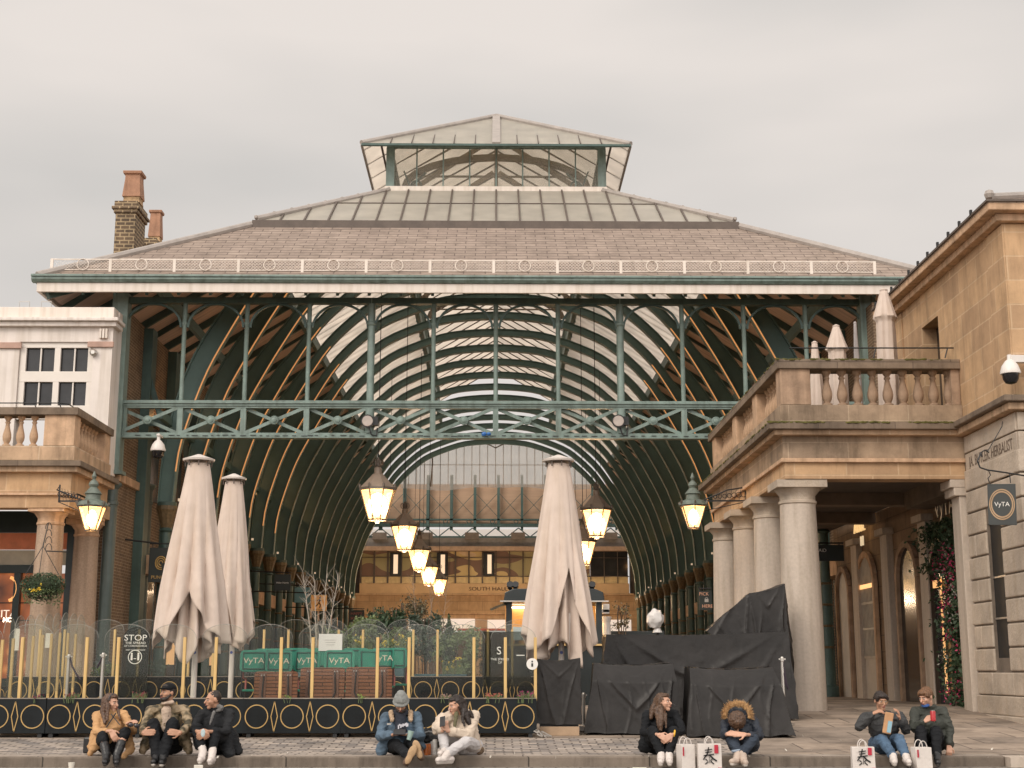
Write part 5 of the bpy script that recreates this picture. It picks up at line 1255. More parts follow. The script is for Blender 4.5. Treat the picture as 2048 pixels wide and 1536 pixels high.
def mini(px, yt, yb, w, Y, label, skirt=None, mat=None):
    top = P(px, yt, Y); bot = P(px, yb, Y); x, y = top.x, top.y; r = w / 2 / FPX * Y; zt, zb = top.z, zz(845, 26) ; H_ = zt - zb
    t = thing('terrace_parasol', label, 'parasol', (x, y, zb), 'closed parasols on the portico terrace')
    n = 48; m = 40; vs = []; fs = []; sd = px
    for j in range(n):
        a = 2 * PI * j / n
        for i in range(m + 1):
            f = i / m; z = zt - .02 - f * (H_ - .35); rr = r * (.38 + .62 * min(1, f * 3.0)) if skirt else r * (.3 + .7 * f ** .8)
            if skirt: rr = r * (.30 + .78 * min(1, f / (skirt or 1))) if f < skirt else r * (.74 + .12 * f)
            rr *= 1 + .10 * math.sin(5 * a + sd) * min(1, f * 3) + .05 * math.sin(11 * a + 3 * f)
            vs.append((x + rr * math.cos(a), y + rr * math.sin(a), z))
    for j in range(n):
        for i in range(m): fs.append((j * (m + 1) + i, ((j + 1) % n) * (m + 1) + i, ((j + 1) % n) * (m + 1) + i + 1, j * (m + 1) + i + 1))
    o = part(t, 'canopy', MB().add(vs, fs).lathe([(r * .33, zt - .03), (r * .36, zt), (.02, zt + .03)], (x, y, 0), 16), mat or M['canvas'], 50)
    o.modifiers.new('cloth', 'SOLIDIFY').thickness = .01
    part(t, 'pole', MB().lathe([(.03, zb), (.03, zt - .05)], (x, y, 0), 10).box(x - .25, x + .25, y - .25, y + .25, zb, zb + .06), M['white_pole'])
mini(1767, 580, 805, 47, 26.8, 'tallest beige parasol on the terrace, next to the ashlar window', .24)
mini(1672, 652, 805, 43, 27.3, 'beige parasol on the terrace with capped top behind the balusters', .26)
mini(1629, 685, 805, 36, 28.4, 'short pale parasol on the terrace nearest the corner pedestal', None)
mini(1710, 646, 800, 19, 29.4, 'thin grey ribbed parasol on the terrace between the two capped ones', None, surf('grey_canvas', (.34, .31, .30), .85, bump=.3))
mini(1792, 582, 800, 17, 30.5, 'thin grey parasol half hidden behind the tallest terrace parasol', None, bpy.data.materials['grey_canvas'])

# ================================================================== PLANTERS WITH SCREENS
def ring_mb(mb, c, r, w, t=.006, n=28):
    vs = []; fs = []
    for k in range(n):
        a = 2 * PI * k / n
        for (rr, yy) in ((r, 0), (r, -t), (r - w, -t), (r - w, 0)): vs.append((c[0] + rr * math.cos(a), c[1] + yy, c[2] + rr * math.sin(a)))
    for k in range(n):
        k2 = (k + 1) % n
        for q in range(4): fs.append((k * 4 + q, k2 * 4 + q, k2 * 4 + (q + 1) % 4, k * 4 + (q + 1) % 4))
    mb.add(vs, fs)
def planter_unit(xc, Y, w, label, group, last=False, arches=True, seed=0, hbox=.53):
    g = gz(Y); z0 = g + .06; z1 = g + hbox + .02; t = thing('screen_planter', label, 'planter', (xc, Y, g), group); rnd = random.Random(seed)
    x0, x1 = xc - w / 2 + .008, xc + w / 2 - .008; D = .34
    part(t, 'panel_box', MB().box(x0, x1, Y, Y + D, z0, z1), M['planter'], bev=.006)
    part(t, 'top_rim', MB().box(x0, x1, Y - .008, Y + .03, z1 + .001, z1 + .012).box(x0, x1, Y + D - .03, Y + D + .008, z1 + .001, z1 + .012), surf('worn_rim', (.28, .24, .20), .5, var=.3) if 'worn_rim' not in bpy.data.materials else bpy.data.materials['worn_rim'])
    part(t, 'soil', MB().box(x0 + .02, x1 - .02, Y + .03, Y + D - .03, z1 - .03, z1 + .004), surf('planter_soil', (.045, .03, .02), .95, var=.4, scale=12, bump=.8) if 'planter_soil' not in bpy.data.materials else bpy.data.materials['planter_soil'])
    gm = MB(); zc = (z0 + z1) / 2 - .005; r = .172 * w / 1.46
    for f in (-.355, 0, .355): ring_mb(gm, (xc + f * w, Y - .001, zc), r, .015)
    for f in (-.178, .178):
        xd = xc + f * w; hw = .038 * w / 1.0 * .75 * 1.15; hh = .215
        pts = [(xd, zc - hh), (xd + hw, zc), (xd, zc + hh), (xd - hw, zc)]
        for p, q in zip(pts, pts[1:] + pts[:1]): gm.bar((p[0], Y - .004, p[1]), (q[0], Y - .004, q[1]), .006, .013, (0, 0, 1) if abs(p[0] - q[0]) > abs(p[1] - q[1]) else (1, 0, 0))
    part(t, 'brass_pattern', gm, M['gold'])
    for sx in (-1, 1): part(t, 'leg', MB().box(xc + sx * (w / 2 - .10) - .03, xc + sx * (w / 2 - .10) + .03, Y + .02, Y + D - .02, g - .02, z0 - .001), M['black'])
    ps = [-.14, .18] + ([.485] if last else [])
    ztp = g + 1.44
    for f in ps: part(t, 'screen_post', MB().box(xc + f * w - .022, xc + f * w + .022, Y + .10, Y + .14, z1 - .03, ztp), M['wood'], bev=.004)
    if arches:
        for f0, f1 in ((-.5, -.02), (.02, .5)):
            xa_, xb_ = xc + f0 * w + .015, xc + f1 * w - .015; R_ = (xb_ - xa_) / 2; xm = (xa_ + xb_) / 2; zs = g + 1.63 - R_ * .62
            arc = [(xm + R_ * math.cos(a), zs + R_ * .62 * math.sin(a)) for a in [k * PI / 16 for k in range(17)]]
            sc = part(t, 'perspex_screen', MB().prism([(xa_, z1 + .03), (xb_, z1 + .03)] + arc, Y + .146, Y + .152), M['perspex'])
            part(sc, 'polished_edge', MB().tube([(a, Y + .149, b) for a, b in arc], .0032, 4), M['perspex_rim'])
    return t
YF = 21.0; wf = 195 / FPX * YF
labs = ['front black planter with brass rings cut by the left picture edge', 'front black planter with brass rings behind the woman in the tan coat', 'front black planter with brass rings behind the two men on the left', 'front black planter with brass rings directly below the slatted table tops',
        'front black planter with brass rings behind the man in the grey beanie', 'front black planter with brass rings ending at the tall covered stand']
for i, cx in enumerate((-5 + 1, 191, 389, 585, 780, 975)):
    planter_unit(P(cx, 1400, YF).x, YF, wf * .995, labs[i], 'front row of black planters with screens', last=(i == 5), seed=i)
YK = 27.2; wk = 151 / FPX * YK
labs = ['rear black planter with brass rings beside the brick flank', 'rear black planter with brass rings behind the cap of the bearded man', 'rear black planter glimpsed behind the parasol poles', 'rear black planter hidden behind the green chairs, its screens showing', 'rear black planter behind the slatted tables near their right end', 'rear black planter with brass rings below the yellow daffodils', 'rear black planter with brass rings ending near the kiosk']
for i in range(7):
    cx = 1072 - 75 - 151 * (6 - i)
    planter_unit(P(cx, 1380, YK).x, YK, wk * .992, labs[i], 'rear row of black planters with screens', seed=20 + i, last=(i == 6))
# low planters with hoops at the far left, perspex wings and thin posts
Yh = 28.8; g = gz(Yh)
for (a, b, lab) in ((-60, 34, 'low dark hoop planter cut by the left picture edge'), (37, 152, 'low dark hoop planter in front of the first granite column')):
    x0, x1 = P(a, 1390, Yh).x, P(b, 1390, Yh).x; t = thing('hoop_planter', lab, 'planter', ((x0 + x1) / 2, Yh, g), 'low planters with wire hoops')
    part(t, 'box', MB().box(x0, x1, Yh, Yh + .4, g, g + .36), M['planter'], bev=.006)
    mb = MB(); x = x0 + .1
    while x < x1 - .08: mb.tube([(x + .075 * math.cos(u), Yh - .006, g + .16 + (.14 * math.sin(u) if u > 0 and u < PI else 0)) for u in [k * PI / 8 for k in range(9)]], .007, 4); x += .17
    part(t, 'wire_hoop', mb, M['gold'], split=1)
for k in range(9):
    Y = 22.6 + .62 * k + .0; x = P(60, 1300, 22.6).x * (1) ; x = -7.55 - .12 * k * 0
    xx_ = P(4 + 0, 1300, 22.4).x + (P(150, 1300, 27.0).x - P(4, 1300, 22.4).x) * k / 8; Y = 22.4 + (27.0 - 22.4) * k / 8
    t = thing('side_screen', 'perspex panel with thin wooden post, number %s from the front in the left wing' % ['one', 'two', 'three', 'four', 'five', 'six', 'seven', 'eight', 'nine'][k], 'screen', (xx_, Y, gz(Y)), 'perspex panels of the left wing')
    if True:
        m = MB().box(xx_ - .02, xx_ + .02, Y - .02, Y + .02, gz(Y), gz(Y) + 1.35); part(t, 'post', m, M['wood'])
        g2 = gz(Y); hw_ = .27; arc = [(Y + .29 + hw_ * math.cos(a), g2 + 1.45 + hw_ * math.sin(a)) for a in [q * PI / 10 for q in range(11)]]
        s_ = part(t, 'perspex_screen', MB().prismx([(Y + .29 - hw_, g2 + .35), (Y + .29 + hw_, g2 + .35)] + arc, xx_ - .003, xx_ + .003), M['perspex_side'])
        part(s_, 'polished_edge', MB().tube([(xx_, a, b) for a, b in arc], .004, 4), M['perspex_rim'])
for (px, py, w, h, Y, lab) in ((33, 1279, 11, 42, 25.2, 'tall white paper notice fixed to the left wing of screens'), (97, 1281, 12, 28, 26.2, 'shorter white paper notice on the left wing before the column')):
    c = P(px, py, Y); solo('paper_notice', lab, 'notice', MB().obox(c, (w / FPX * Y, .006, h / FPX * Y)), surf('white_paper', (.70, .66, .58), .8, var=.08) if 'white_paper' not in bpy.data.materials else bpy.data.materials['white_paper'], c)
# STOP notice printed on a perspex sheet
WH = surf('white_print', (.74, .72, .68), .7, var=.03)
Yn = 26.6; c = P(271, 1302, Yn); t = thing('stop_notice', 'dark perspex notice with white STOP lettering and distance symbol', 'notice', (c.x, Yn, gz(Yn)))
hw_ = .245; arc = [(c.x + hw_ * math.cos(a), 1.62 + hw_ * .9 * math.sin(a)) for a in [k * PI / 12 for k in range(13)]]
part(t, 'sheet', MB().prism([(c.x - hw_, .55), (c.x + hw_, .55)] + arc, Yn, Yn + .008), clear('smoky_perspex', (.52, .55, .53), .18, (.14, .15, .14), ior=1.1))
text(t, 'lettering', 'STOP', P(271, 1276, Yn - .01), .155, WH, ext=.002, sx=1.15)
text(t, 'lettering', 'THE SPREAD', P(271, 1286, Yn - .01), .062, WH, ext=.002, sx=1.1)
text(t, 'lettering', 'OF CORONAVIRUS', P(271, 1292, Yn - .01), .045, WH, ext=.002, sx=1.1)
text(t, 'lettering', 'KEEP YOUR DISTANCE', P(271, 1300, Yn - .01), .032, WH, ext=.002, sx=1.1)
mb = MB(); cc = P(270, 1314, Yn - .01); ring_mb(mb, cc, .13, .014, .004)
for sx in (-1, 1): mb.obox(cc + Vector((sx * .062, 0, -.01)), (.035, .004, .10)); mb.ball(cc + Vector((sx * .062, 0, .06)), (.02, .003, .02), 8)
mb.obox(cc + Vector((0, 0, -.03)), (.05, .004, .012)); part(t, 'symbol', mb, WH)
Yn = 26.4; c = P(1010, 1302, Yn); t = thing('menu_board', 'dark glass notice with big S and small white text near the kiosk', 'notice', (c.x, Yn, gz(Yn)))
part(t, 'sheet', MB().box(c.x - .42, c.x + .48, Yn, Yn + .01, .75, 1.75), bpy.data.materials['smoky_perspex'])
text(t, 'lettering', 'S', P(998, 1302, Yn - .01), .2, WH, ext=.002)
text(t, 'lettering', 'THE SPREAD\nOF', P(1000, 1322, Yn - .01), .06, WH, ext=.002)
mb = MB().box(P(1033, 1310, Yn).x, P(1049, 1310, Yn).x, Yn - .008, Yn - .003, P(1, 1311.5, Yn).z, P(1, 1309.5, Yn).z); part(t, 'text_line', mb, WH)
Yn = 21.2; c = P(1064, 1328, Yn); t = thing('round_badge', 'round white sticker with black phone symbol on the last front screen', 'sticker', c)
ax = Matrix(((1, 0, 0), (0, 0, 1), (0, -1, 0))) @ Matrix.Rotation(PI, 3, 'X')
part(t, 'disc', MB().lathe([(.085, 0), (.085, .006)], c + Vector((0, -.1, 0)), 24, ax), WH)
part(t, 'symbol', MB().obox(c + Vector((0, -.11, -.015)), (.026, .003, .05)).obox(c + Vector((0, -.11, .035)), (.022, .003, .022)), M['black'])

# chrome stanchions
def stanchion(px, ytop, Y, label, strap=None):
    c = P(px, ytop, Y); g = gz(Y); t = thing('stanchion', label, 'stanchion', (c.x, Y, g), 'chrome barrier posts')
    part(t, 'post', MB().lathe([(.16, g), (.16, g + .02), (.03, g + .04), (.026, c.z - .06), (.034, c.z - .05), (.034, c.z)], (c.x, Y, 0), 16), M['steel'], True)
    part(t, 'head', MB().box(c.x - .055, c.x + .055, Y - .012, Y + .012, c.z - .03, c.z - .005).lathe([(.03, c.z), (.02, c.z + .02)], (c.x, Y, 0), 12), M['steel'])
    if strap: part(t, 'strap', MB().tube([(c.x + sx, Y - .01, c.z + sz) for sx, sz in strap], .016, 6), surf('purple_black_strap', (.03, .018, .03), .6) if 'purple_black_strap' not in bpy.data.materials else bpy.data.materials['purple_black_strap'])
stanchion(138, 1311, 24.4, 'chrome barrier post whose strap sags towards the right', [(.02, -.02), (.06, -.16), (.14, -.30), (.22, -.40)])
stanchion(207, 1308, 23.0, 'chrome barrier post with short strap beside the green drain pipe', [(0, -.02), (-.04, -.12), (-.09, -.22)])
stanchion(1564, 1316, 22.9, 'chrome barrier post with hanging strap at the right end of the covers', [(.02, -.03), (.0, -.2), (.04, -.42), (.08, -.5), (.05, -.38), (.02, -.15)])
stanchion(1517, 1303, 24.6, 'chrome barrier post rising behind the right black cover')
stanchion(1167, 1388, 22.4, 'short chrome post showing between the tall stand and left cover')

# ================================================================== CHAIRS AND TABLES
M['green_fab'] = surf('green_woven_back', (.016, .19, .125), .6, var=.3, scale=5, bump=.3, bscale=60)
M['green_rim'] = surf('dark_green_tube', (.012, .06, .045), .5, var=.2)
M['cream_print'] = surf('cream_print', (.62, .55, .42), .7, var=.05)
def rrect(o, m, W_, H_, r, th):
    q = []
    for cx, cz, a0 in ((1, -1, -90), (1, 1, 0), (-1, 1, 90), (-1, -1, 180)):
        for k in range(6): a = R(a0 + 18 * k); q.append((cx * (W_ / 2 - r) + r * math.cos(a), cz * (H_ / 2 - r) + r * math.sin(a)))
    n = len(q); vs = [o + m @ Vector((x, -th / 2, z)) for x, z in q] + [o + m @ Vector((x, th / 2, z)) for x, z in q]
    return MB().add(vs, [tuple(range(n)), tuple(range(2 * n - 1, n - 1, -1))] + [(i, i + n, (i + 1) % n + n, (i + 1) % n) for i in range(n)])
def chair(px, py, Y, w, yaw, label, txt=True):
    c = P(px, py, Y); g = gz(Y); t = thing('folding_chair', label, 'chair', (c.x, Y, g), 'green backed chairs pushed together')
    m = Matrix.Rotation(yaw, 3, 'Z') @ Matrix.Rotation(R(-8), 3, 'X'); W_ = w / FPX * Y; H_ = .36
    o = Vector((c.x, Y, c.z))
    b = part(t, 'backrest', rrect(o, m, W_, H_, .07, .035), M['green_fab'], bev=.008)
    fr = MB(); hw, hh = W_ / 2 - .055, H_ / 2 - .045; pts = [o + m @ Vector(p) for p in ((-hw, -.022, -hh), (-hw, -.022, hh), (hw, -.022, hh), (hw, -.022, -hh))]
    fr.tube(pts + pts[:1], .014, 6); part(b, 'lacing', fr, M['green_rim'])
    if txt:
        tt = text(b, 'lettering', 'VyTA', (0, 0, 0), .13, M['cream_print'], ext=.001, sx=1.15)
        tt.data.transform(Matrix.Translation(rootloc(t))); tt.data.transform(Matrix.Translation(o - rootloc(t)) @ m.to_4x4() @ Matrix.Translation((0, -.026, 0)))
    lg = [] ; top = c.z - H_ / 2
    for sx in (-1, 1):
        a = o + m @ Vector((sx * (W_ / 2 - .03), .01, .0)); part(t, 'leg', MB().tube([a, (a.x, a.y + .05, g + .48), (a.x + sx * .02, a.y - .10, g + .005)], .014, 8), M['black'], True)
        part(t, 'leg', MB().tube([(a.x, a.y + .42, g + .46), (a.x + sx * .02, a.y + .46, g + .005)], .014, 8), M['black'], True)
        part(t, 'armrest', MB().tube([a + Vector((0, 0, -.05)), (a.x, a.y + .2, g + .66), (a.x, a.y + .45, g + .64), (a.x, a.y + .43, g + .46)], .016, 8), surf('pink_armrest', (.36, .10, .09), .5) if 'pink_armrest' not in bpy.data.materials else bpy.data.materials['pink_armrest'], True)
    part(t, 'seat', MB().box(c.x - W_ / 2 + .02, c.x + W_ / 2 - .02, Y + .04, Y + .48, g + .44, g + .475), M['green_fab'], bev=.01)
rowy = 1321
chs = [(508, 1322, 24.0, 54, .04, 'green chair back with cream lettering, far left of the front rank'), (558, 1323, 23.8, 53, .05, 'green chair back with cream lettering, second from the left in the front rank'),
       (614, 1322, 24.0, 52, -.03, 'green chair back with cream lettering, third from the left in the front rank'), (679, 1322, 23.8, 60, 0, 'widest green chair back with cream lettering, right end of the front rank'),
       (536, 1318, 24.9, 54, 0, 'green chair filling the gap between the first two front chairs', ), (592, 1317, 24.9, 54, 0, 'green chair behind the second and third front chairs'),
       (643, 1317, 25.0, 54, .1, 'green chair seen in the gap left of the widest one'), (712, 1317, 24.8, 52, .25, 'green chair turned away just behind the widest one'),
       (737, 1320, 24.5, 42, .35, 'turned green chair with partly hidden lettering beside the widest one'), (766, 1317, 24.9, 46, .1, 'green chair back near the right end, lettering behind a wooden post'),
       (797, 1316, 25.4, 34, .2, 'rightmost small green chair at the end of the cluster')]
for i, (px, py, Y, w, yw, lab) in enumerate(chs): chair(px, py, Y, w, yw, lab, txt=(i in (0, 1, 2, 3, 9)))
M['tabletop'] = blocks('brown_slatted_teak', (.22, .095, .050), (.17, .075, .042), (.035, .018, .012), 4.0, .055, ms=.006, var=.25, bump=.6, stain=.25)
def ftable(px0, px1, yt, Y, label):
    a = P(px0, yt, Y); b = P(px1, yt, Y); g = gz(Y); W_ = b.x - a.x; H_ = a.z - g - .10
    t = thing('folded_table', label, 'table', ((a.x + b.x) / 2, Y, g), 'brown slatted tables tipped on edge')
    m = Matrix.Rotation(R(-5), 3, 'X'); o = Vector(((a.x + b.x) / 2, Y, g + .10 + H_ / 2))
    part(t, 'tabletop', rrect(o, m, W_, H_, .05, .035), M['tabletop'], bev=.006)
    st = MB()
    for sx in (-1, 1): st.obox(o + m @ Vector((sx * W_ * .30, -.026, 0)), (.10, .014, H_ * .96), m)
    part(t, 'batten', st, surf('darker_batten', (.12, .052, .030), .6, var=.2) if 'darker_batten' not in bpy.data.materials else bpy.data.materials['darker_batten'])
    bo = MB()
    for sx in (-1, 1):
        q = o + m @ Vector((sx * W_ * .30, -.04, H_ * .42)); bo.ball(q + Vector((-.02, 0, 0)), .014, 6).ball(q + Vector((.02, 0, 0)), .014, 6)
    part(t, 'bolt', bo, M['steel'], True, split=1)
    lg = MB()
    for sx in (-1, 1): lg.tube([o + m @ Vector((sx * W_ * .28, -.045, H_ * .40)), o + m @ Vector((sx * W_ * .30, -.05, 0)), o + m @ Vector((sx * W_ * .05, -.05, -H_ * .48))], .012, 6)
    part(t, 'folded_leg', lg, M['black'], True)
    for sx in (-1, 1): part(t, 'foot', MB().box(o.x + sx * W_ * .35 - .02, o.x + sx * W_ * .35 + .02, Y - .12, Y + .14, g, g + .10), M['black'])
ftable(509, 596, 1343, 22.6, 'brown slatted table top tipped on edge, leftmost of three')
ftable(601, 690, 1335, 22.9, 'brown slatted table top tipped on edge, between its two neighbours')
ftable(692, 785, 1334, 22.9, 'brown slatted table top tipped on edge, nearest the grey beanie')
c = P(661, 1285, 24.2); t = thing('white_sign_board', 'blank looking white board with small print above the green chairs', 'sign', (c.x, c.y, gz(24.2)))
part(t, 'board', MB().obox(c, (.40, .02, .285)), WH, bev=.004); part(t, 'stand', MB().tube([(c.x, c.y + .02, gz(24.2)), (c.x, c.y + .02, c.z)], .015, 6), M['black'])
mb = MB()
for k in range(3): mb.obox(c + Vector((0, -.012, .04 - .04 * k)), (.2 - .03 * k, .002, .006))
part(t, 'print', mb, surf('grey_print', (.35, .33, .31), .8))

# ================================================================== PLANTS
def leafmb(mb, c, s, rnd, flat=False):
    d = Vector((rnd.gauss(0, 1), rnd.gauss(0, 1), rnd.gauss(0, 1))).normalized(); u = d.cross(Vector((rnd.gauss(0, 1), rnd.gauss(0, 1), rnd.gauss(0, 1)))).normalized()
    a = c - d * s; b = c + d * s; mb.add([a, c + u * s * .45, b, c - u * s * .45], [(0, 1, 2, 3)])
GREENS = []
for i, col in enumerate(((.035, .065, .028), (.13, .175, .07), (.05, .075, .05), (.10, .085, .045))): GREENS.append(surf('leaf_green_%s' % 'abcd'[i], col, .6, var=.35, scale=9))
def shrub(px0, px1, py0, py1, Y, gi, label, n=900, s=.045, name='shrub', depth=.35, group='bushes planted behind the screens', shape='oval', stems=6, seed=1):
    rnd = random.Random(seed); a = P(px0, py1, Y); b = P(px1, py0, Y); g = gz(Y); cx = (a.x + b.x) / 2; rx = (b.x - a.x) / 2; cz = (a.z + b.z) / 2; rz = (b.z - a.z) / 2
    t = thing(name, label, 'plant', (cx, Y, g), group)
    mb = MB(); cl = [(rnd.uniform(-.75, .75), rnd.uniform(-1, 1), rnd.uniform(-.8, .85)) for _ in range(14)]
    for i in range(n):
        q = rnd.choice(cl); v = Vector((q[0] + rnd.gauss(0, .17), q[1] + rnd.gauss(0, .25), q[2] + rnd.gauss(0, .16)))
        if shape == 'cone': v.x *= (1 - (v.z + 1) / 2.3)
        leafmb(mb, Vector((cx + v.x * rx, Y + v.y * depth, cz + v.z * rz)), s * rnd.uniform(.6, 1.3), rnd)
    part(t, 'foliage', mb, GREENS[gi])
    st = MB()
    for i in range(stems):
        x = cx + rnd.uniform(-.5, .5) * rx; st.tube([(cx + rnd.uniform(-.1, .1), Y, g + .3), (x, Y + rnd.uniform(-.1, .1), cz), (x + rnd.uniform(-.1, .1), Y, cz + rz * .8)], .010, 5)
    part(t, 'stem', st, surf('brown_stem', (.10, .07, .05), .8) if 'brown_stem' not in bpy.data.materials else bpy.data.materials['brown_stem'])
    return t
def pbox(px0, px1, py, Y, label, mat=None):
    a = P(px0, py, Y); b = P(px1, py, Y); g = gz(Y)
    solo('planting_box', label, 'planter', MB().box(a.x, b.x, Y - .3, Y + .4, g, a.z), mat or surf('teal_planter', (.06, .12, .14), .6, var=.2), ((a.x + b.x) / 2, Y, g), bev=.01)
pbox(600, 700, 1310, 29.5, 'plain planting box hidden behind the green chairs, holding the birch')
pbox(695, 810, 1318, 29.0, 'long planting box holding the first daffodils', bpy.data.materials['teal_planter'])
pbox(830, 935, 1348, 28.4, 'blue-teal planting box behind the rear brass planters', bpy.data.materials['teal_planter'])
shrub(728, 812, 1205, 1312, 30.0, 0, 'dark bushy conifer beside the lit spot, left of the bare bronze shrub', seed=2, n=3200)
shrub(700, 760, 1235, 1310, 29.2, 1, 'loose pale green bush left of the dark conifer', seed=3, n=1900)
shrub(785, 855, 1195, 1305, 30.6, 3, 'bronze feathery shrub at the middle of the planting', seed=4, n=2200, s=.032)
shrub(815, 885, 1228, 1318, 29.6, 2, 'grey-green bush under the smallest lantern', seed=5, n=2600)
shrub(870, 925, 1240, 1350, 28.9, 0, 'dark green upright bush behind the kiosk-side screens', seed=6, n=2200, shape='cone')
shrub(925, 960, 1262, 1352, 28.9, 1, 'small green bush at the right end of the planting', seed=7, n=900)
shrub(650, 700, 1262, 1312, 29.3, 1, 'low green bush at the foot of the birch', seed=8, n=900)
shrub(178, 250, 1325, 1356, 27.9, 1, 'low pale green leaves behind the first rear planter', seed=9, n=400, s=.035)
shrub(255, 330, 1318, 1356, 27.9, 2, 'low grey-green leaves between the STOP notice and the parasol', seed=10, n=350, s=.035)
def birch(px, py0, py1, Y, label, seed, n=3, spread=.5, twigs=34, col=(.46, .41, .345)):
    rnd = random.Random(seed); a = P(px, py1, Y); b = P(px, py0, Y); t = thing('bare_tree', label, 'tree', (a.x, Y, gz(Y)), 'bare saplings in the planting')
    for k in range(n):
        f = (k - (n - 1) / 2) / max(1, n - 1); top = Vector((a.x + f * spread * 2, Y + rnd.uniform(-.1, .1), b.z - rnd.uniform(0, .2))); base = Vector((a.x + f * .12, Y, gz(Y) + .3))
        mid = base.lerp(top, .5) + Vector((f * -.06, 0, 0)); tr = part(t, 'trunk', MB().tube([base, mid, top], [.017, .011, .004], 6), surf('birch_bark_%d' % seed, col, .8, var=.25, scale=20) if 'birch_bark_%d' % seed not in bpy.data.materials else bpy.data.materials['birch_bark_%d' % seed])
        tw = MB()
        for j in range(twigs):
            p = base.lerp(mid, 1) if False else (mid.lerp(top, rnd.uniform(0, 1)) if rnd.random() < .7 else base.lerp(mid, rnd.uniform(.4, 1)))
            q = p + Vector((rnd.uniform(-.22, .22), rnd.uniform(-.15, .15), rnd.uniform(.08, .32))); tw.tube([p, p.lerp(q, .5) + Vector((rnd.uniform(-.02, .02), 0, .01)), q], [.005, .0035, .002], 4)
        part(tr, 'twigs', tw, bpy.data.materials['birch_bark_%d' % seed])
birch(638, 1140, 1290, 28.8, 'pale bare birch with three stems behind the white board', 31, 4, .36)
shrub(862, 962, 1262, 1352, 28.7, 1, 'broad pale green planting above the blue-teal box', seed=17, n=2400, s=.035, stems=3)
shrub(690, 742, 1250, 1305, 28.9, 1, 'pale green sprays around the left daffodils', seed=18, n=1200, s=.035)
shrub(760, 830, 1258, 1308, 28.9, 1, 'pale green sprays around the right daffodils', seed=19, n=1500, s=.035)
shrub(958, 1000, 1290, 1352, 28.8, 3, 'low olive bush next to the dark notice', seed=20, n=900, s=.035)
birch(845, 1160, 1300, 30.2, 'thin bare sapling in front of the sandstone gallery', 32, 2, .22, 24, (.28, .20, .14))
birch(875, 1165, 1300, 30.0, 'second thin bare sapling right beside the other one', 33, 2, .18, 20, (.28, .20, .14))
def flowers(px0, px1, py0, py1, Y, n, col, label, kind, seed, s=.022, leaf=True, name='flowers'):
    rnd = random.Random(seed); mb = MB(); gm = MB(); a = P(px0, py1, Y); b = P(px1, py0, Y)
    t = thing(name, label, 'flowers', ((a.x + b.x) / 2, Y, a.z))
    for i in range(n):
        x = rnd.uniform(a.x, b.x); z = rnd.uniform(a.z + (b.z - a.z) * .3, b.z); y = Y + rnd.uniform(-.15, .15)
        for k in range(5): leafmb(mb, Vector((x + rnd.uniform(-s, s), y, z + rnd.uniform(-s, s))), s, rnd)
        if leaf: gm.tube([(x, y, a.z - .05), (x + rnd.uniform(-.03, .03), y, z)], .004, 4)
    o = part(t, 'blooms', mb, bpy.data.materials[kind] if kind in bpy.data.materials else surf(kind, col, .6, var=.25, scale=12)); 
    if leaf:
        for i in range(n * 3):
            x = rnd.uniform(a.x, b.x); h = rnd.uniform(.4, 1) * (b.z - a.z); gm.add([(x, Y, a.z - .04), (x + .012, Y, a.z - .04), (x + rnd.uniform(-.05, .05), Y + rnd.uniform(-.05, .05), a.z + h)], [(0, 1, 2)])
        part(t, 'leaves', gm, GREENS[1])
flowers(705, 745, 1270, 1300, 28.6, 16, (.75, .55, .05), 'yellow daffodils left of the small conifer', 'daffodil_yellow', 41)
flowers(765, 812, 1270, 1300, 28.6, 20, (.75, .55, .05), 'yellow daffodils right of the small conifer', 'daffodil_yellow', 42)
flowers(885, 925, 1315, 1350, 28.2, 14, (.75, .55, .05), 'yellow daffodils in the blue-teal box', 'daffodil_yellow', 43)
zt_ = gz(YF) + .56
def bedding(px0, px1, hpx, n, col, label, kind, seed, s=.014):
    flowers(px0, px1, 1398 - hpx, 1399, YF + .06, n, col, label, kind, seed, s)
bedding(132, 158, 14, 26, (.20, .03, .045), 'dark red bedding flowers at the left end of the front planters', 'crimson_bloom', 51)
bedding(268, 292, 15, 30, (.22, .03, .05), 'crimson bedding flowers behind the head of the woman in tan', 'crimson_bloom', 52)
bedding(72, 84, 8, 10, (.30, .04, .12), 'tiny magenta flowers near the left picture edge', 'magenta_bloom', 53)
bedding(1035, 1068, 16, 34, (.42, .05, .16), 'magenta flowers at the right end of the front planters', 'magenta_bloom', 54)
bedding(972, 1002, 12, 26, (.46, .13, .09), 'coral heather sprigs between the two right front posts', 'coral_bloom', 55)
bedding(882, 902, 10, 16, (.40, .25, .22), 'pale heather behind the dark haired woman', 'pale_bloom', 56)
bedding(572, 582, 10, 5, (.25, .35, .08), 'small green shoots below the first table top', 'green_bloom', 57)
bedding(718, 736, 9, 5, (.25, .35, .08), 'small green shoots below the last table top', 'green_bloom', 58)

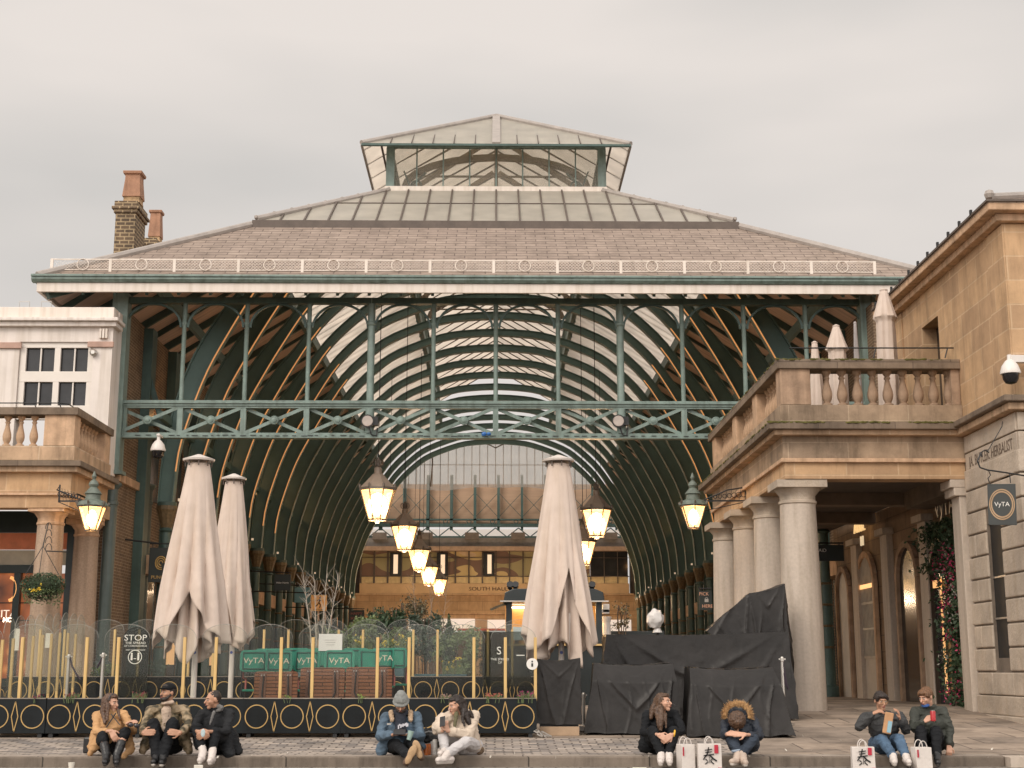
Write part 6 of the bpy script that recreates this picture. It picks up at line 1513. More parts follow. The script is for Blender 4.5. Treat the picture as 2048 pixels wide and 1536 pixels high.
# hanging basket at the left
Yb = 30.4; c = P(86, 1168, Yb); t = thing('hanging_basket', 'round green hanging basket with a few yellow flowers before the column', 'hanging basket', c)
rnd = random.Random(61); mb = MB()
for i in range(2600):
    v = Vector((rnd.gauss(0, 1), rnd.gauss(0, 1), rnd.gauss(0, 1))).normalized() * rnd.uniform(.75, 1.03); v = Vector((v.x * .46, v.y * .44, v.z * .30 - (.06 * (1 - v.x ** 2))))
    leafmb(mb, c + v, .026 * rnd.uniform(.6, 1.3), rnd)
part(t, 'foliage', mb, GREENS[0])
mb = MB()
for i in range(700):
    a = rnd.uniform(0, 2 * PI); f = rnd.uniform(0, 1) ** 1.5; leafmb(mb, c + Vector((.43 * math.cos(a) * (1 - .25 * f), .42 * math.sin(a), -.12 - .30 * f * (1 + .6 * mnoise.noise(Vector((a * 2, 0, 0)))))), .02 * rnd.uniform(.6, 1.5), rnd)
part(t, 'trailing_stems', mb, GREENS[1])
part(t, 'bowl', MB().ball(c + Vector((0, 0, -.05)), (.36, .36, .2), 14), surf('basket_moss', (.03, .04, .02), .9))
mb = MB()
for i in range(14):
    p = c + Vector((rnd.uniform(-.15, .1), -.43, rnd.uniform(-.2, -.02)))
    for k in range(4): leafmb(mb, p + Vector((rnd.uniform(-.02, .02), 0, rnd.uniform(-.02, .02))), .022, rnd)
part(t, 'yellow_flower', mb, bpy.data.materials['daffodil_yellow'])
mb = MB(); topb = P(97, 1046, Yb + .25)
for k in range(3):
    q = c + Vector(((-.35, 0, .35)[k], (-.1, -.3, -.1)[k], .2)); mb.tube([q, P(86, 1092, Yb)], .008, 5)
mb.tube([P(86, 1092, Yb), P(90, 1075, Yb + .1), topb], .014, 6); mb.tube([P(92, 1102, Yb + .5), P(134, 1104, Yb + .55)], .015, 6)
for k in range(4): cc = P(97 , 1058 + 14 * k, Yb + .22); mb.tube([cc + Vector((.07 * math.cos(u), 0, .14 * math.sin(u))) for u in [j * PI / 6 for j in range(7)]], .009, 5)
part(t, 'bracket_and_chain', mb, M['black'])

# ================================================================== BLADE SIGNS IN THE HALL
def blade(px, py, w, h, Y, mat, label, txts, arm=None, tmat=None, name='hanging_sign'):
    c = P(px, py, Y); W_, H_ = w / FPX * Y, h / FPX * Y; t = thing(name, label, 'sign', c, None)
    part(t, 'board', MB().obox(c, (W_, .04, H_)), mat, bev=.005)
    for (s, dx, dy, sz, sx) in txts: text(t, 'lettering', s, c + Vector((dx * W_, -.024, dy * H_)), sz * H_, tmat or WH, ext=.002, sx=sx)
    a = MB().tube([c + Vector((-W_ * .5, 0, H_ * .62)), c + Vector((W_ * .5, 0, H_ * .62))], .02, 6)
    for f in (-.35, .35): a.tube([c + Vector((W_ * f, 0, H_ * .5)), c + Vector((W_ * f, 0, H_ * .62))], .012, 5)
    if arm: a.tube([c + Vector((0, 0, H_ * .62)), (arm, c.y, c.z + H_ * .75)], .025, 6)
    part(t, 'arm', a, M['black']); return t, c, W_, H_
BK = surf('black_signboard', (.018, .024, .022), .5, var=.2)
blade(565, 1165, 33, 32, 47, BK, 'black square shop sign with faint cursive line, left of the teal one', [('Miller Harris', .0, -.02, .15, 1)], -8.7)
blade(605, 1190, 31, 30, 52, surf('teal_signboard', (.12, .25, .28), .5, var=.15), 'teal square shop sign between the black and the orange signs', [('/|/', 0, 0, .4, 1)], -8.7, surf('teal_print', (.12, .2, .2), .6))
t, c, W_, H_ = blade(638, 1206, 31, 31, 50, surf('orange_signboard', (.90, .50, .18), .5, var=.08), 'orange square shop sign with a dark running figure', [('L\'OCCITANE', 0, -.42, .12, 1)], -8.7, surf('brown_print', (.06, .03, .015), .7))
bp_ = bpy.data.materials['brown_print']; mb = MB(); o = c + Vector((0, -.026, 0))
mb.ball(o + Vector((.04, 0, .19)), (.035, .005, .04), 8)
for p, q in (((.03, .14), (-.0, .02)), ((0, .02), (.06, -.08)), ((.06, -.08), (.03, -.17)), ((0, .02), (-.05, -.07)), ((-.05, -.07), (-.12, -.12)), ((.02, .12), (-.06, .08)), ((.02, .12), (.09, .06))): mb.bar(o + Vector((p[0], 0, p[1])), o + Vector((q[0], 0, q[1])), .004, .035, (0, 0, 1))
part(t, 'running_figure', mb, bp_)
blade(713, 1232, 31, 23, 58, BK, 'black shop sign with two lines of small red letters', [('HAPPY', 0, .2, .3, 1.1), ('SOCKS', 0, -.2, .3, 1.1)], -8.6, surf('red_print', (.30, .08, .06), .6))
t, c, W_, H_ = blade(1411, 1201, 26, 38, 31.5, BK, 'black sign reading PICK HERE with a bag symbol beside the portico', [('PICK', -.12, .33, .24, 1), ('HERE', .12, -.30, .24, 1)], None, surf('peach_print', (.60, .33, .22), .6))
mb = MB().obox(c + Vector((.02, -.024, -.0)), (.085, .004, .07)).tube([c + Vector((.02 + .03 * math.cos(u), -.024, .035 + .03 * math.sin(u))) for u in [k * PI / 6 for k in range(7)]], .006, 4); part(t, 'bag_symbol', mb, bpy.data.materials['grey_print'])
blade(1659, 1106, 57, 32, 32.8, BK, 'wide black sign with pale lettering hung inside the portico', [('AID', -.25, .15, .3, 1)], None)
t, c, W_, H_ = blade(318, 1130, 40, 68, 36.2, BK, 'dark ornate pub sign with gold scrollwork beside the first parasol', [('PUNCH', .05, -.36, .14, 1)], -9.6, surf('gold_print', (.45, .28, .08), .5))
mb = MB(); o = c + Vector((.05, -.03, .05))
for r_ in (.14, .10, .05): mb.tube([o + Vector((r_ * math.cos(u), 0, r_ * 1.2 * math.sin(u))) for u in [k * PI / 7 for k in range(12)]], .014, 5)
part(t, 'gold_scroll', mb, bpy.data.materials['gold_print'])
# round VyTA sign at the right
Ys = 22.25; c = P(2004, 1009, Ys); t = thing('bracket_sign', 'grey square board with a lettered bronze ring on a scrolled bracket', 'sign', c)
m = Matrix.Rotation(R(-20), 3, 'Z') @ Matrix.Rotation(R(2), 3, 'Y'); W_, H_ = .43, .66
part(t, 'board', MB().obox(c, (W_, .03, H_), m), surf('slate_grey_board', (.034, .038, .036), .5, var=.1), bev=.004)
mb = MB(); vs = []
for (r0, r1) in ((.15, .17), (.178, .195)):
    n = 32
    for k in range(n):
        a, b = 2 * PI * k / n, 2 * PI * (k + 1) / n
        q = [c + m @ Vector((r_ * math.cos(u), -.022, r_ * 1.28 * math.sin(u))) for r_, u in ((r0, a), (r1, a), (r1, b), (r0, b))]; mb.add(q, [(0, 1, 2, 3)])
part(t, 'bronze_ring', mb, surf('bronze_ring', (.36, .24, .14), .4, metal=.3))
tt = text(t, 'lettering', 'VyTA', (0, 0, 0), .10, WH, ext=.001); tt.data.transform(Matrix.Translation(rootloc(t))); tt.data.transform(m.to_4x4() @ Matrix.Translation((0, -.024, 0)))
b = MB(); b.tube([P(1962, 905, Ys), P(1955, 922, Ys), P(1960, 935, Ys), P(1975, 940, Ys), P(2010, 945, Ys), P(2046, 951, Ys + .2), P(2075, 956, Ys + .36)], .014, 6)
b.tube([P(1978, 905, Ys), P(1970, 900, Ys), P(1962, 905, Ys), P(1964, 914, Ys)], .012, 6); b.tube([P(1975, 903, Ys), P(2004, 853, Ys + .1), P(2005, 843, Ys + .34)], .008, 5)
b.tube([P(1977, 941, Ys), P(1981, 950, Ys), P(1976, 957, Ys), P(1979, 966, Ys)], .009, 5); b.tube([P(2019, 947, Ys), P(2021, 966, Ys)], .009, 5)
part(t, 'iron_bracket', b, M['black'])

# ================================================================== FLOWER WALL BY THE RIGHT DOOR
rnd = random.Random(71); t = thing('flower_climber', 'dark green climber with pink blossom growing round the door beside the rusticated wall', 'climber', (IX - .15, 27.2, .33))
mb = MB(); pk = MB(); wh = MB()
for i in range(9000):
    z = rnd.uniform(.36, 4.0); y = rnd.uniform(25.9, 28.15 if z < 3.0 else 29.3)
    x = IX - .05 - abs(rnd.gauss(0, .17)) - .02; v = mnoise.noise(Vector((y * 1.6, z * 1.6, 0)))
    if v < -.28 or (y > 27.7 and rnd.random() < (y - 27.7) * .9 and z < 3.0): continue
    leafmb(mb, Vector((x, y, z)), rnd.uniform(.03, .07), rnd)
part(t, 'foliage', mb, GREENS[0])
for j in range(26):
    z = rnd.uniform(.6, 3.7); y = rnd.uniform(26.6, 28.1) if z < 2.9 else rnd.uniform(26.6, 29.2)
    for i in range(22): leafmb(pk if j % 4 else wh, Vector((IX - .33 + rnd.gauss(0, .05), y + rnd.gauss(0, .11), z + rnd.gauss(0, .10))), .035, rnd)
part(t, 'pink_blossom', pk, surf('pink_blossom', (.62, .05, .16), .6, var=.3, scale=20)); part(t, 'white_blossom', wh, surf('pale_blossom', (.35, .33, .28), .6))

# ================================================================== KIOSK
Kx0, Kx1 = P(1012, 1300, 26.6).x, P(1207, 1300, 26.6).x; Ky = 28.2; Ky1 = 30.0; g = .33
def kz(py): return P(1100, py, Ky).z
Kx0, Kx1 = P(1012, 1300, Ky).x, P(1205, 1300, Ky).x
k = thing('kiosk', 'black market kiosk with curved roof and warm lit counter behind the tall parasol', 'kiosk', ((Kx0 + Kx1) / 2, Ky, g))
DK = surf('kiosk_black_green', (.020, .026, .027), .4, var=.2)
part(k, 'counter', MB().box(Kx0, Kx1, Ky, Ky1, g, kz(1292)), DK, bev=.01)
part(k, 'counter_top', MB().box(Kx0 - .04, Kx1 + .04, Ky - .08, Ky + .5, kz(1292) + .002, kz(1288)), M['wood'], bev=.005)
for x in (Kx0, Kx1 - .12): part(k, 'post', MB().box(x, x + .12, Ky, Ky + .12, kz(1288), kz(1204)), DK)
part(k, 'back_panel', MB().box(Kx0, Kx1, Ky1 - .1, Ky1, kz(1290), kz(1204)), surf('amber_panel', (.55, .30, .10), .6, var=.25, scale=2))
pts = [(Kx0 - .05, kz(1203)), (Kx1 + .05, kz(1203)), (Kx1 + .02, kz(1185)), (Kx1 - .15, kz(1178)), (Kx0 + .15, kz(1178)), (Kx0 - .02, kz(1185))]
part(k, 'roof', MB().prism(pts, Ky - .15, Ky1 + .1), DK, bev=.02); part(k, 'eaves_strip', MB().box(Kx0 - .12, Kx1 + .12, Ky - .2, Ky - .152, kz(1204.5), kz(1202)), M['steel'])
part(k, 'awning', MB().slab([P(980, 1217, Ky - .6), P(1014, 1203, Ky), P(1014, 1203, Ky + 1), P(980, 1217, Ky + .4)], .05), DK)
for x in (Kx0 + .12, Kx1 - .5): part(k, 'strip_light', MB().box(x, x + .35, Ky1 - .2, Ky1 - .12, kz(1209), kz(1207)), M['bulbwhite'])
lamp('kiosk_light', ((Kx0 + Kx1) / 2, Ky + .7, kz(1212)), 90, (1, .62, .28), .12)
sp_ = MB()
for px in (1020, 1031, 1184): c = P(px, 1172, Ky); sp_.lathe([(.05, -.07), (.07, .07)], c, 10, Matrix.Rotation(R(60), 3, 'X')); sp_.tube([c, c + Vector((0, .05, -.15))], .012, 5)
part(k, 'spotlight', sp_, M['black'], split=2)
mb = MB(); rnd = random.Random(5)
for i in range(22):
    x = rnd.uniform(Kx0 + .2, Kx1 - .2); h = rnd.uniform(.08, .25); mb.box(x - .03, x + .03, Ky + .25, Ky + .31, kz(1288), kz(1288) + h)
part(k, 'bottle', mb, surf('counter_bottles', (.25, .16, .10), .3, var=.6, scale=8), split=1)
c = P(1037, 1267, Ky - .1); solo('price_card', 'pale blue price card on the kiosk counter beside the parasol', 'card', MB().obox(c, (.22, .01, .26)), surf('pale_blue_card', (.50, .56, .60), .7), c)
c = P(1200, 1238, 29.0); mb = MB().obox(c + Vector((.05, 0, .16)), (.28, .2, .07)).obox(c + Vector((.12, 0, .2)), (.14, .2, .2)).lathe([(.11, -.42), (.09, -.08), (.12, .05)], c + Vector((.12, 0, 0)), 12)
solo('espresso_stand', 'white drinks dispenser on the counter right of the kiosk', 'dispenser', mb, M['whiteplastic'], c, bev=.01)
c = P(1245, 1250, 29.6); shrub(1225, 1262, 1205, 1262, 29.6, 3, 'tuft of dried branches left of the bagged lamp', seed=77, n=160, s=.04)
solo('low_counter', 'low dark counter in shadow behind the black covers', 'counter', MB().box(P(1208, 1300, 29.8).x, P(1330, 1300, 29.8).x, 29.8, 30.3, .33, P(1200, 1262, 29.8).z), DK, P(1260, 1380, 29.8), bev=.01)
c = P(1311, 1238, 25.6); rnd = random.Random(8)
mb = MB().ball(c, (.155, .14, .17), 20); 
for v in mb.v: d = v - c; v += d * .28 * mnoise.noise(d * 13) 
mb.lathe([(.09, -.24), (.05, -.16), (.06, -.10)], c + Vector((.03, 0, 0)), 12)
t = thing('bagged_lamp', 'lamp head wrapped in a crumpled white plastic bag above the covers', 'lamp', (c.x, c.y, gz(c.y)))
part(t, 'plastic_bag', mb, surf('crumpled_white_plastic', (.66, .63, .60), .3, var=.08, bump=.9, bscale=14), 25); part(t, 'stand', MB().tube([(c.x + .03, c.y, gz(c.y)), (c.x + .03, c.y, c.z - .2)], .03, 8), M['black'])

# ================================================================== BLACK COVERS
def draped(name, label, hull, seed, amp=.035, group=None, div=44, lean=0.0):
    """hull: list of (front-bottom-left .. ) 8 corners of the covered volume: bottom 4 then top 4; faces are bulged and wrinkled"""
    rnd = random.Random(seed); H = [Vector(p) for p in hull]; vs = []; fs = []
    def face(a, b, c, d, n1, n2):
        base = len(vs); 
        for i in range(n2 + 1):
            for j in range(n1 + 1):
                u, v = j / n1, i / n2; vs.append((H[a].lerp(H[b], u)).lerp(H[d].lerp(H[c], u), v))
        for i in range(n2):
            for j in range(n1): q = base + i * (n1 + 1) + j; fs.append((q, q + 1, q + n1 + 2, q + n1 + 1))
    face(0, 1, 5, 4, div * 2, div); face(1, 2, 6, 5, div, div); face(2, 3, 7, 6, div, div); face(3, 0, 4, 7, div, div); face(4, 5, 6, 7, div * 2, div // 2)
    ctr = sum(H, Vector()) / 8; zmin = min(p.z for p in H); zmax = max(p.z for p in H)
    o = Vector((seed * 3.1, 0, 0)); out = []
    for v in vs:
        p = v.copy(); hf = (p.z - zmin) / (zmax - zmin)
        d = Vector((p.x - ctr.x, (p.y - ctr.y) * 1.5, 0)); 
        if d.length > 1e-4: d.normalize()
        # long creases running down from the upper corners
        cx = min(abs(p.x - H[4].x), abs(p.x - H[5].x)); ang = math.atan2(cx + .001, zmax - p.z + .05)
        cre = (1 - abs(math.sin(ang * 6.3 + seed + .6 * mnoise.noise(p * 1.5 + o)))) ** 4 * 1.1 - .15 + .5 * (1 - abs(math.sin(p.x * 9 + p.y * 6 + 2.2 * mnoise.noise(p * 1.3) + seed))) ** 5
        n = mnoise.noise(Vector((p.x * 1.5, p.y * 1.5, p.z * .7)) + o) * 1.0 + (1 - abs(mnoise.noise(Vector((p.x * 2.4 + p.z * 1.3, p.y * 2, p.z * 1.2)) + o)) * 2) ** 3 * .35
        w = min(1, (1 - hf) * 2.2 + .08)
        p += d * (amp * (n + cre * 1.3) * w) + Vector((0, 0, -.02 * abs(mnoise.noise(p * 3)) * hf - .035 * hf * math.sin(PI * min(1, max(0, (v.x - H[4].x) / (H[5].x - H[4].x))))))
        if lean and v.y < ctr.y: p.y += max(0, hf - .74) * lean
        if hf < .02: p.z = zmin + abs(mnoise.noise(Vector((p.x * 3, p.y * 3, seed)))) * .05
        out.append(p)
    mb = MB().add(out, fs); me_o = solo(name, label, 'cover', mb, M['blackcloth'], (ctr.x, ctr.y, zmin), group, sm=50)
    bm = bmesh.new(); bm.from_mesh(me_o.data); bmesh.ops.remove_doubles(bm, verts=bm.verts, dist=.012); bmesh.ops.recalc_face_normals(bm, faces=bm.faces); bm.to_mesh(me_o.data); bm.free(); smooth(me_o.data, 60)
    return me_o
def hull(fb0, fb1, ft0, ft1, Y0, Yt, depth, inset=.08):
    """front bottom px, front top px; Y0 bottom front depth, Yt top front depth"""
    g = gz(Y0) + .02; a = P(*fb0, Y0); b = P(*fb1, Y0); c = P(*ft0, Yt); d = P(*ft1, Yt)
    return [(a.x, Y0, g), (b.x, Y0, g), (b.x - inset, Y0 + depth, g), (a.x + inset, Y0 + depth, g), (c.x, Yt, c.z), (d.x, Yt, d.z), (d.x - .02, Y0 + depth, d.z + .02), (c.x + .02, Y0 + depth, c.z + .02)]
draped('covered_seating', 'low wide item under a black cover behind the dark haired woman in black', hull((1172, 1475), (1366, 1475), (1190, 1326), (1350, 1326), 21.3, 21.42, 1.0), 2, .028, 'low items under black covers', lean=1.1)
draped('covered_seating', 'low wide item under a black cover behind the person in the fur hood', hull((1374, 1478), (1590, 1478), (1384, 1334), (1552, 1334), 20.9, 21.05, 1.1), 5, .030, 'low items under black covers', lean=1.1)
tb = draped('covered_counter', 'long counter under a black cover rising behind the two lower covers', hull((1203, 1400), (1590, 1405), (1212, 1268), (1575, 1262), 23.6, 23.75, 1.3), 9, .036)
draped('covered_heap', 'tall slumped heap under a black cover leaning against the first big column', [P(1412, 1262, 24.2), P(1588, 1400, 24.2), P(1584, 1400, 25.2), P(1420, 1262, 25.2), P(1498, 1186, 24.3), P(1569, 1167, 24.3), P(1567, 1167, 25.0), P(1498, 1184, 25.0)], 12, .036)
c0 = P(1074, 1475, 21.25); c1 = P(1164, 1475, 21.25); g = gz(21.3)
t = thing('covered_stand', 'tall narrow host stand under a charcoal cloth beside the last front planter', 'stand', ((c0.x + c1.x) / 2, 21.4, g))
ob = draped('cloth_cover', '', [(c0.x, 21.25, g + .15), (c1.x, 21.25, g + .17), (c1.x, 21.75, g + .15), (c0.x, 21.75, g + .15), (c0.x + .01, 21.28, P(1, 1316, 21.3).z), (c1.x - .01, 21.28, P(1, 1315, 21.3).z), (c1.x - .01, 21.73, P(1, 1315, 21.3).z), (c0.x + .01, 21.73, P(1, 1316, 21.3).z)], 14, .018)
ob.data.transform(Matrix.Translation(ob.location)); ob.data.transform(Matrix.Translation(-rootloc(t))); ob.location = (0, 0, 0); ob.parent = t; del ob['category']; del ob['wl']
if 'label' in ob.keys(): del ob['label']
part(t, 'body', MB().box(c0.x + .05, c1.x - .05, 21.32, 21.7, g + .02, 1.1), M['black']); part(t, 'base_board', MB().box(c0.x + .04, c1.x - .04, 21.24, 21.3, g, g + .13), surf('pale_board', (.36, .25, .16), .7))
# broken rails and clutter under the front planters
mb = MB(); rnd = random.Random(4)
for i in range(7): p = P(1068 + i * 3, 1462 + rnd.uniform(-3, 9), 21.0); mb.bar(p, p + Vector((rnd.uniform(.05, .2), rnd.uniform(-.1, .1), -rnd.uniform(.02, .08))), .02, .02)
solo('loose_rods', 'few loose metal rods lying by the foot of the last front planter', 'rods', mb, M['steel'], P(1075, 1470, 21.0))
mb = MB().box(P(0, 1470, 21.35).x, P(1062, 1470, 21.35).x, 21.36, 21.42, gz(21.4) - .0, gz(21.4) + .055)
solo('wooden_rail', 'long pale wooden rail lying on the paving under the front planters', 'rail', mb, surf('pale_floor_rail', (.42, .31, .21), .75, var=.3), P(500, 1480, 21.4))
# manhole / litter
mb = MB(); rnd = random.Random(9)
for i in range(60): x = rnd.uniform(-7, 7); y = rnd.uniform(17.4, 22.5); leafmb(mb, Vector((x, y, gz(y) + .012)), rnd.uniform(.008, .03), rnd)
o = solo('litter', 'tiny scraps of paper and leaf scattered over the paving', 'litter', mb, bpy.data.materials['white_paper'], (0, 20, 0)); o['kind'] = 'stuff'

mb = MB(); rnd = random.Random(19)
for i in range(170):
    y = rnd.choice((rnd.uniform(18.3, 20.8), rnd.uniform(18.3, 26))); x = rnd.uniform(-7.5, 8); r = rnd.uniform(.008, .02); z = gz(y) + .004
    mb.add([(x + r * math.cos(a) * 1.2, y + r * math.sin(a), z + .002) for a in [k * PI / 4 for k in range(8)]], [tuple(range(8))])
o = solo('gum_spots', 'dark trodden chewing gum spots dotted over the paving', 'gum spots', mb, surf('trodden_gum', (.10, .085, .075), .8, var=.5, scale=4), (0, 20, 0)); o['kind'] = 'stuff'
# ================================================================== PEOPLE
def remesh(mb, name, voxel, off, mat, parent, wr=0.0, wf=9.0, smooth_it=2):
    me = mb.mesh(name, Vector((0, 0, 0))); recalc(me)
    o = bpy.data.objects.new(name, me); COL.objects.link(o)
    r = o.modifiers.new('r', 'REMESH'); r.mode = 'VOXEL'; r.voxel_size = voxel
    if smooth_it:
        s = o.modifiers.new('s', 'SMOOTH'); s.iterations = smooth_it; s.factor = .5
    dg = bpy.context.evaluated_depsgraph_get(); dg.update()
    m2 = bpy.data.meshes.new_from_object(o.evaluated_get(dg)); COL.objects.unlink(o); bpy.data.objects.remove(o)
    m2.name = name
    if wr:
        for v, n in zip(m2.vertices, [v.normal.copy() for v in m2.vertices]):
            p = v.co; q_ = Vector((p.x * wf * .8 + p.z * wf * .5, p.y * wf * .8, p.z * wf * 1.7 - p.x * wf * .4)); k = .45 * mnoise.noise(q_ * .6) + 1.1 * (1 - 2 * abs(mnoise.noise(q_ * 1.25))) ** 3 - .2
            v.co = p + n * wr * k
    for v in m2.vertices: v.co -= off
    for p in m2.polygons: p.use_smooth = True
    m2.materials.clear(); m2.materials.append(mat)
    o = bpy.data.objects.new(name, m2); COL.objects.link(o)
    if parent: o.parent = parent
    return o
def gm_(name, *a, **k):
    return bpy.data.materials[name] if name in bpy.data.materials else surf(name, *a, **k)
SK1 = surf('fair_skin', (.56, .32, .22), .5, var=.08, scale=14); SK2 = surf('olive_skin', (.46, .25, .16), .5, var=.08, scale=14)
LIP = surf('lip_colour', (.32, .10, .08), .45); EYE = surf('dark_eye', (.02, .014, .012), .25); EYEW = surf('eye_white', (.55, .50, .46), .3)
H_DARK = hairmat('near_black_hair', (.012, .008, .007), (.035, .022, .016)); H_BRN = hairmat('brown_hair', (.05, .025, .014), (.13, .07, .038)); H_CHEST = hairmat('long_brown_hair', (.045, .022, .015), (.16, .09, .055))
H_GINGER = hairmat('chestnut_hair', (.09, .04, .018), (.22, .11, .05))
def hand(mb, w, d, pn, curl=.5, s=1.0):
    d = Vector(d).normalized(); pn = Vector(pn); pn = (pn - d * pn.dot(d)).normalized(); sd = d.cross(pn)
    k = w + d * .075 * s
    for f in (-.028, -.010, .010, .028): mb.cap(w + sd * f * .6 * s, k + sd * f * s, .013 * s, .011 * s, 8)
    for f, ln in ((-.030, .030), (-.010, .038), (.010, .040), (.030, .033)):
        a = k + sd * f * s; d1 = (d * math.cos(curl) + pn * math.sin(curl)); d2 = (d * math.cos(curl * 2.1) + pn * math.sin(curl * 2.1))
        b = a + d1 * ln * s; mb.cap(a, b, .0092 * s, .0085 * s, 8); mb.cap(b, b + d2 * ln * .85 * s, .0085 * s, .007 * s, 8)
    t0 = w + sd * .028 * s + d * .02 * s; t1 = t0 + (sd * .7 + d * .6 + pn * .3).normalized() * .038 * s; mb.cap(t0, t1, .012 * s, .0098 * s, 8); mb.cap(t1, t1 + (d * .9 + sd * .15 + pn * .4).normalized() * .03 * s, .0098 * s, .008 * s, 8)
def person(label, J, fwd, head, skin, topm, botm, shoem, hairm, hair='short', up=(0, 0, 1), hands=None, opt=None, group=None):
    opt = opt or {}; Q = {k: P(*v) for k, v in J.items()}
    pel = Q['pel']; base = Vector((pel.x, 18.0, 0)); t = thing('person', label, 'person', base, group)
    neck = (Q['shL'] + Q['shR']) / 2 + Vector((0, 0, .04)); chest = (Q['shL'] + Q['shR']) / 2 - Vector((0, 0, .12)); chest.y += .0
    chest = chest.lerp(pel, .12)
    hc = P(*head); F = Vector(fwd).normalized(); U = Vector(up); Rr = F.cross(U).normalized(); U = Rr.cross(F).normalized()
    hm = Matrix((Rr, -F, U)).transposed(); hp = lambda x, y, z: hc + hm @ Vector((x, y, z)); hs = opt.get('hs', 1.0)
    lat = Vector((Q['shR'].x - Q['shL'].x, Q['shR'].y - Q['shL'].y, 0)).normalized()
    hipL, hipR = pel - lat * .10, pel + lat * .10
    # ---- body: one continuous skin surface
    b = MB()
    b.cap(pel, chest, .095, .095, 14); b.cap(chest, neck, .085, .05, 12); b.cap(neck - Vector((0, 0, .02)), hp(0, .02, -.06), .052, .05, 12)
    b.cap(Q['shL'].lerp(Q['shR'], .1), Q['shR'].lerp(Q['shL'], .1), .042, .042, 10)
    for s in 'LR':
        b.cap(Q['sh' + s], Q['el' + s], .030, .025, 10); b.cap(Q['el' + s], Q['wr' + s], .025, .022, 10)
        h = hipL if s == 'L' else hipR
        b.cap(h, Q['kn' + s], .08, .052, 12); b.cap(Q['kn' + s], Q['an' + s], .052, .030, 12); b.cap(Q['an' + s], Q['an' + s].lerp(Q['to' + s], .6) + Vector((0, .02, -.012)), .024, .014, 8)
    b.ball(hp(0, .012, .022), (.074 * hs, .090 * hs, .092 * hs), 16, hm); b.cap(hp(0, -.022, -.025), hp(0, -.058, -.084), .058, .027, 12); b.ball(hp(0, -.035, -.02), (.062, .056, .06), 12, hm)
    b.cap(hp(0, -.088, .012), hp(0, -.110, -.022), .008, .0135, 8); b.ball(hp(0, -.073, .030), (.048, .018, .012), 10, hm)
    for sx in (-1, 1): b.ball(hp(sx * .078, .004, -.002), (.010, .020, .030), 8, hm); b.ball(hp(sx * .040, -.062, -.018), (.022, .020, .02), 8, hm)
    b.ball(hp(0, -.088, -.050), (.022, .012, .012), 8, hm)
    if hands:
        for s, (d, pn, c) in hands.items(): hand(b, Q['wr' + s], d, pn, c, 1.08)
    remesh(b, 'body', .0068, base, skin, t, 0, smooth_it=1)
    if not opt.get('noface'):
        e = MB(); ew = MB(); 
        for sx in (-1, 1):
            ew.ball(hp(sx * .029, -.0795, .008), (.013, .009, .0075), 10, hm); e.ball(hp(sx * .029, -.0865, .008), (.0065, .004, .0065), 8, hm)
            e.cap(hp(sx * .016, -.0885, .028), hp(sx * .044, -.077, .030), .0036, .0028, 6)
        part(t, 'eyes', ew, EYEW, True); ee = part(t, 'eyebrows_and_irises', e, EYE, True)
        part(t, 'lips', MB().ball(hp(0, -.1005, -.048), (.020, .005, .0045), 10, hm).ball(hp(0, -.099, -.056), (.016, .005, .005), 10, hm), LIP, True)
    # ---- clothes
    c = MB(); tw = opt.get('tw', 1.0); ar = opt.get('ar', 1.0)
    c.cap(pel + Vector((0, 0, .03)), chest, .138 * tw, .136 * tw, 16); c.cap(chest, neck - Vector((0, 0, .02)), .128 * tw, .068, 14)
    shd = (Q['shR'] - Q['shL']) * .10; c.cap(Q['shL'] + shd, Q['shR'] - shd, .064, .064, 12); c.cap(chest - lat * .06, chest + lat * .06, .125 * tw, .125 * tw, 12)
    for s in 'LR':
        w = Q['el' + s].lerp(Q['wr' + s], opt.get('cuff', .82))
        c.cap(Q['sh' + s], Q['el' + s], .062 * ar, .053 * ar, 12); c.cap(Q['el' + s], w, .053 * ar, .044 * ar, 12)
    if opt.get('collar'): c.tube([neck + Vector((.075 * math.cos(a), .06 * math.sin(a), .02)) for a in [k * PI / 6 for k in range(13)]], .028, 8)
    for (p0, p1, r0, r1) in opt.get('drape', []): c.cap(P(*p0), P(*p1), r0, r1, 12)
    top = remesh(c, 'jacket', .011, base, topm, t, .0115, opt.get('wf', 7.5), 2)
    l = MB(); lf = opt.get('legs', 1.0); lw = opt.get('lw', 1.0)
    l.ball(pel - Vector((0, 0, .01)), (.165, .15, .12), 14)
    for s in 'LR':
        h = hipL if s == 'L' else hipR; k = Q['kn' + s]; a = Q['an' + s]
        if lf >= 1: l.cap(h, k, .098 * lw, .070 * lw, 14); l.cap(k, k.lerp(a, opt.get('legcuff', .95)), .070 * lw, .054 * lw, 12)
        else: l.cap(h, k.lerp(h, .02), .095, .064, 14); l.cap(k, k.lerp(a, .18), .064, .060, 12)
    remesh(l, opt.get('legname', 'trousers'), .010, base, botm, t, .009, 8, 2)
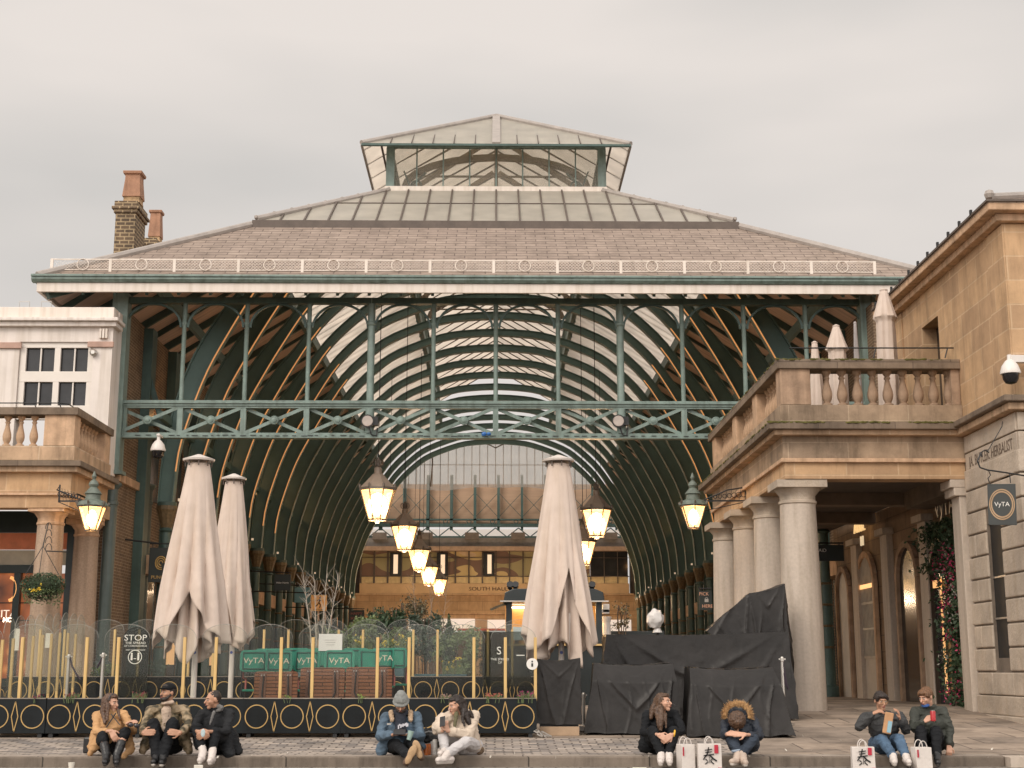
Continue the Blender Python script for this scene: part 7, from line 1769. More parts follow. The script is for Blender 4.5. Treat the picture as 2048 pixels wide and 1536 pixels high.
    for s in 'LR':
        a, to = Q['an' + s], Q['to' + s]; m = MB(); 
        if opt.get('soles'): 
            heel = P(*opt['soles'][s][0]); tip = P(*opt['soles'][s][1]); ax = (tip - heel); ln = ax.length; u = ax.normalized(); fw = Vector((0, -1, 0)); fw = (fw - u * fw.dot(u)).normalized(); mm = Matrix((fw.cross(u), -fw, u)).transposed()
            m.ball((heel + tip) / 2 + Vector((0, .05, 0)), (.048, .06, ln * .48), 14, mm); m.cap(heel + Vector((0, .05, .02)), a, .045, .042, 10)
            so = MB(); so.ball((heel + tip) / 2 - u * ln * .22, (.040, .020, ln * .27), 14, mm).ball((heel + tip) / 2 + u * ln * .15, (.050, .020, ln * .35), 14, mm)
            sh = remesh(m, 'shoe', .008, base, shoem, t, .003, 20, 1); remesh(so, 'sole', .007, base, gm_('tan_sole', (.48, .32, .18), .8, var=.12, scale=30, bump=.5, bscale=120), sh, 0, smooth_it=1); continue
        heel = a + (a - to) * .35; heel.z = to.z + .004; m.cap(heel, to, .042, .036, 12); m.cap(a, heel.lerp(to, .6), .048, .044, 12); m.cap(a + (Q['kn' + s] - a) * opt.get('hightop', .04), a, .047, .049, 12)
        if opt.get('boot'): m.cap(Q['kn' + s].lerp(a, .48), a, .057, .054, 12)
        if opt.get('sock'): pass
        sh = remesh(m, 'boot' if opt.get('boot') else 'shoe', .008, base, shoem, t, .004, 18, 1)
        sl = MB(); dd = Vector((to.x - heel.x, to.y - heel.y, 0)); n_ = dd.normalized(); pr = n_.cross(Vector((0, 0, 1)))
        sl.cap(heel - Vector((0, 0, .028)), to - Vector((0, 0, .026)), .030, .028, 8); part(sh, 'sole', sl, gm_('dark_sole', (.05, .045, .04), .7) if opt.get('boot') or opt.get('darksole') else gm_('white_sole', (.60, .55, .50), .6), True)
    # ---- hair
    hb = MB()
    if hair in ('short', 'long', 'thin'):
        if hair == 'thin': hb.ball(hp(0, .030, .032), (.079, .078, .086), 16, hm); hb.ball(hp(0, .02, .055), (.07, .075, .062), 14, hm)
        else: hb.ball(hp(0, .026, .034), (.083, .090, .090), 16, hm); hb.ball(hp(0, -.028, .082), (.062, .055, .030), 12, hm)
        if opt.get('fringe'): hb.ball(hp(0, -.058, .068), (.068, .035, .030), 12, hm); hb.ball(hp(.06, -.02, .04), (.025, .05, .05), 10, hm); hb.ball(hp(-.06, -.02, .04), (.025, .05, .05), 10, hm)
        for pts in opt.get('locks', []):
            q = [P(*p[:3]) for p in pts]; rr = [p[3] for p in pts]
            for i in range(len(q) - 1): hb.cap(q[i], q[i + 1], rr[i], rr[i + 1], 10)
        if hair == 'long':
            for sx in (-1, 1): hb.cap(hp(sx * .066, .015, .05), hp(sx * .076, .02, -.08), .030, .030, 10)
            hb.cap(hp(0, .06, .02), hp(0, .075, -.12), .075, .065, 12)
        remesh(hb, 'hair', .008, base, hairm, t, .007, 26, 1)
    if opt.get('beard'):
        bb = MB().ball(hp(0, -.060, -.078), (.044, .042, .034), 12, hm).ball(hp(0, -.099, -.036), (.026, .010, .007), 8, hm)
        for sx in (-1, 1): bb.cap(hp(sx * .068, -.012, -.022), hp(sx * .040, -.058, -.074), .014, .022, 10)
        remesh(bb, 'beard', .006, base, hairm, t, .005, 40, 1)
    return t, Q, hp, hm, base
def clothpart(t, name, mb, mat, base, voxel=.008, wr=.006, wf=14): return remesh(mb, name, voxel, base, mat, t, wr, wf, 1)

BLK = surf('black_cotton', (.011, .012, .014), .8, var=.35, scale=6, bump=.3, bscale=40, spec=.2)
JET = surf('charcoal_wool', (.020, .021, .023), .85, var=.35, scale=6, bump=.35, bscale=50, spec=.2)
DENIM = surf('washed_denim', (.085, .13, .18), .85, var=.35, scale=8, bump=.35, bscale=70)
JEAN = surf('blue_jeans', (.065, .115, .185), .85, var=.4, scale=9, bump=.35, bscale=60)
PALE = surf('pale_jeans', (.52, .50, .50), .85, var=.10, scale=7, bump=.3, bscale=60)
CREAM = surf('cream_jacket_cloth', (.60, .50, .40), .9, var=.08, scale=6, bump=.3, bscale=40)
TAN = surf('tan_coat_cloth', (.50, .29, .135), .85, var=.12, scale=5, bump=.25, bscale=40)
WSH = surf('white_trainer', (.62, .56, .52), .6, var=.06); BSH = surf('black_leather', (.015, .015, .016), .35, var=.3)
NAVY = surf('navy_parka_cloth', (.014, .020, .032), .6, var=.35, scale=6, bump=.35, bscale=24)
DGRN = surf('dark_olive_jacket', (.038, .042, .034), .7, var=.3, scale=6, bump=.35, bscale=30)
DGRY = surf('dark_grey_jacket', (.040, .041, .042), .75, var=.3, scale=6, bump=.35, bscale=30)
m, tt_, bb_ = new_mat('camouflage_jacket'); N = tt_.nodes.new; tc = N('ShaderNodeTexCoord'); n = N('ShaderNodeTexNoise'); n.inputs['Scale'].default_value = 11; n.inputs['Detail'].default_value = 2; L(tt_, tc.outputs['Object'], n.inputs['Vector'])
r = N('ShaderNodeValToRGB'); r.color_ramp.elements[0].color = (.055, .045, .025, 1); r.color_ramp.elements[0].position = .38; r.color_ramp.elements[1].color = (.33, .25, .16, 1); r.color_ramp.elements[1].position = .62; e = r.color_ramp.elements.new(.5); e.color = (.20, .15, .085, 1)
L(tt_, n.outputs['Fac'], r.inputs[0]); L(tt_, r.outputs[0], bb_.inputs['Base Color']); bb_.inputs['Roughness'].default_value = .65; CAMO = m

# 1 woman in tan coat
t, Q, hp, hm, base = person('woman with long brown hair in a tan coat, sitting leftmost on the kerb',
    dict(pel=(220, 1490, 18.25), shL=(194, 1431, 18.2), shR=(248, 1430, 18.1), elL=(194, 1464, 18.0), wrL=(222, 1462, 17.75), elR=(266, 1462, 18.0), wrR=(255, 1447, 17.72), knL=(205, 1473, 17.8), knR=(251, 1464, 17.78), anL=(213, 1510, 17.68), anR=(234, 1510, 17.68), toL=(210, 1524, 17.5), toR=(233, 1525, 17.5)),
    (.88, -.45, -.08), (222, 1406, 18.12), SK1, TAN, BLK, BSH, H_CHEST, 'long', hands={'L': ((.55, -.2, -.8), (.2, .8, -.3), .35), 'R': ((.5, -.3, .25), (0, .2, -1), .5)},
    opt=dict(legs=.5, boot=True, legname='skirt', ar=.92, collar=True, cuff=.62, drape=[((208, 1470, 18.1), (180, 1506, 18.0), .09, .035), ((200, 1460, 18.2), (186, 1495, 18.1), .10, .07), ((255, 1478, 18.05), (262, 1500, 17.95), .07, .05), ((262, 1496, 17.95), (246, 1514, 17.85), .05, .025)],
             locks=[[(213, 1400, 18.15, .04), (208, 1425, 18.08, .04), (210, 1446, 18.0, .022)], [(216, 1410, 18.02, .03), (214, 1440, 17.98, .018)], [(236, 1420, 18.08, .02), (240, 1438, 18.0, .012)]]))
part(t, 'hair_band', MB().tube([hp(.082 * math.cos(a), .0 - .03 , .045 + .07 * math.sin(a)) for a in [k * PI / 8 for k in range(9)]], .008, 6), gm_('dark_band', (.05, .05, .055), .3))
part(t, 'bag_strap', MB().tube([P(232, 1426, 17.92), P(219, 1445, 17.86), P(208, 1462, 17.84)], .008, 6).tube([P(222, 1428, 17.92), P(240, 1450, 17.86)], .006, 6), M['black'])
c = P(262, 1450, 17.62); solo('sunglasses', 'dark folded sunglasses resting on the knee of the woman in tan', 'sunglasses', MB().ball(c, (.035, .012, .025), 10).ball(c + Vector((.07, 0, -.01)), (.035, .012, .025), 10).tube([c, c + Vector((.1, .05, .01))], .004, 5), gm_('dark_lens', (.02, .02, .025), .15), c)
c = P(178, 1490, 18.4); solo('handbag', 'small black handbag behind the tan coat', 'handbag', MB().obox(c, (.10, .2, .2)), BSH, c, bev=.02)
# 2 man in cap
t, Q, hp, hm, base = person('bearded man in a black cap and camouflage jacket hugging his knees, second from left',
    dict(pel=(334, 1490, 18.25), shL=(302, 1420, 18.2), shR=(370, 1419, 18.2), elL=(287, 1455, 18.0), wrL=(286, 1466, 17.68), elR=(378, 1453, 18.0), wrR=(360, 1466, 17.68), knL=(306, 1449, 17.85), knR=(345, 1448, 17.85), anL=(312, 1508, 17.7), anR=(327, 1508, 17.7), toL=(307, 1524, 17.52), toR=(323, 1525, 17.52)),
    (-.62, -.78, .03), (336, 1386, 18.1), SK2, CAMO, BLK, BSH, H_DARK, 'short', hands={'L': ((1, -.25, .1), (.1, .9, -.1), .3), 'R': ((-1, -.25, .12), (0, .9, -.1), .3)}, opt=dict(beard=True, collar=True, lw=1.12, cuff=.8, legcuff=1.04, drape=[((365, 1470, 18.1), (378, 1500, 18.05), .09, .05), ((300, 1470, 18.15), (286, 1500, 18.05), .09, .05)]))
cp = MB().ball(hp(0, .012, .062), (.086, .098, .062), 16, hm).ball(hp(0, -.095, .055), (.062, .055, .010), 12, hm); clothpart(t, 'cap', cp, BLK, base, .007, .002)
clothpart(t, 'shirt', MB().cap(Q['shL'].lerp(Q['shR'], .5) + Vector((0, -.085, .0)), Q['pel'] + Vector((0, -.10, .12)), .06, .07).cap(hp(.02, -.05, -.125) , hp(.07, .02, -.11), .022, .026).cap(hp(-.02, -.05, -.125), hp(-.07, .02, -.11), .022, .026), gm_('beige_shirt', (.52, .40, .31), .85, var=.08), base)
part(t, 'shirt_button', MB().ball(P(337, 1432, 17.98), .007, 6).ball(P(336, 1445, 17.97), .007, 6), M['black'])
# 3 balding man in black coat
t, Q, hp, hm, base = person('man with receding dark hair in a black coat and white high-top shoes, third from left',
    dict(pel=(440, 1490, 18.28), shL=(405, 1428, 18.15), shR=(460, 1426, 18.18), elL=(386, 1457, 17.98), wrL=(396, 1464, 17.7), elR=(452, 1464, 17.95), wrR=(414, 1463, 17.7), knL=(394, 1457, 17.85), knR=(430, 1466, 17.82), anL=(406, 1502, 17.7), anR=(425, 1502, 17.7), toL=(400, 1520, 17.5), toR=(420, 1522, 17.5)),
    (-.82, -.55, -.1), (426, 1400, 18.1), SK2, JET, BLK, WSH, H_DARK, 'thin', hands={'L': ((.7, -.2, -.35), (.2, .8, .1), .4), 'R': ((-.7, -.2, -.5), (0, .8, .1), .45)}, opt=dict(collar=True, tw=1.08, cuff=.6, legcuff=.78, hightop=.2, drape=[((455, 1470, 18.25), (474, 1500, 18.15), .12, .07), ((450, 1480, 18.15), (458, 1508, 17.98), .10, .07), ((400, 1470, 18.1), (398, 1490, 17.95), .09, .06)]))
clothpart(t, 'hood', MB().tube([hp(.085 * math.cos(a), .055 + .05 * abs(math.cos(a)) - .03, -.105 + .03 * math.sin(a)) for a in [k * PI / 8 for k in range(17)]], .026, 8).cap(P(428, 1424, 17.98), P(420, 1448, 17.95), .022, .012), gm_('grey_hoodie', (.16, .155, .15), .9, var=.15), base)
c = P(406, 1466, 17.58); solo('face_mask', 'pale blue face mask dangling from the hands of the man in the black coat', 'mask', MB().ball(c, (.028, .008, .05), 12), gm_('pale_blue_mask', (.42, .52, .54), .8), c, sm=True)
# 4 man in beanie
t, Q, hp, hm, base = person('man in a grey beanie and denim jacket reading a phone with both soles facing us',
    dict(pel=(800, 1492, 18.25), shL=(772, 1434, 18.15), shR=(832, 1434, 18.15), elL=(760, 1472, 18.02), wrL=(785, 1470, 17.78), elR=(842, 1472, 18.02), wrR=(815, 1470, 17.78), knL=(793, 1490, 17.85), knR=(824, 1486, 17.85), anL=(820, 1514, 17.42), anR=(838, 1498, 17.45), toL=(832, 1492, 17.3), toR=(830, 1482, 17.3)),
    (-.02, -.80, -.60), (802, 1406, 18.02), SK2, DENIM, BLK, gm_('brown_boot', (.10, .06, .04), .6), H_DARK, 'none', up=(0, -.5, .86), hands={'L': ((.85, -.3, .1), (.3, -.1, .9), .5), 'R': ((-.85, -.3, .1), (-.3, -.1, .9), .5)}, opt=dict(beard=True, tw=1.1, ar=1.12, cuff=.85, wf=7, soles={'L': ((812, 1529, 17.32), (831, 1490, 17.3)), 'R': ((842, 1518, 17.36), (829, 1480, 17.34))}, drape=[((775, 1480, 18.15), (762, 1502, 18.12), .10, .07), ((830, 1480, 18.1), (842, 1492, 18.05), .09, .06)]))
bn = MB().ball(hp(0, .018, .055), (.090, .102, .078), 18, hm).tube([hp(.088 * math.cos(a), .012 + .100 * math.sin(a), .020) for a in [k * PI / 12 for k in range(25)]], .018, 8).ball(hp(0, .03, .11), (.06, .07, .045), 12, hm)
clothpart(t, 'beanie', bn, surf('grey_knit', (.26, .27, .26), .95, var=.15, scale=40, bump=.8, bscale=90), base, .008, .004, 20)
nk = (Q['shL'] + Q['shR']) / 2
clothpart(t, 'snood', MB().tube([nk + Vector((.080 * math.cos(a), -.02 + .075 * math.sin(a), .045)) for a in [k * PI / 8 for k in range(17)]], .040, 10).cap(nk + Vector((0, -.11, .0)), P(802, 1460, 17.98), .07, .075), gm_('navy_sweatshirt', (.016, .020, .032), .85, var=.3), base)
clothpart(t, 'fleece_collar', MB().cap(nk + Vector((-.12, -.06, .055)), nk + Vector((-.10, -.135, -.035)), .036, .026).cap(nk + Vector((.12, -.06, .055)), nk + Vector((.13, -.135, -.035)), .036, .026), gm_('sherpa_fleece', (.50, .36, .24), .95, var=.2, scale=50, bump=.9, bscale=90), base, .007, .008, 40)
pr = MB(); rnd = random.Random(2)
for k in range(9): pr.obox(P(797 + k * 2.3, 1452 + rnd.uniform(-2, 2) - k * .5, 17.885), (.016, .004, rnd.uniform(.02, .05)))
part(t, 'shirt_print', pr, gm_('white_shirt_print', (.6, .6, .65), .7)); part(t, 'jacket_button', MB().ball(P(783, 1446, 17.97), .006, 6).ball(P(822, 1446, 17.96), .006, 6).obox(P(778, 1448, 17.99), (.05, .01, .02)), M['steel'])
c = P(799, 1464, 17.68); solo('phone', 'black phone held in both hands by the man in the beanie', 'phone', MB().obox(c, (.15, .012, .075), Matrix.Rotation(R(-35), 3, 'X')), BSH, c, bev=.004)
c = P(820, 1470, 17.72); solo('paper_cup', 'pale green paper cup leaning beside the hand of the man in denim', 'cup', MB().lathe([(.028, -.06), (.038, .05)], c, 14, Matrix.Rotation(R(15), 3, 'Y')), gm_('mint_paper', (.30, .42, .38), .7), c, sm=True)
# 5 woman in cream jacket
t, Q, hp, hm, base = person('woman with dark wavy hair in a cream jacket and pale jeans looking at her phone',
    dict(pel=(936, 1492, 18.22), shL=(899, 1434, 18.1), shR=(948, 1432, 18.15), elL=(875, 1452, 18.0), wrL=(884, 1462, 17.78), elR=(936, 1470, 17.95), wrR=(896, 1462, 17.76), knL=(886, 1466, 17.88), knR=(932, 1484, 17.78), anL=(890, 1500, 17.78), anR=(896, 1506, 17.62), toL=(880, 1507, 17.62), toR=(876, 1520, 17.52)),
    (-.80, -.50, -.28), (912, 1410, 18.05), SK1, CREAM, PALE, WSH, H_DARK, 'long', hands={'L': ((.2, -.2, .9), (.5, .3, 0), .6), 'R': ((-.35, -.1, .9), (-.4, .4, 0), .6)}, opt=dict(collar=True, ar=1.25, cuff=.8, tw=1.05, drape=[((940, 1465, 18.1), (950, 1492, 18.15), .11, .08), ((885, 1440, 18.05), (876, 1458, 17.98), .09, .08)],
             locks=[[(925, 1404, 18.12, .05), (930, 1425, 18.02, .05), (938, 1446, 17.98, .03)], [(928, 1420, 18.0, .035), (925, 1440, 17.95, .02), (929, 1452, 17.93, .012)], [(940, 1425, 18.05, .03), (950, 1446, 18.05, .012)], [(912, 1432, 17.98, .016), (908, 1452, 17.94, .012)]]))
clothpart(t, 'scarf', MB().cap(P(913, 1428, 18.0), P(909, 1455, 17.93), .030, .018), gm_('olive_scarf', (.12, .11, .06), .9, var=.3), base)
c = P(885, 1443, 17.70); solo('phone', 'dark phone held up by the woman in the cream jacket', 'phone', MB().obox(c, (.075, .012, .13), Matrix.Rotation(R(-25), 3, 'X') @ Matrix.Rotation(R(-30), 3, 'Z')), BSH, c, bev=.004)
part(t, 'fur_tail', MB().ball(P(958, 1500, 18.2), (.07, .05, .06), 10), gm_('brown_fur', (.16, .11, .07), .95, var=.5, scale=30))
# 6 woman in black
t, Q, hp, hm, base = person('woman with long straight dark hair in a black jacket, yellow bracelet on her wrist',
    dict(pel=(1320, 1490, 18.25), shL=(1295, 1430, 18.15), shR=(1349, 1428, 18.15), elL=(1288, 1464, 18.0), wrL=(1318, 1470, 17.72), elR=(1364, 1462, 18.0), wrR=(1343, 1470, 17.72), knL=(1305, 1463, 17.85), knR=(1348, 1463, 17.85), anL=(1322, 1507, 17.7), anR=(1338, 1507, 17.7), toL=(1321, 1524, 17.5), toR=(1339, 1524, 17.5)),
    (.78, -.60, .08), (1327, 1405, 18.05), SK1, BLK, BLK, WSH, H_BRN, 'long', hands={'L': ((.8, -.2, -.45), (.1, .9, -.2), .35), 'R': ((-.8, -.25, -.5), (-.1, .9, -.2), .4)}, opt=dict(collar=True, cuff=.6, drape=[((1300, 1475, 18.2), (1290, 1492, 18.15), .13, .09)],
             locks=[[(1316, 1400, 18.1, .045), (1306, 1420, 18.08, .045), (1302, 1436, 18.05, .025)], [(1322, 1412, 18.02, .04), (1322, 1440, 17.96, .04), (1321, 1460, 17.93, .022)], [(1314, 1420, 18.0, .04), (1318, 1455, 17.95, .02)], [(1331, 1428, 17.98, .02), (1332, 1456, 17.94, .012)]]))
part(t, 'bracelet', MB().tube([Q['wrR'].lerp(Q['elR'], .22) + Vector((.0, .042 * math.cos(a), .042 * math.sin(a))) + Vector((.012 * math.sin(a), 0, 0)) for a in [k * PI / 8 for k in range(17)]], .012, 8), surf('yellow_band', (.75, .42, .03), .5), True)
c = P(1346, 1408, 17.93); solo('cigarette_holder', 'thin black stick at the mouth of the woman in black', 'stick', MB().tube([c, P(1352, 1413, 17.85)], .008, 6), M['black'], c)
# 7 bowed person
t, Q, hp, hm, base = person('person bowed forward over folded arms in a navy parka with fur trimmed hood',
    dict(pel=(1488, 1490, 18.28), shL=(1452, 1444, 18.08), shR=(1507, 1442, 18.08), elL=(1448, 1472, 17.92), wrL=(1455, 1468, 17.70), elR=(1520, 1472, 17.92), wrR=(1490, 1469, 17.70), knL=(1462, 1476, 17.82), knR=(1506, 1476, 17.82), anL=(1477, 1506, 17.68), anR=(1485, 1506, 17.66), toL=(1464, 1523, 17.5), toR=(1491, 1525, 17.5)),
    (0, -.45, -.89), (1474, 1444, 17.86), SK1, NAVY, surf('indigo_jeans', (.028, .040, .060), .85, var=.3, bump=.3), gm_('beige_trainer', (.50, .40, .33), .6), H_BRN, 'short', up=(0, -.89, .45), hands={'L': ((1, -.15, .05), (0, .6, -.6), .15), 'R': ((-1, -.15, .05), (0, .6, -.6), .15)}, opt=dict(noface=True, tw=1.1, cuff=.6, drape=[((1470, 1430, 18.1), (1490, 1436, 18.1), .09, .09)]))
clothpart(t, 'hair_crown', MB().ball(P(1474, 1440, 17.84), (.112, .09, .115), 18), H_BRN, base, .008, .010, 22)
fm = MB(); rnd = random.Random(12)
for i in range(1500):
    a = rnd.uniform(-.25, PI + .25); r_ = rnd.gauss(.158, .016); cc = P(1475, 1432, 17.98) + Vector((r_ * math.cos(a), rnd.uniform(-.05, .05), r_ * .92 * math.sin(a))); d = Vector((math.cos(a), rnd.uniform(-.6, .3), math.sin(a))).normalized() * rnd.uniform(.025, .05); u = d.cross(Vector((rnd.random(), rnd.random(), rnd.random()))).normalized() * .0035
    fm.add([cc - u, cc + u, cc + d], [(0, 1, 2)])
fm.tube([P(1475, 1432, 17.98) + Vector((.155 * math.cos(a), 0, .143 * math.sin(a))) for a in [-.2 + k * (PI + .4) / 14 for k in range(15)]], .026, 8)
part(t, 'fur_trim', fm, surf('golden_fur', (.52, .32, .15), .9, var=.35, scale=30))
part(t, 'turned_cuff', MB().tube([Q['anL'].lerp(Q['knL'], .18) + Vector((.055 * math.cos(a), .05 * math.sin(a), .012 * math.cos(a))) for a in [k * PI / 8 for k in range(17)]], .018, 8), gm_('pale_denim_cuff', (.28, .34, .42), .85), True)
# 8 man eating
t, Q, hp, hm, base = person('man with black hair and round glasses in a dark jacket eating from a paper wrapper',
    dict(pel=(1768, 1488, 18.25), shL=(1731, 1435, 18.12), shR=(1800, 1434, 18.12), elL=(1719, 1454, 17.95), wrL=(1746, 1427, 17.84), elR=(1812, 1460, 17.95), wrR=(1800, 1438, 17.84), knL=(1765, 1480, 17.82), knR=(1798, 1478, 17.82), anL=(1786, 1512, 17.62), anR=(1812, 1512, 17.62), toL=(1789, 1524, 17.42), toR=(1818, 1524, 17.42)),
    (.12, -.97, -.18), (1762, 1402, 18.08), SK2, DGRY, JEAN, WSH, H_DARK, 'short', hands={'L': ((.75, -.3, .35), (.4, .2, -.7), .6), 'R': ((-.2, -.2, .95), (-.7, .2, 0), .5)}, opt=dict(fringe=True, tw=1.08, ar=1.1, cuff=.85, collar=True))
part(t, 'glasses', MB().tube([hp(-.029 + .021 * math.cos(a), -.098, .006 + .019 * math.sin(a)) for a in [k * PI / 8 for k in range(17)]], .0028, 5).tube([hp(.029 + .021 * math.cos(a), -.098, .006 + .019 * math.sin(a)) for a in [k * PI / 8 for k in range(17)]], .0028, 5).bar(hp(-.008, -.1, .008), hp(.008, -.1, .008), .004, .004), gm_('gold_wire', (.35, .22, .10), .35))
c = P(1776, 1446, 17.74); mb = MB().obox(c, (.105, .04, .26), Matrix.Rotation(R(12), 3, 'Y')); w_ = solo('paper_wrapper', 'brown paper food wrapper with a blue panel held up by the man in glasses', 'wrapper', mb, gm_('kraft_paper', (.48, .27, .14), .8, var=.15, bump=.4), c, bev=.012)
part(w_, 'blue_panel', MB().obox(c + Vector((.01, -.023, -.045)), (.05, .004, .14), Matrix.Rotation(R(12), 3, 'Y')), gm_('pale_blue_print', (.25, .42, .50), .7))
# 9 man with red can
t, Q, hp, hm, base = person('man with chestnut hair and a blue mask under his chin holding a red can',
    dict(pel=(1860, 1488, 18.28), shL=(1830, 1424, 18.15), shR=(1885, 1422, 18.18), elL=(1828, 1456, 18.0), wrL=(1850, 1442, 17.85), elR=(1900, 1460, 18.12), wrR=(1898, 1492, 18.02), knL=(1842, 1462, 17.85), knR=(1872, 1462, 17.85), anL=(1845, 1508, 17.7), anR=(1874, 1508, 17.7), toL=(1843, 1524, 17.5), toR=(1876, 1525, 17.5)),
    (-.78, -.52, -.34), (1852, 1394, 18.08), SK1, DGRN, BLK, BSH, H_GINGER, 'short', hands={'L': ((.6, -.3, .35), (.2, .3, -.3), .9), 'R': ((-.1, -.3, -.9), (0, .8, 0), .8)}, opt=dict(fringe=True, collar=True, ar=1.05, tw=1.05, cuff=.8, darksole=True, drape=[((1880, 1470, 18.2), (1896, 1488, 18.25), .11, .08)]))
clothpart(t, 'chin_mask', MB().ball(hp(0, -.052, -.092), (.056, .045, .024), 12, hm).cap(hp(.055, -.02, -.075), hp(.074, .01, -.02), .012, .006), gm_('blue_mask_cloth', (.03, .09, .28), .8), base)
c = P(1866, 1432, 17.76); cn = solo('drink_can', 'red drink can with pale top held by the man with chestnut hair', 'can', MB().lathe([(.028, -.062), (.033, -.055), (.033, .05), (.026, .062)], c, 18), surf('red_can_paint', (.40, .02, .025), .3), c, sm=True)
part(cn, 'lid', MB().lathe([(.026, .062), (.026, .066)], c, 18), M['steel'])

# ================================================================== BAGS, CANS, CUPS
PAPER = surf('white_kraft_bag', (.62, .57, .53), .75, var=.06, scale=6, bump=.25)
def bag(px0, px1, py0, Y, yaw, label, face=True, depth=.14):
    a = P(px0, py0, Y); b = P(px1, py0, Y); W_ = b.x - a.x; z0 = -.125; H_ = a.z - z0; c = Vector(((a.x + b.x) / 2, Y + depth / 2, z0 + H_ / 2)); m = Matrix.Rotation(yaw, 3, 'Z')
    t = thing('paper_bag', label, 'bag', (c.x, c.y, z0), 'white paper carrier bags')
    bm_ = MB().obox(c, (W_, depth, H_), m)
    for v in bm_.v:
        if v.z > c.z: v.y += (c.y - v.y) * .25
    part(t, 'bag_body', bm_, PAPER, bev=.006)
    hd = MB(); zt = z0 + H_
    for (yy, dz) in ((-depth * .35, 0), (depth * .35, .01)):
        pts = [c + m @ Vector((.045 * -math.cos(u) * 1.1, yy, H_ / 2 + dz + .085 * math.sin(u) - .01)) for u in [k * PI / 8 for k in range(9)]]; hd.tube(pts, .006, 6)
    part(t, 'handle', hd, PAPER)
    if face:
        o = c + m @ Vector((0, -depth / 2 - .0035, 0)); RT = Matrix.Rotation(yaw, 4, 'Z')
        def tx(s, dx, dz, sz, mat, sx=1): 
            q = text(t, 'lettering', s, (0, 0, 0), sz, mat, ext=.001, sx=sx); q.data.transform(Matrix.Translation(rootloc(t))); q.data.transform(Matrix.Translation(o - rootloc(t) + m @ Vector((dx, 0, dz))) @ RT)
        # brush strokes of the large character
        st = MB(); ink = gm_('ink_black', (.012, .012, .012), .7)
        for pts, w in ((((-.05, .055), (.035, .065)), .012), (((-.045, .03), (.03, .04)), .011), (((-.065, .0), (.055, .015)), .013), (((-.005, .085), (-.02, .02), (-.07, -.04)), .014), (((.0, .01), (.045, -.03), (.085, -.055)), .019), (((.0, -.01), (.0, -.075)), .013), (((-.045, -.035), (-.022, -.05)), .012), (((-.05, -.085), (-.015, -.06)), .012), (((.035, -.03), (.012, -.05)), .010), (((.015, -.055), (.05, -.085)), .014)):
            k = W_ / .27
            for p, q in zip(pts[:-1], pts[1:]): st.bar(o + m @ Vector((p[0] * k - .01, -.001, p[1] * k * 1.1 + .012)), o + m @ Vector((q[0] * k - .01, -.001, q[1] * k * 1.1 + .012)), .002, w, m @ Vector((0, 0, 1)))
        part(t, 'brush_character', st, ink)
        rd = gm_('red_stamp', (.45, .02, .045), .6); part(t, 'red_label', MB().obox(o + m @ Vector((W_ * .27, -.001, H_ * .30)), (W_ * .17, .003, H_ * .34), m), rd)
        for k, s in enumerate(('人', '泰', '堂')): tx(s, W_ * .27, H_ * (.41 - .11 * k), .026, gm_('stamp_white', (.6, .5, .5), .6))
        part(t, 'red_corner', MB().obox(o + m @ Vector((W_ * .40, -.001, -H_ * .46)), (W_ * .16, .003, H_ * .06), m), rd)
    else:
        o = c + m @ Vector((0, -depth / 2 - .002, 0)); part(t, 'red_edge', MB().obox(o + m @ Vector((-W_ * .40, -.001, H_ * .22)), (W_ * .10, .003, H_ * .36), m), gm_('red_stamp', (.45, .02, .045), .6))
    return t
bag(1396, 1443, 1488, 17.45, 0, 'white paper bag with black brush character, between the woman in black and the bowed person')
bag(1359, 1387, 1489, 17.5, .25, 'plain side of a white paper bag next to the woman in black', False, .2)
bag(1705, 1750, 1494, 17.45, -.06, 'white paper bag with black brush character at the feet of the man in glasses')
bag(1830, 1863, 1495, 17.45, .1, 'white paper bag with red edge between the two men at the right', False, .2)
def can(px, py0, py1, Y, col, label, group):
    a = P(px, py0, Y); b = P(px, py1, Y); h = a.z - .003; x = a.x; z0 = .003
    c_ = solo('drink_can', label, 'can', MB().lathe([(.027, z0), (.033, z0 + .008), (.033, a.z - .012), (.026, a.z)], (x, Y, 0), 18), gm_('can_' + col[0], col[1], .3, var=.35, scale=30), (x, Y, z0), group, sm=True); part(c_, 'lid', MB().lathe([(.026, a.z + .0005), (.026, a.z + .004)], (x, Y, 0), 16), M['steel'])
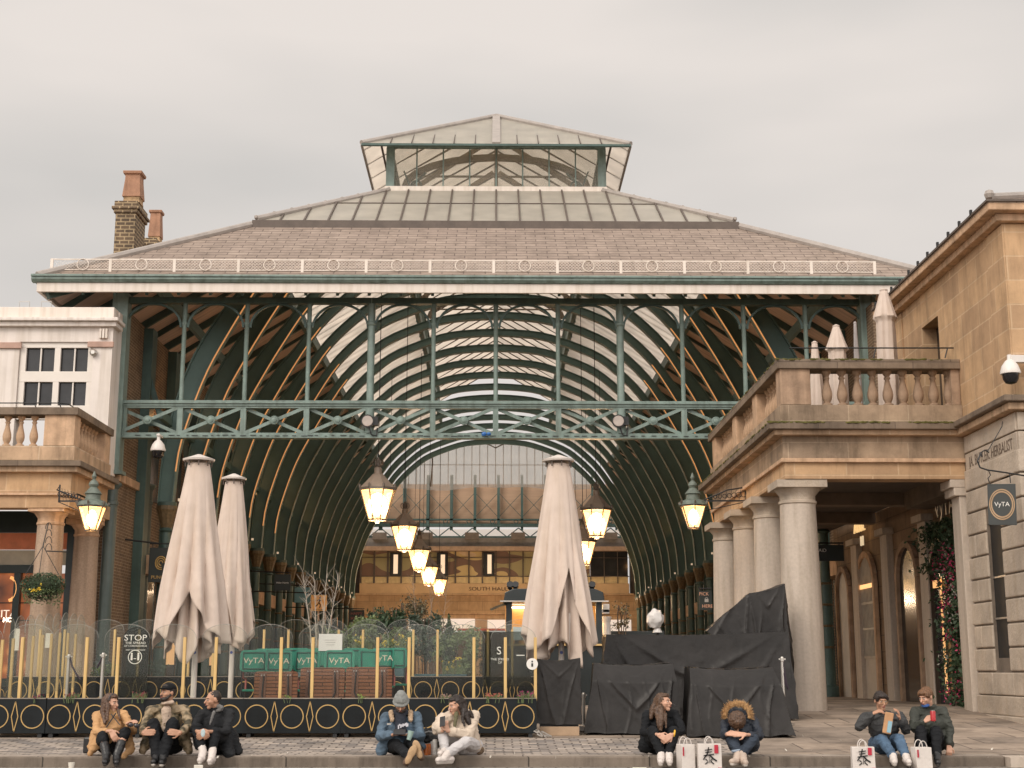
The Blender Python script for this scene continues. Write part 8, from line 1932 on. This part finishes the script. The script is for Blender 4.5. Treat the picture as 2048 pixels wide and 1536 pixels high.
can(852, 1488, 1506, 18.12, ('orange', (.55, .15, .03)), 'orange drink can standing on the kerb between the couple, left one', 'cans on the kerb')
can(858, 1487, 1506, 18.2, ('orange', (.55, .15, .03)), 'orange drink can just behind the front orange one', 'cans on the kerb')
can(866, 1483, 1506, 18.2, ('silver', (.42, .40, .38)), 'tall silver drink can just right of the orange cans', 'cans on the kerb')
can(870, 1479, 1506, 18.12, ('silver', (.42, .40, .38)), 'tallest silver drink can nearest the woman in cream', 'cans on the kerb')
c = P(858, 1478, 18.55); mb = MB().ball(c + Vector((0, 0, -.02)), (.17, .12, .11), 16).ball(c + Vector((-.05, .02, .07)), (.09, .08, .06), 12)
o = remesh(mb, 'rucksack', .012, c, gm_('black_nylon', (.012, .013, .014), .5, var=.4, scale=8, spec=.3), None, .03, 9, 1); o.location = c; o['wl'] = tuple(c); tagit(o, 'crumpled black rucksack on the ground between the seated couple', 'rucksack')
part(o, 'strap', MB().tube([c + Vector((-.08, -.1, .07)), c + Vector((.0, -.13, .1)), c + Vector((.1, -.11, .08))], .012, 6), gm_('grey_strap', (.22, .22, .22), .6))
def cup(px, py, Y, r, h, label, mat):
    p = P(px, py, Y); solo('litter_cup', label, 'cup', MB().lathe([(r * .75, -.123), (r, -.123 + h)], (p.x, Y, 0), 16), mat, (p.x, Y, -.123), sm=True)
cup(143, 1530, 17.6, .04, .075, 'white paper cup standing on the road left of the woman in tan', gm_('white_paper', (.7, .66, .58), .8))
c = P(397, 1528, 17.42); solo('food_box', 'small white food box on the road before the white high-top shoes', 'box', MB().obox(Vector((c.x, c.y, -.095)), (.10, .08, .055), Matrix.Rotation(.3, 3, 'Z')), gm_('white_paper', (.7, .66, .58), .8), (c.x, c.y, -.125), bev=.004)
c = P(1279, 1533, 17.35); solo('food_tray', 'flat white food tray lying on the road beside the white trainers', 'tray', MB().obox(Vector((c.x, c.y, -.110)), (.17, .12, .025), Matrix.Rotation(-.1, 3, 'Z')), gm_('white_paper', (.7, .66, .58), .8), (c.x, c.y, -.125), bev=.004)
